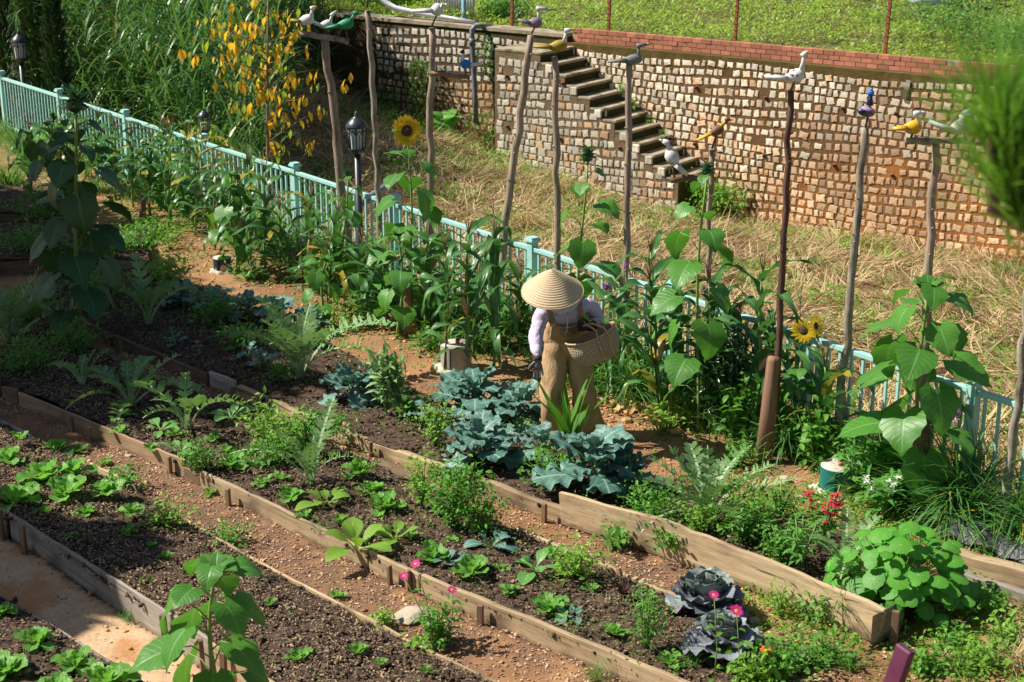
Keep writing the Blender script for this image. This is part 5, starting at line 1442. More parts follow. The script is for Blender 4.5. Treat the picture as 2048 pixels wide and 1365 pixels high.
for k, (b, w, h, n, ls, mt, lab) in enumerate([((500, 560), 120, 45, 260, .05, 'l_herb', 'low weeds on the orange path before the grass clumps'), ((680, 660), 120, 50, 300, .05, 'l_herb_y', 'weeds around the dark stalk beside the path'), ((860, 700), 120, 50, 260, .05, 'l_herb', 'weeds at the stems of the yellowed corn'),
  ((1180, 790), 140, 60, 300, .05, 'l_herb', 'weeds at the fence foot behind the khaki trousers'), ((1330, 860), 110, 40, 200, .05, 'l_herb_y', 'sparse weeds below the tall corn'), ((1480, 930), 120, 45, 260, .045, 'l_herb', 'weeds around the foot of the thick reddish post'), ((1760, 1000), 130, 60, 300, .05, 'l_herb', 'weeds between drum and dark trunk'),
  ((1100, 960), 150, 60, 340, .05, 'l_herb', 'shaded greens under the large kales'), ((930, 975), 120, 55, 280, .05, 'l_herb', 'round leaved greens spilling over the pale log'), ((1960, 1330), 160, 50, 360, .045, 'l_herb_y', 'sunlit weeds near the dry straw coloured tuft'), ((1850, 1340), 100, 40, 200, .045, 'l_herb', 'small weeds by the red earth at the lower border'),
  ((540, 930), 120, 50, 300, .045, 'l_herb', 'fresh herb beside the frilly lettuce on the chip path'), ((150, 700), 130, 60, 340, .05, 'l_herb', 'dark herbs by the foot of the tall shaded sunflower'), ((330, 600), 110, 45, 260, .05, 'l_herb', 'dim herbs next to the feathery artichoke'), ((480, 690), 130, 35, 260, .05, 'l_herb', 'low dark greens in front of the far kale row'), ((1340, 1090), 100, 40, 260, .04, 'l_herb', 'mint growing over the edge of the warped board')]):
    p = gg(*b); m = mpp(p); herb(p, w * m, h * m, n, ls, mt, lab, 'weeds', 'leafy_weed', 'leafy weed patches', 560 + k, 9)
FW = [(120, 'l_herb', 70), (172, 'l_herb_y', 60), (214, 'l_herb', 75), (262, 'l_herb', 60), (318, 'l_bals', 75), (372, 'l_herb', 70), (446, 'l_bals', 80), (520, 'l_herb_y', 60), (668, 'l_herb', 80), (752, 'l_bals', 80), (878, 'l_herb', 90), (1008, 'l_bals', 90), (1205, 'l_herb', 90), (1282, 'l_bals', 90), (1470, 'l_herb', 95), (1568, 'l_bals', 100), (1628, 'l_herb', 100), (1712, 'l_bals', 95), (1775, 'l_herb', 95)]
FL = ['at the shaded fence end near the cypress', 'with yellowish leaves near the far shaded fence end', 'below the purple spider flower by the reeds', 'behind the corn next to the reddish stump', 'between corn stalks and the distant hidden lamp', 'crowding the fence near the hidden lamp', 'by the fence behind the blue drum', 'yellowish, close to the yellow tree trunk', 'at the leaning pole with three birds', 'between black lamp and the next fence post',
  'behind the yellowed corn by the fence', 'by the slanting grey pole foot', 'behind the basket handle at the fence', 'by the pale grey pole foot', 'behind the pepper bush at the fence', 'beside the two yellow blooms', 'at the foot of the mottled black pole', 'behind the green drum at the fence', 'in the gap before the broad sunflower']
for k, ((px, mt, h), lab) in enumerate(zip(FW, FL)):
    p = fence_pt(px, -.28 - .1 * (k % 3)); m = mpp(p)
    herb(p, .45, h * m * 1.5, 230, .085, mt, 'tall leafy weed ' + lab, 'weeds', 'tall_weed', 'tall weeds growing along the fence', 620 + k, 9, T_LANCE if k % 2 else T_SMALL)
SL = ['seedling close to the plank, between two dim broad leaved greens', 'seedling at the foot of the pale broad leaved green', 'seedling under the yellow green herb by the chip path', 'seedling between silvery artichoke and the yellow green herb', 'seedling just below the flat lettuce near the artichoke', 'seedling beside the ragged mustard green in the herb bed', 'seedling under the lettuce in the herb bush shadow', 'seedling between kohlrabi and tall herb bush',
  'seedling on bare soil above the ragged lettuce', 'seedling beside the bare dead twigs', 'seedling between hollow lettuce and long leafed kohlrabi', 'seedling right behind the sawn plank joint', 'seedling between the large lettuces and the bowed board', 'seedling below the neat round lettuce', 'tiny seedling above the middle of the bowed board', 'seedling uphill of the young sunflower on open soil', 'seedling behind the young sunflower top', 'seedling under the flush lath on bare speckled soil',
  'seedling near the lower end of the flush lath', 'seedling at the lower border in the lettuce bed', 'dim seedling at the upper lath of the lettuce bed', 'dim seedling by the gap in the upper lath', 'dim seedling between upper lath and widest lettuce', 'seedling close to the trailing small leafed weed']
MORE = [((300, 900), 30), ((430, 880), 34), ((500, 905), 32), ((560, 960), 34), ((610, 1035), 30), ((680, 1045), 34), ((820, 1075), 34), ((905, 1085), 30), ((1180, 1180), 32), ((1290, 1215), 30), ((1000, 1140), 28), ((420, 990), 28), ((60, 975), 34), ((180, 1075), 24), ((240, 1130), 22), ((380, 1150), 24), ((440, 1200), 26), ((700, 1240), 22), ((760, 1330), 28), ((850, 1345), 26), ((160, 905), 34), ((40, 880), 36), ((210, 930), 30), ((300, 1095), 22)]
for k, ((x, y), d) in enumerate(MORE):
    t_ = lettuce(x, y, d * 1.15, SL[k], 900 + k, 'scattered small seedlings in the beds')
    t_.name = 'leafy_seedling'; t_['category'] = 'seedling'
# --- grass clumps along the fence
for k, (b, n, L, lab, sp, mt) in enumerate([
  ((545, 510), 190, .75, 'grass clump beside the fence post near the blue drum', .8, 'lemon'), ((600, 540), 190, .75, 'tall grass clump in front of the fence below its wide post', .8, 'lemon'), ((640, 575), 130, .6, 'grass clump beside the dark dry stalks', .8, 'grass'),
  ((735, 610), 190, .65, 'grass clump between lamp post foot and leafy sunflower', .8, 'lemon'), ((1060, 690), 170, .65, 'grass clump showing beneath the straw hat brim', .8, 'lemon'), ((1225, 770), 240, .75, 'grass clump right behind the wicker basket', .8, 'lemon'), ((1275, 800), 220, .7, 'dense grass clump between basket and corn stalks', .8, 'lemon'),
  ((1590, 910), 260, .62, 'grass clump beside the thick reddish post', .9, 'lemon'), ((1680, 905), 200, .5, 'spiky grass tuft right behind the green drum', 1.1, 'lemon'), ((1745, 930), 200, .6, 'grass clump between the drum and broad sunflower', .9, 'lemon'), ((900, 660), 160, .6, 'grass clump among corn stalks by the fence', .8, 'lemon'),
  ((350, 400), 150, .6, 'grass clump between corn and fence', .8, 'grass'), ((60, 330), 260, .8, 'shaded grass thicket at the fence end', .9, 'grass'), ((20, 380), 200, .7, 'grass beside the fence at the shaded border', .9, 'grass'), ((1380, 800), 180, .6, 'grass clump beneath the pepper bush', .8, 'lemon'), ((700, 700), 40, .25, 'small grass sprig on the orange path', .9, 'grass'),
  ((960, 700), 140, .6, 'grass clump behind the two tall corn plants', .8, 'lemon'), ((850, 640), 130, .6, 'yellowing grass clump beside the yellowed corn', .8, 'lemon'), ((1120, 720), 150, .6, 'grass clump hidden behind the trousers', .8, 'lemon')]):
    tuft('grass_clump', 'grass clump', gb(*b), n, L, mt, lab, 'grass clumps along the fence', sp, 700 + k, base=.12)
tuft('lemongrass_clump', 'lemongrass', gg(1925, 1040), 620, .85, 'lemon', 'huge arching lemongrass clump in front of the last fence post', None, 1.5, 760, base=.16)
tuft('lemongrass_clump', 'lemongrass', gg(2050, 1010), 260, .75, 'lemon', 'lemongrass clump at the picture border by the fence', None, 1.3, 761, base=.14)
tuft('sword_leaf_plant', 'gladiolus', gg(1142, 895), 22, .64, 'sword', 'upright sword leaves in front of the khaki trousers', None, .55, 762, base=.03, width=2.6, tp=thin(6, .03, nv=6, c0=.0, c1=.12))
for k, (b, n, L, lab) in enumerate([((1700, 1340), 60, .3, 'grass tuft on red earth near the purple post'), ((1690, 1220), 80, .3, 'weedy grass in front of the warped board'), ((255, 1240), 60, .14, 'small grass tuft on the bare clay path'), ((1915, 1345), 60, .3, 'bright grass blades beside the purple post'), ((1190, 1360), 60, .22, 'grass tuft sprawling on the sawn plank'), ((1150, 1265), 30, .12, 'thin grass sprout among the small seedlings'), ((1385, 1330), 70, .2, 'grass blades at the base of the lower cabbage'), ((720, 1250), 30, .12, 'tiny grass sprig by the flush lath'), ((640, 1060), 40, .15, 'fine grass sprig on the board by the mustard greens'), ((230, 1075), 24, .14, 'thin grass blades over the bowed board')]):
    tuft('grass_tuft', 'grass tuft', gg(*b), n, L, 'grass', lab, 'small grass tufts', 1.2, 780 + k, base=.04)
tuft('dry_root_tuft', 'dry tuft', gg(2040, 1330), 260, .28, 'straw', 'dry straw coloured tuft on a dark stump at the border', None, 1.7, 795, base=.07)

# --- spider flowers and dark bare stalks
for k, a in enumerate([((238, 330), (232, 258), 'purple spider flower rising by the reeds above the fence', .055), ((1208, 700), (1213, 577), 'purple spider flower above the wicker basket', .06), ((1050, 690), (1052, 614), 'purple spider flower peeping beneath the hat brim', .045),
   ((1248, 640), (1251, 534), 'small purple spider flower beside the grey pole', .03), ((1404, 690), (1410, 584), 'purple spider flower behind the tall bud sunflower', .04), ((900, 560), (899, 504), 'purple spider flower between the corn leaves', .04),
   ((958, 540), (957, 469), 'faint purple spider flower over the dry grass', .035), ((1906, 950), (1909, 830), 'purple spider flower beside the last fence post', .055), ((620, 545), (612, 505), 'twin pink spider flowers low against the fence base', .06), ((587, 560), (586, 510), 'pink spider flower beside the long grass clump', .05), ((838, 590), (841, 546), 'small purple spider flower near the tan stump', .03)]):
    cleome(a[0][0], a[0][1], a[1], a[2], 40 + k, a[3])
for k, (b, tp_, lab) in enumerate([((606, 585), (594, 420), 'dark bare flower stalk in front of the long grass'), ((657, 618), (635, 480), 'dark bare stalk leaning beside the short sunflower'), ((1575, 780), (1603, 575), 'black bare twig rising above the small yellow blooms'), ((985, 600), (987, 400), 'thin bare stalk against the dry grass slope'), ((888, 745), (896, 500), 'thin dark stalk before the concrete drum'), ((505, 500), (500, 250), 'thin bare stem before the yellow tree'), ((1320, 840), (1292, 640), 'reddish bare stalk among the tall corn')]):
    p = gg(*b); e = atY(tp_[0], tp_[1], p.y) - p
    q = MB().tube([(0, 0, 0), e * .5 + Vector((.02, 0, 0)), e], [.008, .006, .003], 6)
    for j in range(4): q.tube([e * (.6 + .1 * j), e * (.7 + .1 * j) + Vector((.05 * (-1) ** j, 0, .05))], [.003, .0015], 4)
    o = q.build('bare_stalk', M['stem_dark']); o.location = p; tag(o, lab, 'stalk')
# --- zinnias
zinnia((868, 1300), [(831, 1128), (808, 1152)], 'petal_m', 'zinnia with two magenta flowers over the sawn plank', 1, r=.032)
zinnia((893, 1290), [(904, 1180)], 'petal_m', 'single magenta zinnia with orange centre above the dark stake', 2, r=.032)
zinnia((1425, 1400), [(1428, 1190)], 'petal_m', 'dark pink zinnia standing before the upper cabbage', 3, r=.03)
zinnia((1470, 1400), [(1473, 1222)], 'petal_m', 'bright pink zinnia beside the lower cabbage', 4, r=.042)
zinnia((1530, 1380), [(1532, 1300)], 'petal_o', 'orange flower amid the weedy greens', 5, r=.035)
zinnia((396, 715), [(394, 684)], 'petal_m', 'tiny pink flower in the dark soil of the kale bed', 6, r=.025)
# dead twigs
p = gg(1245, 1190); q = MB(); rr = random.Random(4)
for k in range(26):
    a = rr.uniform(0, 6.28); e = Vector((math.cos(a) * rr.uniform(.05, .22), math.sin(a) * rr.uniform(.05, .2), rr.uniform(.06, .2)))
    q.tube([(0, 0, 0), e * .5 + Vector((0, 0, .03)), e], [.003, .002, .001], 4)
o = q.build('dead_twigs', M['stem_dark']); o.location = p; tag(o, 'tangle of bare dead twigs in the herb bed', 'dead plant')

# --- loose ground cover: tiny seedlings and weeds nobody would count
def scatter_leaves(name, P, size, tpls, mat, yawp=None, pitch=(.35, .5), keep=None):
    q = MB(); m = len(P)
    for k in range(len(tpls)):
        i = np.arange(m) % len(tpls) == k; c = i.sum()
        s = size * (.5 + .9 * rng.random(c))
        q.scatter(tpls[k], eulermats(P[i], rng.random(c) * 6.28, rng.normal(pitch[0], pitch[1], c), rng.normal(0, .4, c), s), rng.random(c))
    o = q.build(name, M[mat]); o['kind'] = 'stuff'; return o
def clumped(n, x0, x1, y0, y1, freq, thr, seed, ok, per=9, rad=.05):
    x = rng.uniform(x0, x1, n); y = rng.uniform(y0, y1, n)
    m = (fbm(x * freq, y * freq, seed) > thr) & ok(x, y); x, y = x[m], y[m]
    x = np.repeat(x, per) + rng.normal(0, rad, len(x) * per); y = np.repeat(y, per) + rng.normal(0, rad, len(y) * per)
    return x, y
inbeds = lambda x, y: inpoly(POLY[0], x, y) | inpoly(POLY[1], x, y)
x, y = clumped(4800, -6, 3.4, 7.5, 17, 1.6, .47, 71, inbeds)
P = np.column_stack([x, y, .15 + .05 * rng.random(len(x))]); P = P[inpoly(POLY[0], x, y) | inpoly(POLY[1], x, y)]
scatter_leaves('seedling_weeds', P, .022, B_LEAF, 'weed')
x, y = clumped(700, -5, 1, 7.5, 12, 1.8, .53, 72, lambda x, y: inpoly(POLY[2], x, y), 7, .03)
scatter_leaves('seedling_weeds', np.column_stack([x, y, .20 + .02 * rng.random(len(x))]), .02, B_LEAF, 'weed')
x, y = clumped(9000, -8, 4.6, 8.3, 23, 1.4, .46, 73, lambda x, y: (fence_s(x, y) < .1) & (fence_s(x, y) > -1.5 - .8 * (x < -1)) , 9, .06)
scatter_leaves('ground_weeds', np.column_stack([x, y, H(x, y) + .05 * rng.random(len(x))]), .03, B_LEAF, 'weed')
x, y = clumped(3200, 1.2, 5, 7.4, 11, 1.6, .44, 74, lambda x, y: ~inpoly(POLY[0], x, y) & (fence_s(x, y) < 0), 9, .05)
scatter_leaves('ground_weeds', np.column_stack([x, y, H(x, y) + .05 * rng.random(len(x))]), .032, B_LEAF, 'weed')
# grass skirt along the fence
n = 16000; tt = rng.uniform(-9, 12, n); of = -np.abs(rng.normal(.1, .28, n)); x = F0[0] + FD[0] * tt + FN[0] * of; y = F0[1] + FD[1] * tt + FN[1] * of
keep = fbm(x * 1.5, y * 1.5, 91) > .42; x, y = x[keep], y[keep]; m = len(x); s = .18 + .3 * rng.random(m)
q = MB()
for k in range(5):
    i = np.arange(m) % 5 == k; q.scatter(B_GRASS[k], eulermats(np.column_stack([x, y, H(x, y)])[i], rng.random(i.sum()) * 6.28, 1.35 - .5 * rng.random(i.sum()), 0, s[i]), rng.random(i.sum()))
q.build('long_grass', M['grass'])['kind'] = 'stuff'

# fallen orange leaves / stones heap by the person
q = MB(); p = gg(1245, 815); n = 220
P = np.column_stack([rng.normal(p.x, .20, n), rng.normal(p.y, .22, n), .02 + .03 * rng.random(n)])
M['dry_leaf'] = simplemat('fallen_leaf', (.62, .26, .07), (.50, .38, .20), .7, 8, .2, rnd=.7)
for k in range(4):
    i = np.arange(n) % 4 == k; q.scatter(T_SMALL[k], eulermats(P[i], rng.random(i.sum()) * 6, rng.normal(0, .4, i.sum()), rng.normal(0, .6, i.sum()), .04 + .05 * rng.random(i.sum())))
q.build('fallen_leaves', M['dry_leaf'])['kind'] = 'stuff'
M['rockm'] = simplemat('orange_rock', (.55, .36, .18), (.42, .22, .10), .9, 14, .5, .01)
M['rockp'] = simplemat('pale_rock', (.50, .43, .33), (.38, .31, .23), .9, 14, .6, .015)
def rock(px, py, w, label, mt='rockm', fl=.6, seed=0):
    p = gg(px, py); s = w * mpp(p) / 2; tp = ico(2, .1, seed + 50)
    rr = np.random.default_rng(seed); V = tp[0] * (1 + .25 * (vnoise(tp[0][:, 0] * 2 + seed, tp[0][:, 1] * 2 + tp[0][:, 2] * 1.3, seed)[:, None] - .5))
    q = MB().scatter((V, *tp[1:]), eulermats([(0, 0, s * fl * .6)], rr.random() * 6, 0, 0, [[s, s * .8, s * fl]]))
    o = q.build('stone', M[mt], None, False); o.location = p; tag(o, label, 'stone')
for k, a in enumerate([(822, 1238, 80, 'flat pale stone on the chip path beside the magenta zinnias', 'rockp', .3), (1270, 820, 26, 'orange stone beside the reddish corn stalk', 'rockm', .6), (1228, 800, 30, 'orange stone in the heap of fallen leaves', 'rockm', .5), (1352, 868, 26, 'ochre stone at the foot of the bud sunflower', 'rockm', .6),
     (258, 914, 16, 'small grey disc shaped stone on the shaded chip path', 'rockp', .4), (1570, 965, 30, 'white stone behind the mint patch', 'rockp', .6), (1508, 1245, 26, 'pale stone at the foot of the warped board', 'rockp', .5), (1255, 845, 24, 'reddish stone next to the dark mulch', 'rockm', .6), (1600, 1000, 24, 'pale stone between the drum and the balsam', 'rockp', .5), (500, 600, 16, 'pale pebble on the sandy path near kale', 'rockp', .5), (1790, 1000, 40, 'yellowish stone in front of the dark trunk', 'rockm', .5), (90, 372, 20, 'white stone on the orange earth in front of the fence end', 'rockp', .6), (690, 850, 14, 'reddish pebble on the pale log bed', 'rockm', .6)]):
    rock(*a, seed=k)

# ================================================================ BEHIND THE FENCE
# dry straw lying on the slope
def slope_pts(n, x0, x1, y0, y1, cond):
    x = rng.uniform(x0, x1, n); y = rng.uniform(y0, y1, n); m = cond(x, y); return x[m], y[m]
def blk_clear(x, y):
    u = (x - W0[0]) * WD[0] + (y - W0[1]) * WD[1]; w = wall_s(x, y)
    return ~((u > u_l - .05) & (u < steps[-1][1]) & (w > -BWD - .02))
cond = lambda x, y: (fence_s(x, y) > .1) & (wall_s(x, y) < -.05) & blk_clear(x, y) & (x > -4.6)
x, y = slope_pts(130000, -5, 10.5, 8, 35, cond)
d = fbm(x * .9, y * .9, 201); keep = rng.random(len(x)) < sstep(.30, .52, d) * .95 + .12; x, y, d = x[keep], y[keep], d[keep]
swirl = (fbm(x * .7, y * .7, 202) - .47) * 12 + rng.normal(0, .55, len(x))
m = len(x); s = .22 + .55 * rng.random(m) ** 1.5
hh = H(x, y) + .02 + .14 * rng.random(m) * sstep(.4, .6, fbm(x * 1.7, y * 1.7, 203))
br = rng.random(m) < .42 + .45 * (fbm(x * .8, y * .8, 205) > .56)
for nm, mk, sel in (('dry_grass', 'straw', ~br), ('withered_grass', 'straw_brown', br)):
    q = MB()
    for k in range(6):
        i = (np.arange(m) % 6 == k) & sel; c = i.sum()
        q.scatter(B_STRAW[k], eulermats(np.column_stack([x, y, hh])[i], swirl[i], rng.normal(.12, .22, c), rng.normal(0, .8, c), np.column_stack([s[i] ** .3 * .85, s[i], s[i]])), rng.random(c))
    q.build(nm, M[mk])['kind'] = 'stuff'
# arching dry tussocks
x, y = slope_pts(950, -4, 10, 8, 34, cond); q = MB()
for xx, yy in zip(x, y):
    c = 26; yaw0 = rng.random() * 6.28; yaw = yaw0 + rng.normal(0, .6, c); s = rng.uniform(.3, .65) * (.6 + .6 * rng.random(c))
    k = int(rng.integers(0, 6)); P = np.column_stack([xx + rng.normal(0, .06, c), yy + rng.normal(0, .06, c), np.full(c, Hs(xx, yy))])
    q.scatter(B_REED[k], eulermats(P, yaw, rng.uniform(.5, 1.2, c), 0, np.column_stack([s * 0 + .45, s, s])), rng.random(c))
q.build('dry_tussocks', M['straw'])['kind'] = 'stuff'
x, y = slope_pts(900, -4.5, 10, 8, 35, lambda x, y: cond(x, y) & (fbm(x * .7, y * .7, 240) > .46)); q = MB()
for xx, yy in zip(x, y):
    c = 16; yaw = rng.random(c) * 6.28; s = rng.uniform(.15, .38) * (.6 + .6 * rng.random(c)); P = np.column_stack([xx + rng.normal(0, .07, c), yy + rng.normal(0, .07, c), np.full(c, Hs(xx, yy))])
    q.scatter(B_GRASS[int(rng.integers(0, 5))], eulermats(P, yaw, rng.uniform(.7, 1.4, c), 0, np.column_stack([s * 0 + .6, s, s])), rng.random(c))
q.build('slope_grass', M['grass'])['kind'] = 'stuff'
x, y = clumped(15000, -5, 10.5, 8, 35, 1.1, .47, 210, cond, 9, .09)
k_ = cond(x, y); x, y = x[k_], y[k_]
scatter_leaves('slope_weeds', np.column_stack([x, y, H(x, y) + .04 + .18 * rng.random(len(x)) ** 1.5]), .06, B_LEAF, 'weed')
# dark greener fringe at the foot of the mossy wall
cg = lambda x, y: (wall_s(x, y) < -.05) & (wall_s(x, y) > -2.4) & blk_clear(x, y) & (x < 1.2) & (x > -5)
x, y = clumped(2600, -5, 1.2, 29, 36.5, 1.3, .38, 211, cg, 9, .1); k_ = cg(x, y); x, y = x[k_], y[k_]
scatter_leaves('slope_weeds', np.column_stack([x, y, H(x, y) + .3 * rng.random(len(x)) ** 2]), .07, B_LEAF, 'weed')
# climbing creeper on the mossy wall
def wallplant(name, label, px0, px1, py0, py1, n, mat, w=-.1, ls=.06, dome=True):
    P = []
    for _ in range(n):
        a, b = rng.random(), rng.random()
        px = px0 + (px1 - px0) * (.5 + (a - .5) * (math.sin(math.pi * (.25 + .7 * b)) if dome else 1)); py = py0 + (py1 - py0) * b
        ww = w - .3 * rng.random() ** 2 * (1 if dome else .3)
        u, z = wall_px(px, py, ww); P.append(wall_frame(u, ww, z))
    q = MB(); P = np.array(P)
    for k in range(3):
        i = np.arange(n) % 3 == k; q.scatter(B_LEAF[k], eulermats(P[i], rng.random(i.sum()) * 6, rng.normal(-.2, .5, i.sum()), rng.normal(0, .5, i.sum()), ls * (.5 + rng.random(i.sum()))), rng.random(i.sum()))
    o = q.build(name, M[mat]); tag(o, label, 'creeper'); return o
wallplant('creeper', 'leafy creeper column climbing the mossy wall behind the pole with a side bar', 815, 872, 120, 235, 900, 'l_herb')
wallplant('creeper', 'creeper spreading along the foot of the mossy wall near the reeds', 715, 800, 175, 240, 900, 'l_herb')
wallplant('creeper', 'creeper hanging beside the bend of the grey drain pipe', 950, 985, 70, 150, 260, 'l_herb', dome=False)
wallplant('creeper', 'green plants in the dark corner between mossy wall and stair block', 930, 990, 225, 330, 700, 'l_herb')
wallplant('creeper', 'weeds growing in the corner where stair block meets the wild slope', 975, 1020, 300, 345, 300, 'weed', w=-1.2)
for k, (a, b_, c_) in enumerate([(1240, 175, 'small fern growing beside the fourth step'), (1268, 205, 'small weed rooted between steps and wall'), (1298, 245, 'weed tuft in the joint halfway down the stairs'), (1325, 270, 'weed tuft near the lower steps')]):
    wallplant('step_weed', c_, a - 9, a + 9, b_ - 12, b_ + 12, 60, 'weed', w=-.06, ls=.05)
for k, (a, b_, c_, n_) in enumerate([(1400, 385, 'weeds hiding the foot of the last step of the staircase', 900), (1440, 400, 'tall weeds at the wall base beside the staircase foot', 500)]):
    u_, _z = wall_px(a, b_, -BWD * .6 if k == 0 else -.4); p = wall_frame(u_ + .15, -BWD * .6 if k == 0 else -.4, 0); p.z = Hs(p.x, p.y); herb(p, 1.2, .85, n_, .09, 'weed', c_, 'weeds', 'wall_weed', None, 870 + k, 12)
# taro-like plant with huge leaves
u, z = wall_px(885, 236, -.9); p = wall_frame(u, -.9, 0); p.z = Hs(p.x, p.y)
tt_ = thing('broad_leaf_plant', 'plant with huge pale green leaves at the foot of the mossy wall', 'plant', p, 0, None)
lm = LM('sun', T_SUN, 'l_let')
for k, (a, pt_, s) in enumerate([(2.0, .3, .42), (-1.9, .5, .5), (-2.7, -.1, .5), (3.4, .1, .45), (-.9, .9, .5), (1.2, .8, .4), (2.7, -.5, .4)]):
    link('leaf', lm[k % 6], tt_, xf((0, 0, .35 + .05 * (k % 3)), a, pt_, 0, s))
MB().tube([(0, 0, 0), (0, 0, .4)], .02, 6).build('stem', M['stem'], tt_)
# tiles / litter
for k, (a, b_, c_, mt) in enumerate([((838, 255), .35, 'broken orange tile lying below the mossy wall', 'post_red'), ((935, 258), .4, 'short reddish stick lying in the weeds by the wall', 'wood_log')]):
    p = g(a[0], a[1], -1.35); p.z = Hs(p.x, p.y) + .06
    o = MB().box((0, 0, 0), (.32, .12, .05)).build('rubble_piece', M[mt], None, False); o.location = p; o.rotation_euler = (0.1, .1, -.3 + k); tag(o, c_, 'rubble')

# --- reeds: tall elephant grass on the bank
def reeds(name, n, cond_, box, hmin, hmax, label=None, mat='reed', seed=0, nl=11):
    r = np.random.default_rng(seed)
    x = r.uniform(box[0], box[1], n); y = r.uniform(box[2], box[3], n); k_ = cond_(x, y); x, y = x[k_], y[k_]; m = len(x)
    z = H(x, y); h = r.uniform(hmin, hmax, m) * (.75 + .5 * fbm(x * .6, y * .6, 33))
    q = MB(); lean = r.normal(0, .16, (m, 2))
    for k in range(nl):
        f = .18 + .82 * k / (nl - 1)
        P = np.column_stack([x + lean[:, 0] * h * f, y + lean[:, 1] * h * f, z + h * f])
        yaw = r.random(m) * 6.28; s = (.75 + .5 * r.random(m)) * (1 - .3 * f) * np.clip(h / 1.8, .5, 1.3)
        for j in range(6):
            i = (r.integers(0, 6, m) == j); q.scatter(B_REED[j], eulermats(P[i], yaw[i], .95 + .35 * f + r.normal(0, .15, i.sum()), r.normal(0, .3, i.sum()), np.column_stack([.75 + .5 * r.random(i.sum()), s[i], s[i]])), r.random(i.sum()))
    o = q.build(name, M[mat]); o['kind'] = 'stuff'; return o
reedcond = lambda x, y: (x < -3.15 - .09 * (y - 18)) & (fence_s(x, y) > 1.2) & (wall_s(x, y) < 2.5)
reeds('reed_thicket', 4600, reedcond, (-13, -3, 17, 38), 1.2, 2.4, seed=1)
reeds('reed_thicket', 1500, lambda x, y: reedcond(x, y) & (fence_s(x, y) < 4.5), (-10, -3, 17, 28), .7, 1.3, seed=5)
reeds('reed_thicket', 260, lambda x, y: (wall_s(x, y) > .8) & (wall_s(x, y) < 3) & (x < -3.0), (-8, -2.5, 34, 42), .8, 1.5, seed=6)
reeds('reed_thicket', 260, lambda x, y: (wall_s(x, y) > -2.5) & (wall_s(x, y) < 1) & (x < -4.0), (-6.5, -3.6, 30, 37), 1.8, 2.8, seed=2)
# --- dark slim conifers at the edge
def conifer(px, py, h, w, label, seed):
    p = fence_pt(px, .45 + .25 * (seed % 2), -.1); p.z = Hs(p.x, p.y); rr = np.random.default_rng(seed)
    t = thing('cypress', label, 'conifer', p, 0, 'dark conifers beyond the fence')
    MB().tube([(0, 0, 0), (0, 0, h)], [.05, .01], 6).build('trunk', M['stem_dark'], t)
    n = 1500; f = rr.random(n) ** .9; r_ = w * (1 - f) ** .5 * (.55 + .45 * rr.random(n)); a = rr.random(n) * 6.28
    P = np.column_stack([r_ * np.cos(a), r_ * np.sin(a), .1 + f * h]); q = MB()
    q.scatter(B_LEAF[0], eulermats(P, a - 1.57, 1.0 + rr.normal(0, .3, n), 0, np.column_stack([.10 + 0 * a, .14 + .08 * rr.random(n), .1 + 0 * a])), rr.random(n))
    q.build('crown', M['conif'], t)['kind'] = 'stuff'
for k, (px, py, h, w, lab) in enumerate([(18, 215, 3.2, .42, 'dark conifer nearest the picture border, beside the far lamp'), (85, 238, 3.0, .42, 'dark conifer just past the far lamp post'), (128, 262, 2.4, .32, 'smaller dark conifer touching the reeds'), (-30, 200, 3.4, .45, 'dark conifer cut by the picture border')]):
    conifer(px, py, h, w * .8, lab, k)

# --- terrace field
fc = lambda x, y: (wall_s(x, y) > .62) & (x > -9)
x, y = clumped(34000, -9, 22, 22, 56, 1.0, .27, 220, fc, 10, .16); k_ = fc(x, y) ; x, y = x[k_], y[k_]
bump_h = .30 * sstep(.4, .6, fbm(x * .8, y * .8, 221)) * rng.random(len(x)) + .12 * rng.random(len(x))
scatter_leaves('field_weeds', np.column_stack([x, y, H(x, y) + bump_h]), .085, B_LEAF, 'field')
n = 4500; x = rng.uniform(-3, 20, n); y = rng.uniform(24, 48, n); k_ = fc(x, y) & (fbm(x * 1.2, y * 1.2, 223) > .48); x, y = x[k_], y[k_]
scatter_leaves('field_blossoms', np.column_stack([x, y, H(x, y) + .34 + .08 * rng.random(len(x))]), .045, B_LEAF, 'petal_w')
def field_bush(px, py, w, h, label, k, mat='l_herb'):
    p = hit(px, py); p.z -= .1
    herb(p, w, h, 1500, .10, mat, label, 'bush', 'wild_bush', None, 800 + k, 12)
field_bush(1010, 45, 1.3, .7, 'leafy bush behind the drain pipe where the wire fence begins', 1)
field_bush(1900, 62, 4.0, .75, 'wide darker green bushes on the terrace below the sacks', 2)
field_bush(780, 5, 2.5, .8, 'bushy growth above the mossy wall, behind the white curved tarp', 3)
field_bush(2020, 100, 2.4, .55, 'dark bush patch touching the picture border on the terrace', 4)
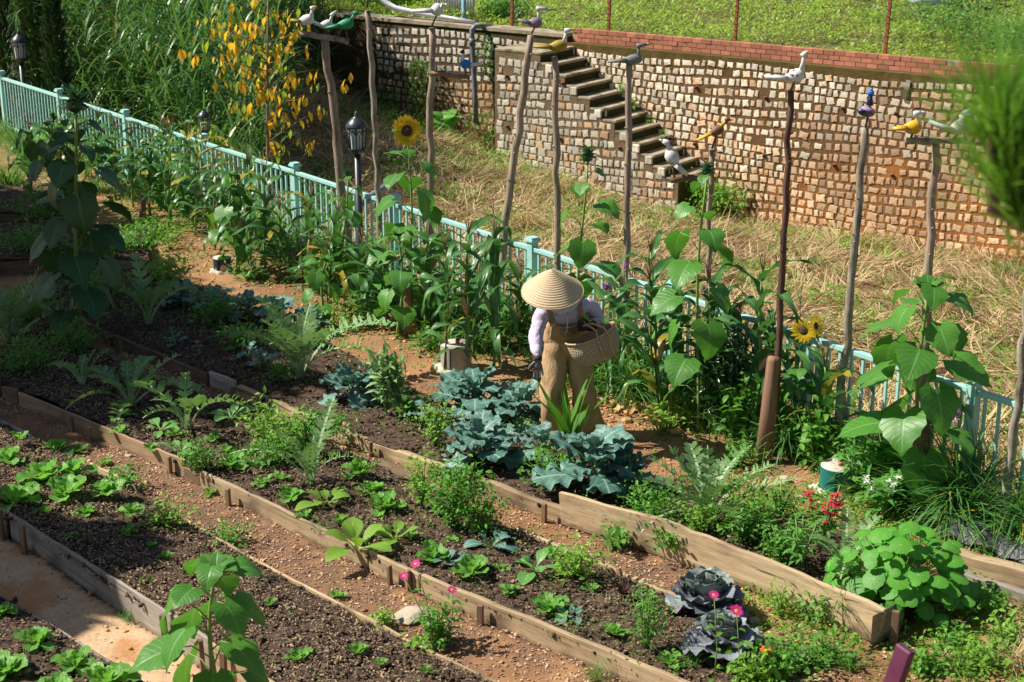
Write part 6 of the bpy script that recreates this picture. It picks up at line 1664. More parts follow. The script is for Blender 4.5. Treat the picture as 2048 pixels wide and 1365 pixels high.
# plastic sacks and dirt track on the terrace
trk = MB().box((0, 0, 0), (30, 1.6, .06)).build('concrete_track', M['concrete'], None, False); p = hit(1760, -14); trk.location = (p.x, p.y, Hs(p.x, p.y) + .12); trk.rotation_euler = (0, 0, wyaw + .25); tag(trk, kind='structure')
M['sack'] = simplemat('sack', (.62, .62, .62), (.42, .45, .50), .6, 4, .6, .03, c3=(.35, .45, .62))
def blob(loc, sz, mat, name, label, cat, seed=0, rz=0):
    tp = ico(3, .02, seed); V = tp[0].copy(); V = V * (1 + .35 * (vnoise(V[:, 0] * 2.2 + seed, V[:, 1] * 2.2 + V[:, 2], seed)[:, None] - .5))
    V[:, 2] = np.maximum(V[:, 2], -.5)
    o = MB().scatter((V * np.array(sz), *tp[1:]), np.eye(4)[None]).build(name, M[mat]); o.location = loc; o.rotation_euler = (0, 0, rz); tag(o, label, cat); return o
for k, (px, py, sz, lab) in enumerate([(1868, 18, (.55, .3, .18), 'pale plastic sack slumped on the terrace edge'), (1912, 10, (.5, .3, .22), 'striped pale sack leaning behind the slumped one'), (1985, 10, (.6, .3, .15), 'flat white sack at the end of the sack row')]):
    p = hit(px, py + 6); p.z += .25; blob(p, sz, 'sack', 'plastic_sack', lab, 'sack', k + 3, .2)
# corrugated sheet, blue post, curved tarp above the mossy wall
M['sheet'] = simplemat('grey_sheet', (.55, .56, .55), (.42, .43, .42), .5, 4, .2); M['bluep'] = paint('light_blue_paint', (.25, .55, .75))
V = []; F = []; n = 60; W_ = 1.1; Hh_ = .9
for i in range(n + 1):
    xx = W_ * i / n; yy = .015 * math.sin(i * 1.6); V += [(xx, yy, 0), (xx, yy, Hh_), (xx, yy + .01, 0), (xx, yy + .01, Hh_)]
for i in range(n):
    a = i * 4; F += [(a, a + 4, a + 5, a + 1), (a + 2, a + 3, a + 7, a + 6), (a + 1, a + 5, a + 7, a + 3), (a, a + 2, a + 6, a + 4)]
o = MB().add(V, F).build('corrugated_sheet', M['sheet']); u, z = wall_px(868, 35, 1.2); o.matrix_world = Matrix.Translation(wall_frame(u, 1.2, .62)) @ RW; tag(o, 'grey corrugated sheet standing above the mossy wall', 'sheet')
u, z = wall_px(928, 38, .9); t = thing('blue_post', 'light blue post with a flared foot above the mossy wall', 'post', wall_frame(u, .9, .58)); MB().tube([(0, 0, 0), (0, 0, .06), (0, 0, .16), (0, 0, 1.3)], [.09, .08, .05, .045], 10).build('shaft', M['bluep'], t)
# curved shallow tarp gutter
M['tarp'] = simplemat('white_tarp', (.60, .64, .70), (.42, .46, .55), .45, 5, .5, .02)
Vp = []; F = []; uvp = [(752, -12), (765, 8), (790, 22), (830, 30), (870, 36), (910, 42), (950, 48)]
for i, (px, py) in enumerate(uvp):
    u, z = wall_px(px, py, .25); c = wall_frame(u, .25, max(z, .63)); r_ = .13 - .012 * i
    for j in range(7):
        a = math.pi + math.pi * j / 6; Vp.append(c + Vector((0, -math.cos(a) * r_, math.sin(a) * r_ + r_)))
for i in range(len(uvp) - 1):
    for j in range(6): F.append((i * 7 + j, i * 7 + j + 1, i * 7 + 8 + j, i * 7 + 7 + j))
o = MB().add(Vp, F).build('curved_tarp', M['tarp']); sol = o.modifiers.new('sol', 'SOLIDIFY'); sol.thickness = .01; tag(o, 'white curved tarp gutter lying on top of the mossy wall', 'tarp')

# --- young tree with yellow leaves
p = g(525, 540, 0); s_ = fence_s(p.x, p.y)
p = fence_pt(530, .55, -.1); p.z = Hs(p.x, p.y)
yt = thing('yellow_leaved_tree', 'slender young tree with orange and yellow hanging leaves before the reeds', 'tree', p)
top = atY(537, -60, p.y) - p
M['bark'] = woodmat('thin_bark', (.30, .20, .13), (.20, .12, .08), (.08, .05, .03), axis=2)
MB().tube([(0, 0, 0), top * .3 + Vector((.02, 0, 0)), top * .6, top], [.03, .024, .017, .006], 8).build('trunk', M['bark'], yt)
rr = random.Random(12)
tips = [(388, 60), (420, 20), (365, 105), (455, 95), (430, 130), (480, 150), (500, 60), (600, 20), (620, 60), (570, 110), (640, 130), (590, 150), (700, 165), (560, 200), (470, 190), (505, 225), (620, 205), (660, 230), (545, 250), (520, 170), (440, 165), (545, 30), (500, 0), (610, 105), (565, 290), (640, 290), (530, 140), (575, 60), (440, 70), (400, 95), (520, 110), (515, 200), (455, 200), (580, 230), (545, 305), (490, 95), (470, 40), (550, 80), (520, 260), (535, 340)]
sb = MB(); nl = 0
lmy = LM('yl', variants(4, L=1, W=.42, prof=LANCE, nv=5, nu=1, fold=.3, curl=lambda k: .2 + .3 * k), 'ylw'); lmg = LM('yl2', variants(4, L=1, W=.40, prof=LANCE, nv=5, nu=1, fold=.3, curl=lambda k: .2 + .3 * k), 'ygreen')
mp_ = mpp(p)
for (tx, ty) in tips:
    e = atY(tx, ty, p.y + rr.uniform(-.7, .7)) - p
    f = min(.92, max(.15, (e.z - .35 * abs(e.x)) / top.z)); b = top * f
    e.z += rr.uniform(-.12, .12); mid = b.lerp(e, .5) + Vector((0, 0, rr.uniform(-.02, .16)))
    sb.tube([b, mid, e], [.008, .005, .002], 5)
    for k in range(10):
        if nl >= 380: break
        q_ = min(1, .3 + .7 * rr.random() ** .7); c = (b.lerp(mid, q_ * 2) if q_ < .5 else mid.lerp(e, q_ * 2 - 1)) + Vector((rr.gauss(0, .05), rr.gauss(0, .08), rr.gauss(0, .045)))
        mk = lmg if (rr.random() < .32 or (ty < 30 and rr.random() < .4)) else lmy
        link('leaf', mk[rr.randrange(4)], yt, xf(c, rr.uniform(0, 6.28), -1.15 + rr.uniform(-.25, .35), 0, rr.uniform(.07, .175) )); nl += 1
sb.build('branches', M['bark'], yt)['kind'] = 'stuff'
# shrub beside it
p = fence_pt(405, .35, -.1); p.z = Hs(p.x, p.y)
herb(p, 1.3, 1.25, 420, .15, 'ygreen', 'yellow green shrub with drooping leaves behind the fence, beside the black post', 'shrub', 'green_shrub', None, 850, 12, T_LANCE, droop=.9)
p = fence_pt(660, 1.2, -.1); p.z = Hs(p.x, p.y)
herb(p, .9, .8, 260, .13, 'l_bals', 'low shrub at the foot of the leaning pole beyond the fence', 'shrub', 'green_shrub', None, 851, 10, T_LANCE, droop=.7)

# ================================================================ POLES AND WOODEN BIRDS
def pole(base_px, top, wpx, mat, label, off=-.16, bars=(), wob=.016, base=None, cat='pole', name='bird_pole'):
    p = base if base is not None else fence_pt(base_px, off)
    e = atY(top[0], top[1], p.y) - p; m = mpp(p); rad = wpx * m / 2 * .86; rr = random.Random(int(top[0]))
    t = thing(name, label, cat, p, 0, 'poles carrying wooden birds')
    n = 16; pts = []; rs = []
    for k in range(n + 1):
        f = k / n; pts.append(e * f + Vector((rr.uniform(-1, 1) * wob, rr.uniform(-1, 1) * wob, 0)) * (0 < k < n) + Vector((0, 0, -.15 * (k == 0)))); rs.append(rad * (1.12 - .2 * f) * rr.uniform(.93, 1.08))
    q = MB().tube(pts, rs, 12)
    for k in range(9):
        f = rr.uniform(.08, .95); a = rr.uniform(3.3, 6.1); c = e * f
        q.tube([c, c + Vector((math.cos(a), math.sin(a), .4)) * rad * 1.35], [rad * .35, rad * .22], 6)
    q.build('shaft', M[mat], t)
    for (a, b, wp, mt) in bars:
        A = atY(a[0], a[1], p.y - .03) - p; B = atY(b[0], b[1], p.y - .03) - p
        pts = [A.lerp(B, k / 5) + Vector((0, 0, rr.uniform(-.006, .006))) for k in range(6)]
        MB().tube(pts, [wp * m / 2 * rr.uniform(.9, 1.08) for _ in pts], 10).build('crossbar', M[mt], t)
    return p
def bird(Yd, body, tail, head, beak, feet, cb, ct=None, cn=None, chd=None, ck=None, fat=1.0, label='', dy=0.0, tailflat=.45, neckw=.2, beakw=.16):
    """wooden bird; positions given as sighted points at its pole's distance: body centre line from chest to rump, tail tip, head, beak tip, foot of its peg"""
    m = mpp(Vector((0, Yd, 3))); pt = lambda q, o=0: atY(q[0], q[1], Yd - .02 + o)
    c0 = pt(body[0]); c1 = pt(body[1]); org = c0.lerp(c1, .5); L = (c1 - c0).length
    t = thing('wooden_bird', label, 'wooden bird', org, 0, 'painted wooden birds on poles')
    r = body[2] * m / 2 * fat * 1.22
    d = (c1 - c0)
    pts = [c0 - d * .04, c0 + d * .06, c0 + d * .3, c0 + d * .6, c0 + d * .85, c1 + d * .02]; rs = [r * .25, r * .68, r, r * .92, r * .62, r * .4]
    MB().tube([q - org for q in pts], rs, 14, flat=.85, up=(0, 1, 0)).build('body', M[cb], t)
    tt = pt(tail, dy); e = (tt - c1)
    MB().tube([c1 - d * .12 - org, c1 + e * .5 - org, tt - org], [r * .95, r * .72, r * .5], 10, flat=tailflat, up=(0, 0, 1)).build('tail', M[ct or cb], t)
    h = pt(head); nb = c0 + d * .14 + Vector((0, 0, r * .4))
    MB().tube([nb - org, nb.lerp(h, .55) - org, h - org], [r * .5, r * neckw * 1.4, r * neckw * 1.3], 8).build('neck', M[cn or cb], t)
    k = pt(beak); kd = (k - h).normalized()
    MB().tube([h - kd * r * .35 - org, h - kd * r * .3 - org, h + kd * r * .15 - org, h.lerp(k, .55) - org], [r * .3, r * .42, r * .42, r * .28], 10).build('head', M[chd or cn or cb], t)
    MB().tube([h.lerp(k, .5) - org, k - org], [r * .27, r * .06], 8).build('beak', M[ck or chd or cn or cb], t)
    fo = pt(feet); MB().tube([org + (c0 + d * .45 - org) * 1 - org - Vector((0, 0, r * .6)), fo - org], [.009, .009], 6).build('peg', M['wood'], t)
    return t
p1 = pole(704, (650, 78), 19, 'pole_a', 'leaning pole with a mossy crossbar carrying three birds', bars=[((600, 66), (697, 84), 11, 'pole_c')])
bird(p1.y, ((626, 38), (598, 44), 19), (581, 40), (625, 17), (634, 13), (612, 68), 'p_white', ct='p_mustard', ck='p_orange', label='white wooden bird with yellow tail standing at the outer end of the mossy crossbar')
bird(p1.y + .05, ((664, 47), (640, 52), 15), (606, 36), (664, 30), (673, 21), (650, 74), 'p_white', label='small white wooden bird in the middle of the mossy crossbar')
bird(p1.y - .04, ((706, 46), (675, 52), 18), (652, 56), (710, 27), (724, 28), (695, 82), 'p_green', label='all green wooden bird on the mossy crossbar')
p2 = pole(767, (735, 22), 13, 'pole_c', 'thin tall mottled pole reaching beyond the upper border', wob=.016)
bird(p2.y, ((745, -22), (725, -20), 14), (708, -2), (748, -40), (760, -38), (735, 16), 'p_white', label='white wooden bird mostly cut off by the upper border')
p3 = pole(857, (864, 56), 16, 'pole_a', 'upright grey pole with a reddish bar jutting from one side', off=-.10, bars=[((862, 146), (940, 156), 9, 'post_red')])
bird(p3.y, ((884, 18), (862, 22), 22), (826, 22), (884, 14), (896, 8), (864, 52), 'p_white', label='white wooden bird with upswept beak over the grey pole', neckw=.45)
bird(p3.y - .02, ((921, 126), (944, 132), 16), (964, 126), (926, 104), (919, 105), (931, 150), 'p_blue', ct='p_white', cn='p_white', chd='p_dkblue', label='bright blue wooden bird with white tail on the reddish side bar')
p4 = pole(985, (1062, 72), 17, 'pole_a', 'strongly slanting grey pole in front of the stair block')
bird(p4.y, ((1083, 46), (1056, 46), 18), (1036, 40), (1076, 18), (1112, 20), (1063, 68), 'p_purple', cn='p_white', chd='p_white', ck='p_purple', label='mauve wooden bird with white neck on the slanting pole')
p5 = pole(1118, (1109, 114), 15, 'pole_a', 'straight pole rising directly behind the conical hat')
bird(p5.y, ((1133, 90), (1098, 95), 20), (1066, 93), (1133, 62), (1152, 58), (1109, 112), 'p_mustard', cn='p_white', chd='p_white', ck='p_orange', label='mustard yellow wooden bird with white neck above the conical hat')
p6 = pole(1247, (1259, 128), 15, 'pole_a', 'pale grey pole standing in front of the lower steps')
bird(p6.y, ((1283, 118), (1248, 121), 18), (1215, 124), (1277, 92), (1306, 87), (1259, 130), 'p_grey', ck='p_grey', label='grey green wooden bird with long beak on the pale grey pole')
p7b = fence_pt(1545, -.42)
pole(1545, (1582, 182), 15, 'pole_b', 'very dark brown pole carrying the speckled bird', base=p7b)
M['p_speck'] = None
def speck():
    m, t, b = nt('speckled_paint'); tc = N(t, 'TexCoord'); v = N(t, 'TexVoronoi', i_Scale=32.0); t.links.new(tc.outputs['Object'], v.inputs['Vector'])
    c = mixc(t, ramp(t, v.outputs['Distance'], [(.28, 1.0), (.36, 0.0)]), (.76, .76, .74), (.05, .05, .06)); t.links.new(c, b.inputs['Base Color']); b.inputs['Roughness'].default_value = .5; return m
M['p_speck'] = speck()
bird(p7b.y, ((1608, 148), (1570, 158), 24), (1529, 153), (1608, 110), (1616, 102), (1581, 182), 'p_speck', ct='p_white', cn='p_white', label='white wooden bird with black speckles on the dark brown pole', neckw=.16)
p8 = pole(1672, (1730, 256), 18, 'pole_c', 'mottled black and grey pole with peeling bark', off=-.2)
bird(p8.y, ((1740, 215), (1733, 230), 26), (1722, 222), (1742, 185), (1743, 178), (1731, 256), 'p_lilac', ct='p_dkblue', cn='p_dkblue', chd='p_blue', label='lilac wooden bird with bright blue head seen from behind', dy=-.18)
p9b = fence_pt(1835, -.12)
pole(1835, (1871, 285), 19, 'pole_a', 'pole with a mossy crossbar behind the blurred pine twigs', base=p9b, bars=[((1812, 283), (1932, 280), 13, 'pole_c')])
bird(p9b.y - .03, ((1842, 254), (1808, 256), 24), (1786, 258), (1832, 228), (1852, 224), (1822, 277), 'p_orange', cn='p_white', chd='p_white', label='yellow wooden bird with white head at the near end of the mossy crossbar')
bird(p9b.y - .06, ((1938, 248), (1900, 262), 28), (1858, 243), (1930, 228), (1956, 214), (1905, 280), 'p_white', label='large white wooden bird with raised beak beside the pine twigs', neckw=.55)
bird(p9b.y + .08, ((1920, 246), (1890, 254), 18), (1852, 242), (1916, 230), (1914, 240), (1888, 280), 'p_brown', ck='p_orange', label='dark brown wooden bird hidden behind the large white one')
p10 = pole(1408, (1424, 300), 13, 'pole_a', 'short grey pole before the sunlit stone wall, side branch at its top', bars=[((1342, 358), (1402, 356), 15, 'wood_dark')])
bird(p10.y, ((1446, 256), (1420, 268), 17), (1393, 281), (1453, 240), (1466, 240), (1424, 298), 'p_brown', ct='p_orange', cn='p_orange', chd='p_brown', ck='p_orange', label='brown wooden bird with broad yellow tail on the short grey pole')
bird(p10.y - .05, ((1338, 300), (1352, 332), 24), (1375, 350), (1334, 286), (1318, 279), (1349, 356), 'p_white', label='pure white wooden bird facing away, perched on the dark side branch', tailflat=.5)
MB0 = fence_pt(2008, -.12)
pole(2008, (2062, 560), 20, 'pole_c', 'mottled pole cut by the picture border, without visible bird', base=MB0)
# thick posts and stumps
def post(base_px, top, w0, w1, mat, label, name='wooden_post'):
    p = g(*base_px); e = atY(top[0], top[1], p.y) - p; m = mpp(p)
    q = MB().tube([Vector((0, 0, -.1)), e * .5 + Vector((.004, 0, 0)), e * .97, e], [w0 * m / 2, (w0 + w1) * m / 4, w1 * m / 2, w1 * m / 2.3], 12, flat=.9)
    o = q.build(name, M[mat]); o.location = p; tag(o, label, 'post'); return o
post((1524, 925), (1548, 715), 34, 27, 'post_red', 'thick reddish bare post standing in bright sun before the dark brown pole')
post((1836, 1015), (1845, 830), 42, 32, 'wood_dark', 'dark thick trunk hidden behind the broad sunflower')
post((822, 670), (812, 545), 24, 20, 'post_red', 'tan split stump standing between corn and leafy sunflower')
post((283, 446), (286, 388), 15, 13, 'post_red', 'reddish broken stump between the shaded sunflower and corn')
post((700, 780), (700, 777), 4, 4, 'stake', 'little peg end by the kale row')
o = bpy.data.objects.get('wooden_post.004')
if o: bpy.data.objects.remove(o)
post((1340, 850), (1342, 770), 11, 10, 'post_red', 'short thin stake beside the tall corn plant')

# ================================================================ LAMPS
def lamp(base, topz_px, scale, label):
    p = base; m = mpp(p); e = atY(topz_px[0], topz_px[1], p.y); hh = e.z - p.z
    t = thing('garden_lamp', label, 'garden lamp', p, 0, 'black garden lamps'); s = scale
    MB().tube([(0, 0, -.05), (0, 0, .25), (0, 0, .3), (0, 0, hh - .40 * s)], [.06 * s, .06 * s, .035 * s, .03 * s], 12).build('post', M['dark_iron'], t)
    z0 = hh - .40 * s
    L_ = link('lantern', MB().tube([(0, 0, 0), (0, 0, .03 * s), (0, 0, .05 * s)], [.05 * s, .085 * s, .09 * s], 8).mesh('lantern', M['dark_iron'], False), t, Matrix.Translation((0, 0, z0)))
    link('glass', MB().tube([(0, 0, .05 * s), (0, 0, .25 * s)], [.068 * s, .082 * s], 8).mesh('glass', M['frost'], False), L_)
    q = MB()
    for k in range(8):
        a = 2 * math.pi * k / 8 + .0; c, s_2 = math.cos(a), math.sin(a)
        q.tube([(c * .076 * s, s_2 * .076 * s, .05 * s), (c * .09 * s, s_2 * .09 * s, .25 * s)], .007 * s, 5)
        a2 = a + math.pi / 8; c2, s2 = math.cos(a2), math.sin(a2)
        q.tube([(c2 * .070 * s, s2 * .070 * s, .05 * s), (c2 * .080 * s, s2 * .080 * s, .19 * s)], .003 * s, 4)
        a3 = a + math.pi / 4
        q.tube([(c * .086 * s, s_2 * .086 * s, .18 * s), (c2 * .084 * s, s2 * .084 * s, .225 * s), (math.cos(a3) * .086 * s, math.sin(a3) * .086 * s, .18 * s)], .005 * s, 4)
    link('cage', q.mesh('cage', M['dark_iron']), L_)
    link('roof', MB().tube([(0, 0, .245 * s), (0, 0, .26 * s), (0, 0, .30 * s), (0, 0, .335 * s), (0, 0, .35 * s), (0, 0, .37 * s), (0, 0, .385 * s), (0, 0, .40 * s)], [.105 * s, .105 * s, .08 * s, .04 * s, .018 * s, .022 * s, .01 * s, .003 * s], 16).mesh('roof', M['dark_iron']), L_)
lamp(fence_pt(722, -.28), (718, 222), 1.12, 'black garden lamp with frosted lantern in front of the mint fence')
b = fence_pt(57, .25, -.1); b.z = Hs(b.x, b.y); lamp(b, (58, 60), 1.25, 'distant garden lamp among dark conifers')
b = fence_pt(418, .5, -.1); b.z = Hs(b.x, b.y); lamp(b, (414, 215), .85, 'garden lamp swallowed by the yellow green shrub behind the fence')

# ================================================================ VALVE DRUMS
def drum(px, py, wpx, hpx, matside, label, valve=True, peel=True):
    p = g(px, py); m = mpp(p); r = wpx * m / 2; h = hpx * m / .93
    t = thing('concrete_drum', label, 'concrete drum', p + Vector((0, r * .5, 0)), 0, 'concrete filled drums with valves')
    mt, tr, b = nt('drum_side'); tc = N(tr, 'TexCoord'); nz = noise(tr, 5.5, 3, tc.outputs['Object'])
    c = mixc(tr, ramp(tr, nz, [(.55, 0.0), (.57, 1.0)]), matside, (.50, .42, .32)); tr.links.new(c, b.inputs['Base Color']); b.inputs['Roughness'].default_value = .4
    bump(tr, b, nz, .2)
    n = 40; q = MB(); V = []; F = []
    for k in range(n):
        a = 2 * math.pi * k / n; V += [(math.cos(a) * r, math.sin(a) * r, -.05), (math.cos(a) * r * 1.01, math.sin(a) * r * 1.01, h)]
    F = [(2 * k, 2 * ((k + 1) % n), 2 * ((k + 1) % n) + 1, 2 * k + 1) for k in range(n)]
    o = q.add(V, F).build('shell', mt, t)
    MB().box((r * math.sin(-.35), -r * math.cos(-.35) - .002, h * .5), (.012, .01, h * .9)).build('seam', M['dark_iron'], t, False)
    MB().tube([(0, 0, h - .03), (0, 0, h - .004), (0, 0, h + .006)], [r * .985, r * .985, r * .95], 40).build('concrete_fill', M['concrete'], t)
    if valve:
        v = link('valve', MB().tube([(r * .1, 0, h), (r * .1, 0, h + .035)], .02, 10).mesh('valve', M['p_orange'] if False else M['brick']), t)
        link('valve_handle', MB().tube([(r * .0, -.01, h + .045), (r * .28, .01, h + .04)], .008, 8).mesh('valve_handle', M['dark_iron']), v)
        link('valve_body', MB().tube([(r * .3, -.02, h + .01), (r * .45, -.03, h + .012)], .012, 8).mesh('valve_body', M['p_orange']), v)
    # broken concrete collar at the foot
    n = 24; V = []; F = []
    for k in range(n):
        a = 2 * math.pi * k / n; rr2 = r * (1.35 + .25 * math.sin(k * 1.9)); V += [(math.cos(a) * r * .98, math.sin(a) * r * .98, .03), (math.cos(a) * rr2, math.sin(a) * rr2, .015), (math.cos(a) * rr2 * 1.03, math.sin(a) * rr2 * 1.03, -.03)]
    for k in range(n):
        for j in range(2): a_, b_ = 3 * k + j, 3 * ((k + 1) % n) + j; F.append((a_, b_, b_ + 1, a_ + 1))
    MB().add(V, F).build('concrete_collar', M['concrete'], t)
drum(1678, 988, 73, 50, (.01, .16, .14), 'dark green drum with peeling paint and a red valve on its concrete top')
drum(912, 742, 62, 48, (.34, .33, .27), 'pale drum with crumbling concrete under the corn leaves')
drum(444, 545, 36, 26, (.012, .04, .07), 'dark blue drum half hidden beneath the drooping corn')

# black plastic sheet
M['plastic'] = simplemat('black_plastic', (.05, .052, .06), (.03, .032, .04), .5, 6, .9, .05, spec=.6)
n1, n2 = 40, 24; V = []; F = []; A = g(1895, 1060); B = g(2070, 1130)
for i in range(n1 + 1):
    for j in range(n2 + 1):
        a = i / n1; b = j / n2; c = A.lerp(B, a) + Vector((BN[0], BN[1], 0)) * (b * .42 - .18)
        z = .02 + .15 * float(fbm(c.x * 5, c.y * 5, 401)) * math.sin(math.pi * min(1, b * 1.2)) + .05 * float(vnoise(c.x * 16, c.y * 7, 402)) ; V.append((c.x, c.y, z + .02))
for i in range(n1):
    for j in range(n2): k = i * (n2 + 1) + j; F.append((k, k + n2 + 1, k + n2 + 2, k + 1))
o = MB().add(V, F).build('plastic_sheet', M['plastic']); tag(o, 'crumpled blackish plastic sheet on the ground under the arching lemongrass', 'plastic sheet')
# purple post close to the viewer
M['purple'] = simplemat('purple_paint', (.07, .014, .035), (.13, .03, .075), .45, 6, .3)
cpt = atY(1800, 1350, 4.3)
pt_ = thing('purple_post', 'purple painted post top standing close to the viewer at the lower border', 'post', (cpt.x, cpt.y, 0))
o = MB().box((0, 0, 0), (.03, .06, 1.9)).build('shaft', M['purple'], pt_, False)
o.matrix_local = Matrix.Translation(-Vector(pt_.location)) @ Matrix.Translation(atY(1812, 1296, 4.3)) @ Matrix.Rotation(R(13), 4, 'Y') @ Matrix.Rotation(R(35), 4, 'Z') @ Matrix.Translation((0, 0, -.95)); bv = o.modifiers.new('b', 'BEVEL'); bv.width = .004

# ================================================================ PINE TWIG NEAR THE CAMERA
bt_ = atY(1996, 455, 2.5)
pn = thing('pine_twig', 'blurred bright pine twig with long needles reaching in close to the viewer', 'pine branch', bt_)
MB().tube([(.9, .3, -.35), (.35, .1, -.12), (.08, 0, -.02), (-.01, 0, .03), (-.02, 0, .12), (-.03, .0, .2)], [.03, .02, .013, .011, .008, .005], 10).build('twig', M['bark'], pn)
n = 900; r_ = np.random.default_rng(8); f = r_.random(n)
P = np.column_stack([-.02 + .06 * (1 - f), r_.normal(0, .01, n), -.01 + f * .2]); 
yaw = r_.random(n) * 6.28; L = .10 + .12 * r_.random(n)
q = MB(); NEED = thin(3, .006, nv=4, c0=.1, c1=.25, prof=[(0, .8), (.8, .8), (1, .1)])
for k in range(3):
    i = np.arange(n) % 3 == k; q.scatter(NEED[k], eulermats(P[i], yaw[i], .35 + 1.1 * r_.random(i.sum()), r_.random(i.sum()) * 3, np.column_stack([0 * L[i] + .5, L[i], L[i]])), r_.random(i.sum()))
q.build('needles', M['pine'], pn)['kind'] = 'stuff'
P = np.column_stack([r_.uniform(.05, .5, 500), r_.normal(0.05, .03, 500), r_.uniform(-.12, .0, 500)]); q = MB()
q.scatter(NEED[0], eulermats(P, r_.random(500) * 6.28, .2 + .9 * r_.random(500), 0, np.column_stack([np.full(500, .5), .12 + .08 * r_.random(500), np.full(500, .15)])), r_.random(500))
q.build('lower_needles', M['pine'], pn)['kind'] = 'stuff'

# ================================================================ TREES BESIDE THE GARDEN (they shade its dim corner)
def shade_tree(c, rad, hgt, n, label, seed, sz=.28):
    r = np.random.default_rng(seed); p = Vector((c[0], c[1], 0)); p.z = Hs(*c)
    t = thing('shade_tree', label, 'tree', p, 0, 'broad trees beside the garden')
    MB().tube([(0, 0, -.2), (.1, 0, hgt * .4), (0, .1, hgt * .75), (0, 0, hgt)], [.2, .16, .1, .04], 10).build('trunk', M['bark'], t)
    nc = 26; cc = r.normal(0, 1, (nc, 3)); cc /= np.linalg.norm(cc, axis=1)[:, None]; cc *= (r.random(nc) ** .4)[:, None] * np.array((rad[0] * .75, rad[1] * .75, rad[2] * .75)); cc[:, 2] += hgt
    i = r.integers(0, nc, n); v = r.normal(0, 1, (n, 3)); v /= np.linalg.norm(v, axis=1)[:, None]
    P = cc[i] + v * (r.random(n) ** .5)[:, None] * min(rad) * .42
    q = MB(); q.scatter(B_LEAF[0], eulermats(P, r.random(n) * 6.28, r.normal(0, .6, n), r.normal(0, .5, n), sz * (.6 + .8 * r.random(n))), r.random(n)); q.build('crown', M['l_dark'], t)['kind'] = 'stuff'
    sb = MB()
    for k in range(nc): sb.tube([(0, 0, hgt * .5), tuple(cc[k] * (.5, .5, 1)), tuple(cc[k])], [.05, .03, .01], 5)
    sb.build('limbs', M['bark'], t)
sx, sy = SUN_AZ[0] / math.tan(SUN_EL), SUN_AZ[1] / math.tan(SUN_EL)
def over(px, py, z, up=6.0):
    p = g(px, py, z); return (p.x + sx * up, p.y + sy * up)
shade_tree(over(60, 700, 0, 6.5), (2.1, 2.5, 1.6), 6.5, 14000, 'broad leafed tree shading the dim corner of the garden, outside the picture', 1)
shade_tree(over(230, 790, 0, 6.0), (1.5, 1.3, 1.2), 6.0, 4200, 'smaller leafy tree whose shade falls across the sawn planks, outside the picture', 3)
shade_tree(over(-10, 1150, 0, 5.5), (1.0, .9, .9), 5.5, 2200, 'small tree shading the clay path corner, outside the picture', 4)
shade_tree(over(40, 560, 0, 6.5), (1.6, 1.7, 1.3), 6.5, 7000, 'leafy tree whose shade falls on the timber edged shaded beds, outside the picture', 5)
shade_tree(over(-60, 470, 0, 6.5), (1.8, 2.2, 1.5), 6.5, 7000, 'broad leafed tree beyond the shaded beds, outside the picture', 2)

# ================================================================ THE PERSON
G0 = g(1140, 870)
def skin(verts, edges, radii, root=0, sub=2, name='tmp', smooth=True):
    me = bpy.data.meshes.new(name); me.from_pydata(verts, edges, []); me.update()
    o = bpy.data.objects.new(name, me); COL.objects.link(o)
    md = o.modifiers.new('skin', 'SKIN'); md.branch_smoothing = .6; md.use_smooth_shade = True
    for i, r in enumerate(radii):
        sv_ = me.skin_vertices[0].data[i]; sv_.radius = r if hasattr(r, '__len__') else (r, r); sv_.use_root = (i == root)
    s2 = o.modifiers.new('sub', 'SUBSURF'); s2.levels = sub; s2.render_levels = sub
    dg = bpy.context.evaluated_depsgraph_get(); ev = o.evaluated_get(dg); m2 = bpy.data.meshes.new_from_object(ev); 
    bpy.data.objects.remove(o); m2.materials.clear()
    for p_ in m2.polygons: p_.use_smooth = True
    return m2
M['hoodie'] = None
def hoodiemat():
    m, t, b = nt('lilac_print_cloth'); tc = N(t, 'TexCoord'); v = N(t, 'TexVoronoi', i_Scale=16.0, i_Randomness=1.0); t.links.new(tc.outputs['Object'], v.inputs['Vector'])
    n1 = noise(t, 70, 2, tc.outputs['Object'])
    spot = ramp(t, mth(t, 'ADD', v.outputs['Distance'], mth(t, 'MULTIPLY', n1, .3)), [(.30, 1.0), (.36, 0.0)])
    hue = mixc(t, mth(t, 'GREATER_THAN', v.outputs['Color'], .5), (.30, .38, .22), (.42, .28, .50))
    c = mixc(t, mth(t, 'MULTIPLY', spot, .95), (.56, .48, .66), hue); t.links.new(c, b.inputs['Base Color']); b.inputs['Roughness'].default_value = .85
    w = noise(t, 11, 3, tc.outputs['Object']); bump(t, b, w, .7, .03); return m
M['hoodie'] = hoodiemat()
def clothmat(name, c1, c2, fold=8, dist=.03):
    m, t, b = nt(name); tc = N(t, 'TexCoord'); mp = N(t, 'Mapping'); mp.inputs['Scale'].default_value = (1.6, 1.6, .55); t.links.new(tc.outputs['Object'], mp.inputs[0])
    n1 = noise(t, fold, 4, mp.outputs[0]); n2 = noise(t, 160, 2, tc.outputs['Object'])
    c = mixc(t, n1, c1, c2); t.links.new(c, b.inputs['Base Color']); b.inputs['Roughness'].default_value = .85; b.inputs['Specular IOR Level'].default_value = .2
    bump(t, b, mth(t, 'ADD', n1, mth(t, 'MULTIPLY', n2, .1)), .8, dist); return m
M['khaki'] = clothmat('khaki_cloth', (.52, .345, .19), (.40, .26, .14))
M['strap'] = clothmat('khaki_strap', (.34, .25, .14), (.28, .20, .11))
M['skin'] = simplemat('skin', (.45, .26, .17), (.40, .22, .14), .5, 20, .1)
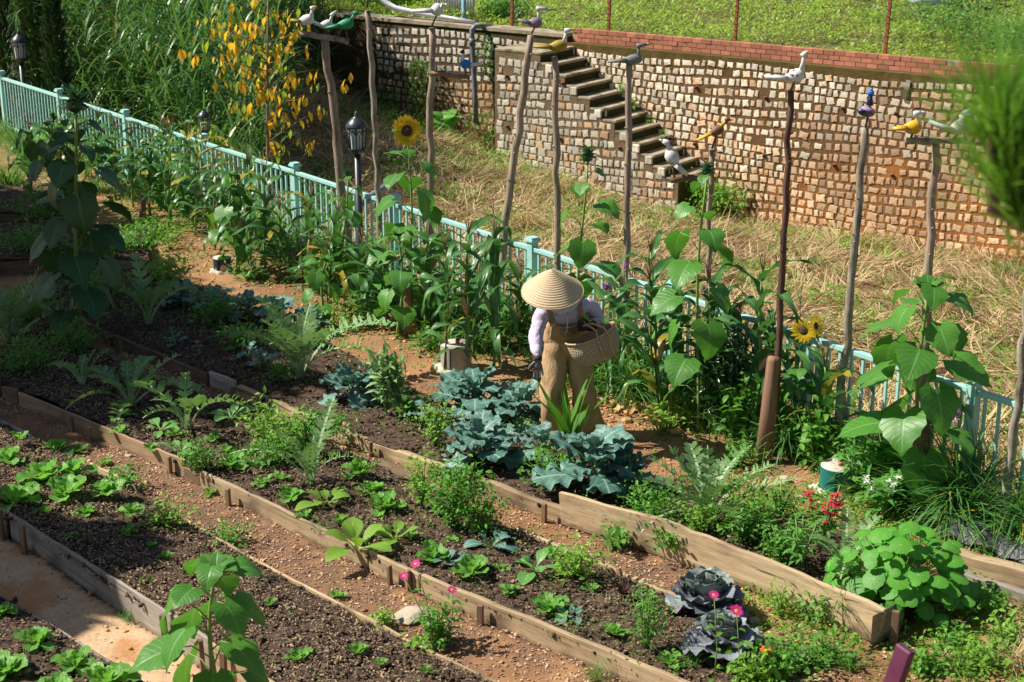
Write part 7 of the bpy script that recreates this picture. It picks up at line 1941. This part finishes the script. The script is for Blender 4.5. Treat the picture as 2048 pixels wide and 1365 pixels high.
M['glove'] = simplemat('grey_glove', (.26, .18, .19), (.16, .11, .12), .8, 40, .4, .003); M['glove_tip'] = simplemat('dusty_glove', (.46, .36, .32), (.32, .24, .22), .85, 40, .4, .003)
M['glove_d'] = simplemat('black_glove', (.02, .018, .025), (.035, .03, .04), .7, 40, .4, .003)
M['hair'] = simplemat('black_hair', (.015, .012, .01), (.03, .022, .018), .4, 80, .4, .003)
M['lace'] = paint('grey_blue_cord', (.50, .55, .66)); M['metal'] = simplemat('brass_buckle', (.55, .42, .2), (.45, .34, .16), .3, 10, .1, metal=.8)
per = thing('person', 'person bending forward in conical straw hat, lilac hoodie and khaki overalls', 'person', G0)
hip = (-.03, .05, .80)
# joints
J = dict(pel=(-.03, .05, .80), spn=(-.04, -.08, .98), che=(-.06, -.24, 1.13), nek=(-.09, -.36, 1.22), hed=(-.115, -.44, 1.29), top=(-.12, -.46, 1.38),
         sl=(-.225, -.27, 1.155), el=(-.285, -.40, .965), wl=(-.272, -.60, .845), sr=(.115, -.22, 1.175), er=(.195, -.10, 1.01), wr=(.135, -.32, 1.015),
         hl=(-.115, .05, .76), kl=(-.150, -.02, .42), al=(-.135, .06, .07), tl=(-.14, -.10, .03), hr=(.065, .05, .76), kr=(.10, -.04, .42), ar=(.165, .0, .07), tr=(.17, -.16, .03))
nm = list(J); ix = {k: i for i, k in enumerate(nm)}
E = [('pel', 'spn'), ('spn', 'che'), ('che', 'nek'), ('nek', 'hed'), ('hed', 'top'), ('che', 'sl'), ('sl', 'el'), ('el', 'wl'), ('che', 'sr'), ('sr', 'er'), ('er', 'wr'), ('pel', 'hl'), ('hl', 'kl'), ('kl', 'al'), ('al', 'tl'), ('pel', 'hr'), ('hr', 'kr'), ('kr', 'ar'), ('ar', 'tr')]
rad = dict(pel=.10, spn=.08, che=.08, nek=.045, hed=.082, top=.06, sl=.032, el=.03, wl=.022, sr=.032, er=.03, wr=.024, hl=.08, kl=.052, al=.036, tl=.03, hr=.08, kr=.052, ar=.036, tr=.03)
bm_ = skin([J[k] for k in nm], [(ix[a], ix[b]) for a, b in E], [rad[k] for k in nm], 0)
bm_.materials.append(M['skin']); link('body', bm_, per)
# face, mostly in the shade of the hat
hc = Vector(J['hed']).lerp(Vector(J['top']), .35); fd = Vector((0, -.86, -.5)).normalized()
q = MB(); q.tube([hc + fd * .065 + Vector((0, 0, .012)), hc + fd * .092 + Vector((0, 0, -.008))], [.008, .012], 8); link('nose', q.mesh('nose', M['skin']), per)
q = MB(); q.tube([hc + fd * .07 + Vector((-.022, 0, -.035)), hc + fd * .078 + Vector((0, 0, -.036)), hc + fd * .07 + Vector((.022, 0, -.035))], [.003, .006, .003], 6); link('mouth', q.mesh('mouth', M['petal_r']), per)
for s in (-1, 1):
    q = MB(); q.scatter(ico(2, 0, 1), eulermats([tuple(hc + fd * .072 + Vector((s * .03, 0, .018)))], 0, 0, 0, .009)); link('eye', q.mesh('eye', M['hair']), per)
    q = MB(); q.scatter(ico(2, 0, 1), eulermats([tuple(hc + Vector((s * .083, .005, .0)))], 0, 0, 0, [(.012, .02, .03)])); link('ear', q.mesh('ear', M['skin']), per)
q = MB(); tp = ico(3, .02, 5); q.scatter(tp, eulermats([tuple(hc + Vector((0, .022, .022)))], 0, 0, 0, [(.09, .092, .085)])); q.tube([hc + Vector((0, .07, 0)), hc + Vector((0, .11, -.03)), Vector(J['nek']) + Vector((0, .10, -.02))], [.05, .035, .02], 10)
link('hair', q.mesh('hair', M['hair']), per)
# hoodie
hv = dict(wst=(-.035, .0, .90), spn=(-.045, -.09, 1.0), che=(-.06, -.22, 1.13), nek=(-.09, -.33, 1.225), sl=(-.20, -.25, 1.16), ul=(-.262, -.33, 1.06), el=(-.288, -.41, .965), fl=(-.28, -.51, .895), wl=(-.273, -.585, .852),
          sr=(.10, -.20, 1.18), ur=(.175, -.14, 1.09), er=(.20, -.10, 1.01), fr=(.175, -.20, 1.00), wr=(.148, -.29, 1.01))
hn = list(hv); hx = {k: i for i, k in enumerate(hn)}
he = [('wst', 'spn'), ('spn', 'che'), ('che', 'nek'), ('che', 'sl'), ('sl', 'ul'), ('ul', 'el'), ('el', 'fl'), ('fl', 'wl'), ('che', 'sr'), ('sr', 'ur'), ('ur', 'er'), ('er', 'fr'), ('fr', 'wr')]
hr_ = dict(wst=.13, spn=.135, che=.15, nek=.075, sl=.082, ul=.060, el=.055, fl=.048, wl=.041, sr=.082, ur=.07, er=.062, fr=.056, wr=.045)
hm = skin([hv[k] for k in hn], [(hx[a], hx[b]) for a, b in he], [hr_[k] for k in hn], 0, 2)
hm.materials.append(M['hoodie']); o = link('hoodie', hm, per)
def wrinkle(me, amp, fr, seed):
    n = len(me.vertices); co = np.zeros(n * 3); me.vertices.foreach_get('co', co); co = co.reshape(-1, 3); no = np.zeros(n * 3); me.vertices.foreach_get('normal', no); no = no.reshape(-1, 3)
    d = (fbm(co[:, 0] * fr + co[:, 1] * fr * .5, co[:, 2] * fr * 1.4 + co[:, 1] * fr, seed, 3) - .45) * amp; co += no * d[:, None]; me.vertices.foreach_set('co', co.ravel()); me.update()
wrinkle(hm, .035, 14, 1)
# trousers with bib
def loft(rings, n=28):
    """rings: (centre, rx, ry, yaw) stacked; returns MB tube of ellipses"""
    V = []; F = []; uv = []
    for i, (c, rx, ry) in enumerate(rings):
        for j in range(n):
            a = 2 * math.pi * j / n; V.append((c[0] + rx * math.cos(a), c[1] + ry * math.sin(a), c[2])); uv.append((j / n, i / len(rings)))
    for i in range(len(rings) - 1):
        for j in range(n): F.append((i * n + j, i * n + (j + 1) % n, (i + 1) * n + (j + 1) % n, (i + 1) * n + j))
    return V, F, uv
mbt = MB()
def leg(pts, seed, n=36):
    rings = []; K = 40
    V = []; F = []
    for i in range(K + 1):
        f = i / K; z = None
        zs = [p[2] for p in pts]
        z = zs[0] + (zs[-1] - zs[0]) * f
        cx_ = np.interp(-z, [-q for q in zs], [p[0] for p in pts]); cy_ = np.interp(-z, [-q for q in zs], [p[1] for p in pts]); rx = np.interp(-z, [-q for q in zs], [p[3] for p in pts]); ry = np.interp(-z, [-q for q in zs], [p[4] for p in pts])
        for j in range(n):
            a_ = 2 * math.pi * j / n
            fold = .010 * math.sin(3 * a_ + 2.2 * math.sin(z * 5 + seed)) * min(1, f * 2) + .014 * (float(vnoise(a_ * 1.2 + seed * 3, z * 9, 60)) - .5) + .012 * math.sin(z * 26 + 2 * math.cos(a_ + seed)) * (math.exp(-((z - .42) / .12) ** 2) + math.exp(-((z - .10) / .08) ** 2) + .7 * math.exp(-((z - .76) / .09) ** 2))
            V.append((cx_ + (rx + fold) * math.cos(a_), cy_ + (ry + fold) * math.sin(a_), z))
    for i in range(K):
        for j in range(n): F.append((i * n + j, (i + 1) * n + j, (i + 1) * n + (j + 1) % n, i * n + (j + 1) % n))
    mbt.add(V, F)
leg([(-.09, .02, .84, .105, .13), (-.108, .02, .74, .108, .135), (-.128, .0, .58, .105, .12), (-.142, -.02, .42, .098, .108), (-.145, .0, .24, .104, .11), (-.14, .03, .045, .118, .122)], 1)
leg([(.02, .02, .84, .105, .13), (.045, .02, .74, .105, .135), (.075, .0, .58, .10, .118), (.10, -.03, .42, .095, .105), (.135, -.01, .24, .104, .11), (.165, .01, .045, .122, .125)], 4)
leg([(-.055, -.10, .985, .135, .10), (-.05, -.06, .94, .15, .13), (-.04, -.01, .88, .168, .145), (-.032, .02, .80, .172, .148), (-.03, .03, .72, .15, .13), (-.03, .03, .66, .10, .09)], 7)
tm = mbt.mesh('overalls', M['khaki']); link('overalls', tm, per)
# bib panel over the lower chest
def patch(pts, mat, name, th=.012, nu_=10, nv_=10, bulge=.0):
    A, B, C_, D = [Vector(p) for p in pts]; V = []; F = []
    nrm = ((B - A).cross(D - A)).normalized()
    for i in range(nu_ + 1):
        for j in range(nv_ + 1):
            u, v = i / nu_, j / nv_; V.append(A.lerp(B, u).lerp(D.lerp(C_, u), v) + nrm * bulge * (math.sin(math.pi * u)))
    for i in range(nu_):
        for j in range(nv_): k = i * (nv_ + 1) + j; F.append((k, k + nv_ + 1, k + nv_ + 2, k + 1))
    o = link(name, MB().add(V, F).mesh(name, mat), per); s_ = o.modifiers.new('s', 'SOLIDIFY'); s_.thickness = th; s_.offset = 0; return o
patch([(-.175, -.135, .86), (.095, -.10, .87), (.075, -.225, 1.03), (-.165, -.245, 1.015)], M['khaki'], 'bib', .014, bulge=.045)
patch([(-.095, -.215, .915), (.03, -.205, .92), (.02, -.258, .985), (-.09, -.265, .982)], M['strap'], 'bib_pocket', .01, bulge=.02)
for s, a in ((-1, [(-.155, -.262, 1.015), (-.175, -.33, 1.09), (-.178, -.37, 1.17), (-.165, -.33, 1.25), (-.12, -.15, 1.24), (-.08, .05, 1.10)]), (1, [(.065, -.248, 1.03), (.062, -.32, 1.10), (.05, -.345, 1.19), (.04, -.27, 1.27), (.01, -.12, 1.26), (.0, .05, 1.10)])):
    q = MB().tube(a, [.020] * 6, 4, flat=.22, up=(0, -1, 0)); link('shoulder_strap', q.mesh('shoulder_strap', M['strap'], False), per)
    q = MB().box(a[0], (.04, .012, .035)); link('buckle', q.mesh('buckle', M['metal'], False), per)
link('drawstring', MB().tube([(-.05, -.45, 1.16), (-.045, -.43, 1.08), (-.048, -.37, 1.0), (-.05, -.30, .95)], [.006, .006, .006, .009], 6).mesh('drawstring', M['lace']), per)
# hood gathered round the neck
hq = MB().tube([(-.21, -.30, 1.22), (-.15, -.40, 1.20), (-.09, -.44, 1.18), (-.02, -.40, 1.205), (.04, -.28, 1.24), (-.02, -.17, 1.28), (-.12, -.16, 1.28), (-.21, -.30, 1.22)], [.04] * 8, 10); link('hood', hq.mesh('hood', M['hoodie']), per)
# shoes
for (a, b) in (('al', 'tl'), ('ar', 'tr')):
    A, B = Vector(J[a]), Vector(J[b]); q = MB().tube([A + Vector((0, .06, -.03)), A + Vector((0, 0, -.02)), A.lerp(B, .6) + Vector((0, 0, -.01)), B + Vector((0, -.03, 0))], [.035, .05, .045, .03], 10); link('shoe', q.mesh('shoe', M['strap']), per)
# hands: palm and five fingers each
def hand(w, d, side, fingers, mat, mat2, name):
    """w wrist, d direction of the palm, side the thumb side; fingers: list of (offset, length, bend)"""
    w = Vector(w); d = Vector(d).normalized(); side = Vector(side).normalized(); n = d.cross(side).normalized()
    V = [w - d * .03, w, w + d * .045, w + d * .082]; Eg = [(0, 1), (1, 2), (2, 3)]; Rr = [.022, (.024, .018), (.038, .017), (.036, .015)]
    for off, L, bend in fingers:
        b = w + d * .078 + side * off; ang = 0; p_ = b; pi = len(V); V.append(w + d * .06 + side * off * .85); Rr.append(.012); Eg.append((2, pi))
        for k in range(3):
            ang += bend; dd = d * math.cos(ang) + n * math.sin(ang); p_ = p_ + dd * L / 3 * (1.15 - .15 * k) + side * off * .10
            V.append(p_); Rr.append(.0095 - .0012 * k); Eg.append((len(V) - 2, len(V) - 1))
    # thumb
    tb = w + d * .02 + side * .02; pi = len(V); V.append(tb); Rr.append(.013); Eg.append((1, pi))
    for k in range(3):
        dd = (side * (.85 - .25 * k) + d * (.55 + .15 * k) + n * .15 * k).normalized(); V.append(V[-1] + dd * .028); Rr.append(.0115 - .001 * k); Eg.append((len(V) - 2, len(V) - 1))
    me = skin([tuple(v) for v in V], Eg, Rr, 1, 2); me.materials.append(M[mat]); me.materials.append(M[mat2])
    for p_ in me.polygons:
        if (Vector(p_.center) - w).dot(d) > .085: p_.material_index = 1
    return link(name, me, per)
FG = [(.027, .070, .10), (.009, .080, .06), (-.010, .074, .14), (-.028, .058, .2)]
hand((-.272, -.60, .845), (.04, -.12, -1), (-1, -.1, .0), FG, 'glove', 'glove_tip', 'gloved_hand')
q = MB().tube([(-.273, -.583, .858), (-.271, -.605, .832)], [.034, .031], 14); link('cuff', q.mesh('cuff', M['glove_d']), per)
FC = [(.027, .070, .85), (.009, .080, .9), (-.010, .074, .9), (-.028, .058, .95)]
hand((.135, -.32, 1.015), (-.75, -.5, .05), (.1, -.15, 1), FC, 'glove_d', 'glove_d', 'gloved_hand')
q = MB().tube([(.155, -.29, 1.012), (.125, -.33, 1.015)], [.045, .036], 14); link('cuff', q.mesh('cuff', M['glove_d']), per)

# conical hat with stitched rings
def hatmat():
    m, t, b = nt('palm_leaf_hat'); tc = N(t, 'TexCoord'); sx_ = N(t, 'SeparateXYZ'); t.links.new(tc.outputs['UV'], sx_.inputs[0])
    w = mth(t, 'SINE', mth(t, 'MULTIPLY', sx_.outputs[0], 700)); ln = mth(t, 'SINE', mth(t, 'MULTIPLY', sx_.outputs[1], 6.2832 * 17))
    nz = noise(t, 7, 4, tc.outputs['Object']); mp = N(t, 'Mapping'); mp.inputs['Scale'].default_value = (40, 1.5, 1); t.links.new(tc.outputs['UV'], mp.inputs[0]); n2 = noise(t, 3, 3, mp.outputs[0])
    c = mixc(t, ramp(t, n2, [(.35, 0.0), (.65, 1.0)]), (.80, .64, .42), (.70, .52, .31)); c = mixc(t, ramp(t, nz, [(.5, 0.0), (.7, .6)]), c, (.84, .72, .50))
    c = mixc(t, ramp(t, ln, [(.0, .40), (.2, 0.0)]), c, (.45, .31, .16)); t.links.new(c, b.inputs['Base Color']); b.inputs['Roughness'].default_value = .55
    bump(t, b, mth(t, 'ADD', mth(t, 'MULTIPLY', w, .25), mth(t, 'MULTIPLY', ln, .8)), .5, .004)
    tl = N(t, 'BsdfTranslucent'); t.links.new(c, tl.inputs[0]); mx = N(t, 'MixShader', i_0=.15); t.links.new(b.outputs[0], mx.inputs[1]); t.links.new(tl.outputs[0], mx.inputs[2]); t.links.new(mx.outputs[0], t.nodes['Material Output'].inputs[0]); return m
M['hat'] = hatmat()
V = []; F = []; uv = []; n = 72; K = 51; Rh = .232; Hh = .20
for i in range(K + 1):
    f = i / K; r = Rh * f; z = Hh * (1 - f) + .0022 * abs(math.sin(f * math.pi * 17)) + .012 * math.sin(math.pi * f)
    for j in range(n):
        a = 2 * math.pi * j / n; V.append((r * math.cos(a), r * math.sin(a), z)); uv.append((j / n, f))
for i in range(K):
    for j in range(n): F.append((i * n + j, (i + 1) * n + j, (i + 1) * n + (j + 1) % n, i * n + (j + 1) % n))
hme = MB().add(V, F, uv).mesh('conical_hat', M['hat'])
hc0 = atY(1105, 583, G0.y - .50) - G0
hat = link('conical_hat', hme, per, Matrix.Translation(hc0) @ Matrix.Rotation(R(-2), 4, 'Y') @ Matrix.Rotation(R(19), 4, 'X'))
s_ = hat.modifiers.new('s', 'SOLIDIFY'); s_.thickness = .004; s_.offset = -1
link('hat_rim', MB().tube([(Rh * math.cos(a), Rh * math.sin(a), 0) for a in np.linspace(0, 2 * math.pi, 49)], [.0045] * 49, 6, caps=False).mesh('hat_rim', M['hat']), hat)

# ---------------------------------------------------------------- wicker basket held by the handle
def wicker():
    m, t, b = nt('wicker_weave'); tc = N(t, 'TexCoord'); sx_ = N(t, 'SeparateXYZ'); t.links.new(tc.outputs['UV'], sx_.inputs[0])
    U = mth(t, 'MULTIPLY', sx_.outputs[0], 52.0); Vv = mth(t, 'MULTIPLY', sx_.outputs[1], 17.0)
    row = mth(t, 'FLOOR', Vv); sh = mth(t, 'MULTIPLY', row, .5)
    a = mth(t, 'ABSOLUTE', mth(t, 'SINE', mth(t, 'MULTIPLY', mth(t, 'ADD', U, sh), math.pi))); c_ = mth(t, 'ABSOLUTE', mth(t, 'SINE', mth(t, 'MULTIPLY', Vv, math.pi)))
    h = mth(t, 'MULTIPLY', mth(t, 'POWER', a, .6), mth(t, 'POWER', c_, .6)); nz = noise(t, 6, 4, tc.outputs['Object'])
    c = mixc(t, nz, (.64, .43, .24), (.76, .60, .40)); c = mixc(t, ramp(t, h, [(.1, 1.0), (.5, 0.0)]), c, (.09, .05, .025)); t.links.new(c, b.inputs['Base Color']); b.inputs['Roughness'].default_value = .6
    bump(t, b, h, 1.0, .008); return m
M['wicker'] = wicker(); M['cane'] = simplemat('cane', (.46, .26, .12), (.60, .40, .22), .5, 14, .3, .004)
bc = atY(1192, 697, G0.y - .36)
bk = thing('wicker_basket', 'oval wicker basket with double cane handle hanging from the gloved hand', 'basket', bc)
bk.rotation_euler = (R(-6), R(-22), R(6))
V = []; F = []; uv = []; n = 56; K = 14
for i in range(K + 1):
    f = i / K                      # 0 bottom .. 1 rim
    rx = .205 * (.55 + .5 * math.sin(min(1, f * 1.35) * math.pi / 2) ** .7 - .07 * f); ry = .125 * (.6 + .5 * math.sin(min(1, f * 1.4) * math.pi / 2) ** .7 - .12 * f)
    for j in range(n):
        a = 2 * math.pi * j / n; zz = -.10 + .20 * f + .030 * (math.cos(a) ** 2) * f ** 2
        V.append((rx * math.copysign(abs(math.cos(a)) ** .85, math.cos(a)), ry * math.copysign(abs(math.sin(a)) ** .85, math.sin(a)), zz)); uv.append((j / n, f))
for i in range(K):
    for j in range(n): F.append((i * n + j, i * n + (j + 1) % n, (i + 1) * n + (j + 1) % n, (i + 1) * n + j))
V.append((0, 0, -.10)); uv.append((.5, 0))
for j in range(n): F.append((len(V) - 1, (j + 1) % n, j))
o = MB().add(V, F, uv).build('woven_body', M['wicker'], bk); s_ = o.modifiers.new('s', 'SOLIDIFY'); s_.thickness = .008; s_.offset = -1
MB().tube([V[K * n + j % n] for j in range(n + 1)], [.009] * (n + 1), 6, caps=False).build('rim', M['cane'], bk)
inv = (Matrix.Translation(bc) @ bk.rotation_euler.to_matrix().to_4x4()).inverted()
hp = G0 + Vector((.075, -.36, 1.035))
hl = inv @ hp
for dx in (-.0, .05):
    fr = Vector((.03 + dx * 1.6, -.128, -.10)); bk_ = Vector((.03 + dx * 1.6, .125, -.08)); rimf = Vector((.035 + dx * 1.8, -.135, .085)); rimb = Vector((.035 + dx * 1.8, .13, .085))
    top = hl + Vector((dx * .3, 0, 0))
    pts = [fr, Vector((fr.x, -.143, 0)), rimf, rimf.lerp(top, .35) + Vector((.035, -.03, .03)), rimf.lerp(top, .75) + Vector((.02, -.02, .03)), top, rimb.lerp(top, .75) + Vector((.02, .02, .03)), rimb.lerp(top, .35) + Vector((.035, .03, .03)), rimb, bk_]
    MB().tube(pts, [.008] * len(pts), 8).build('handle', M['cane'], bk)
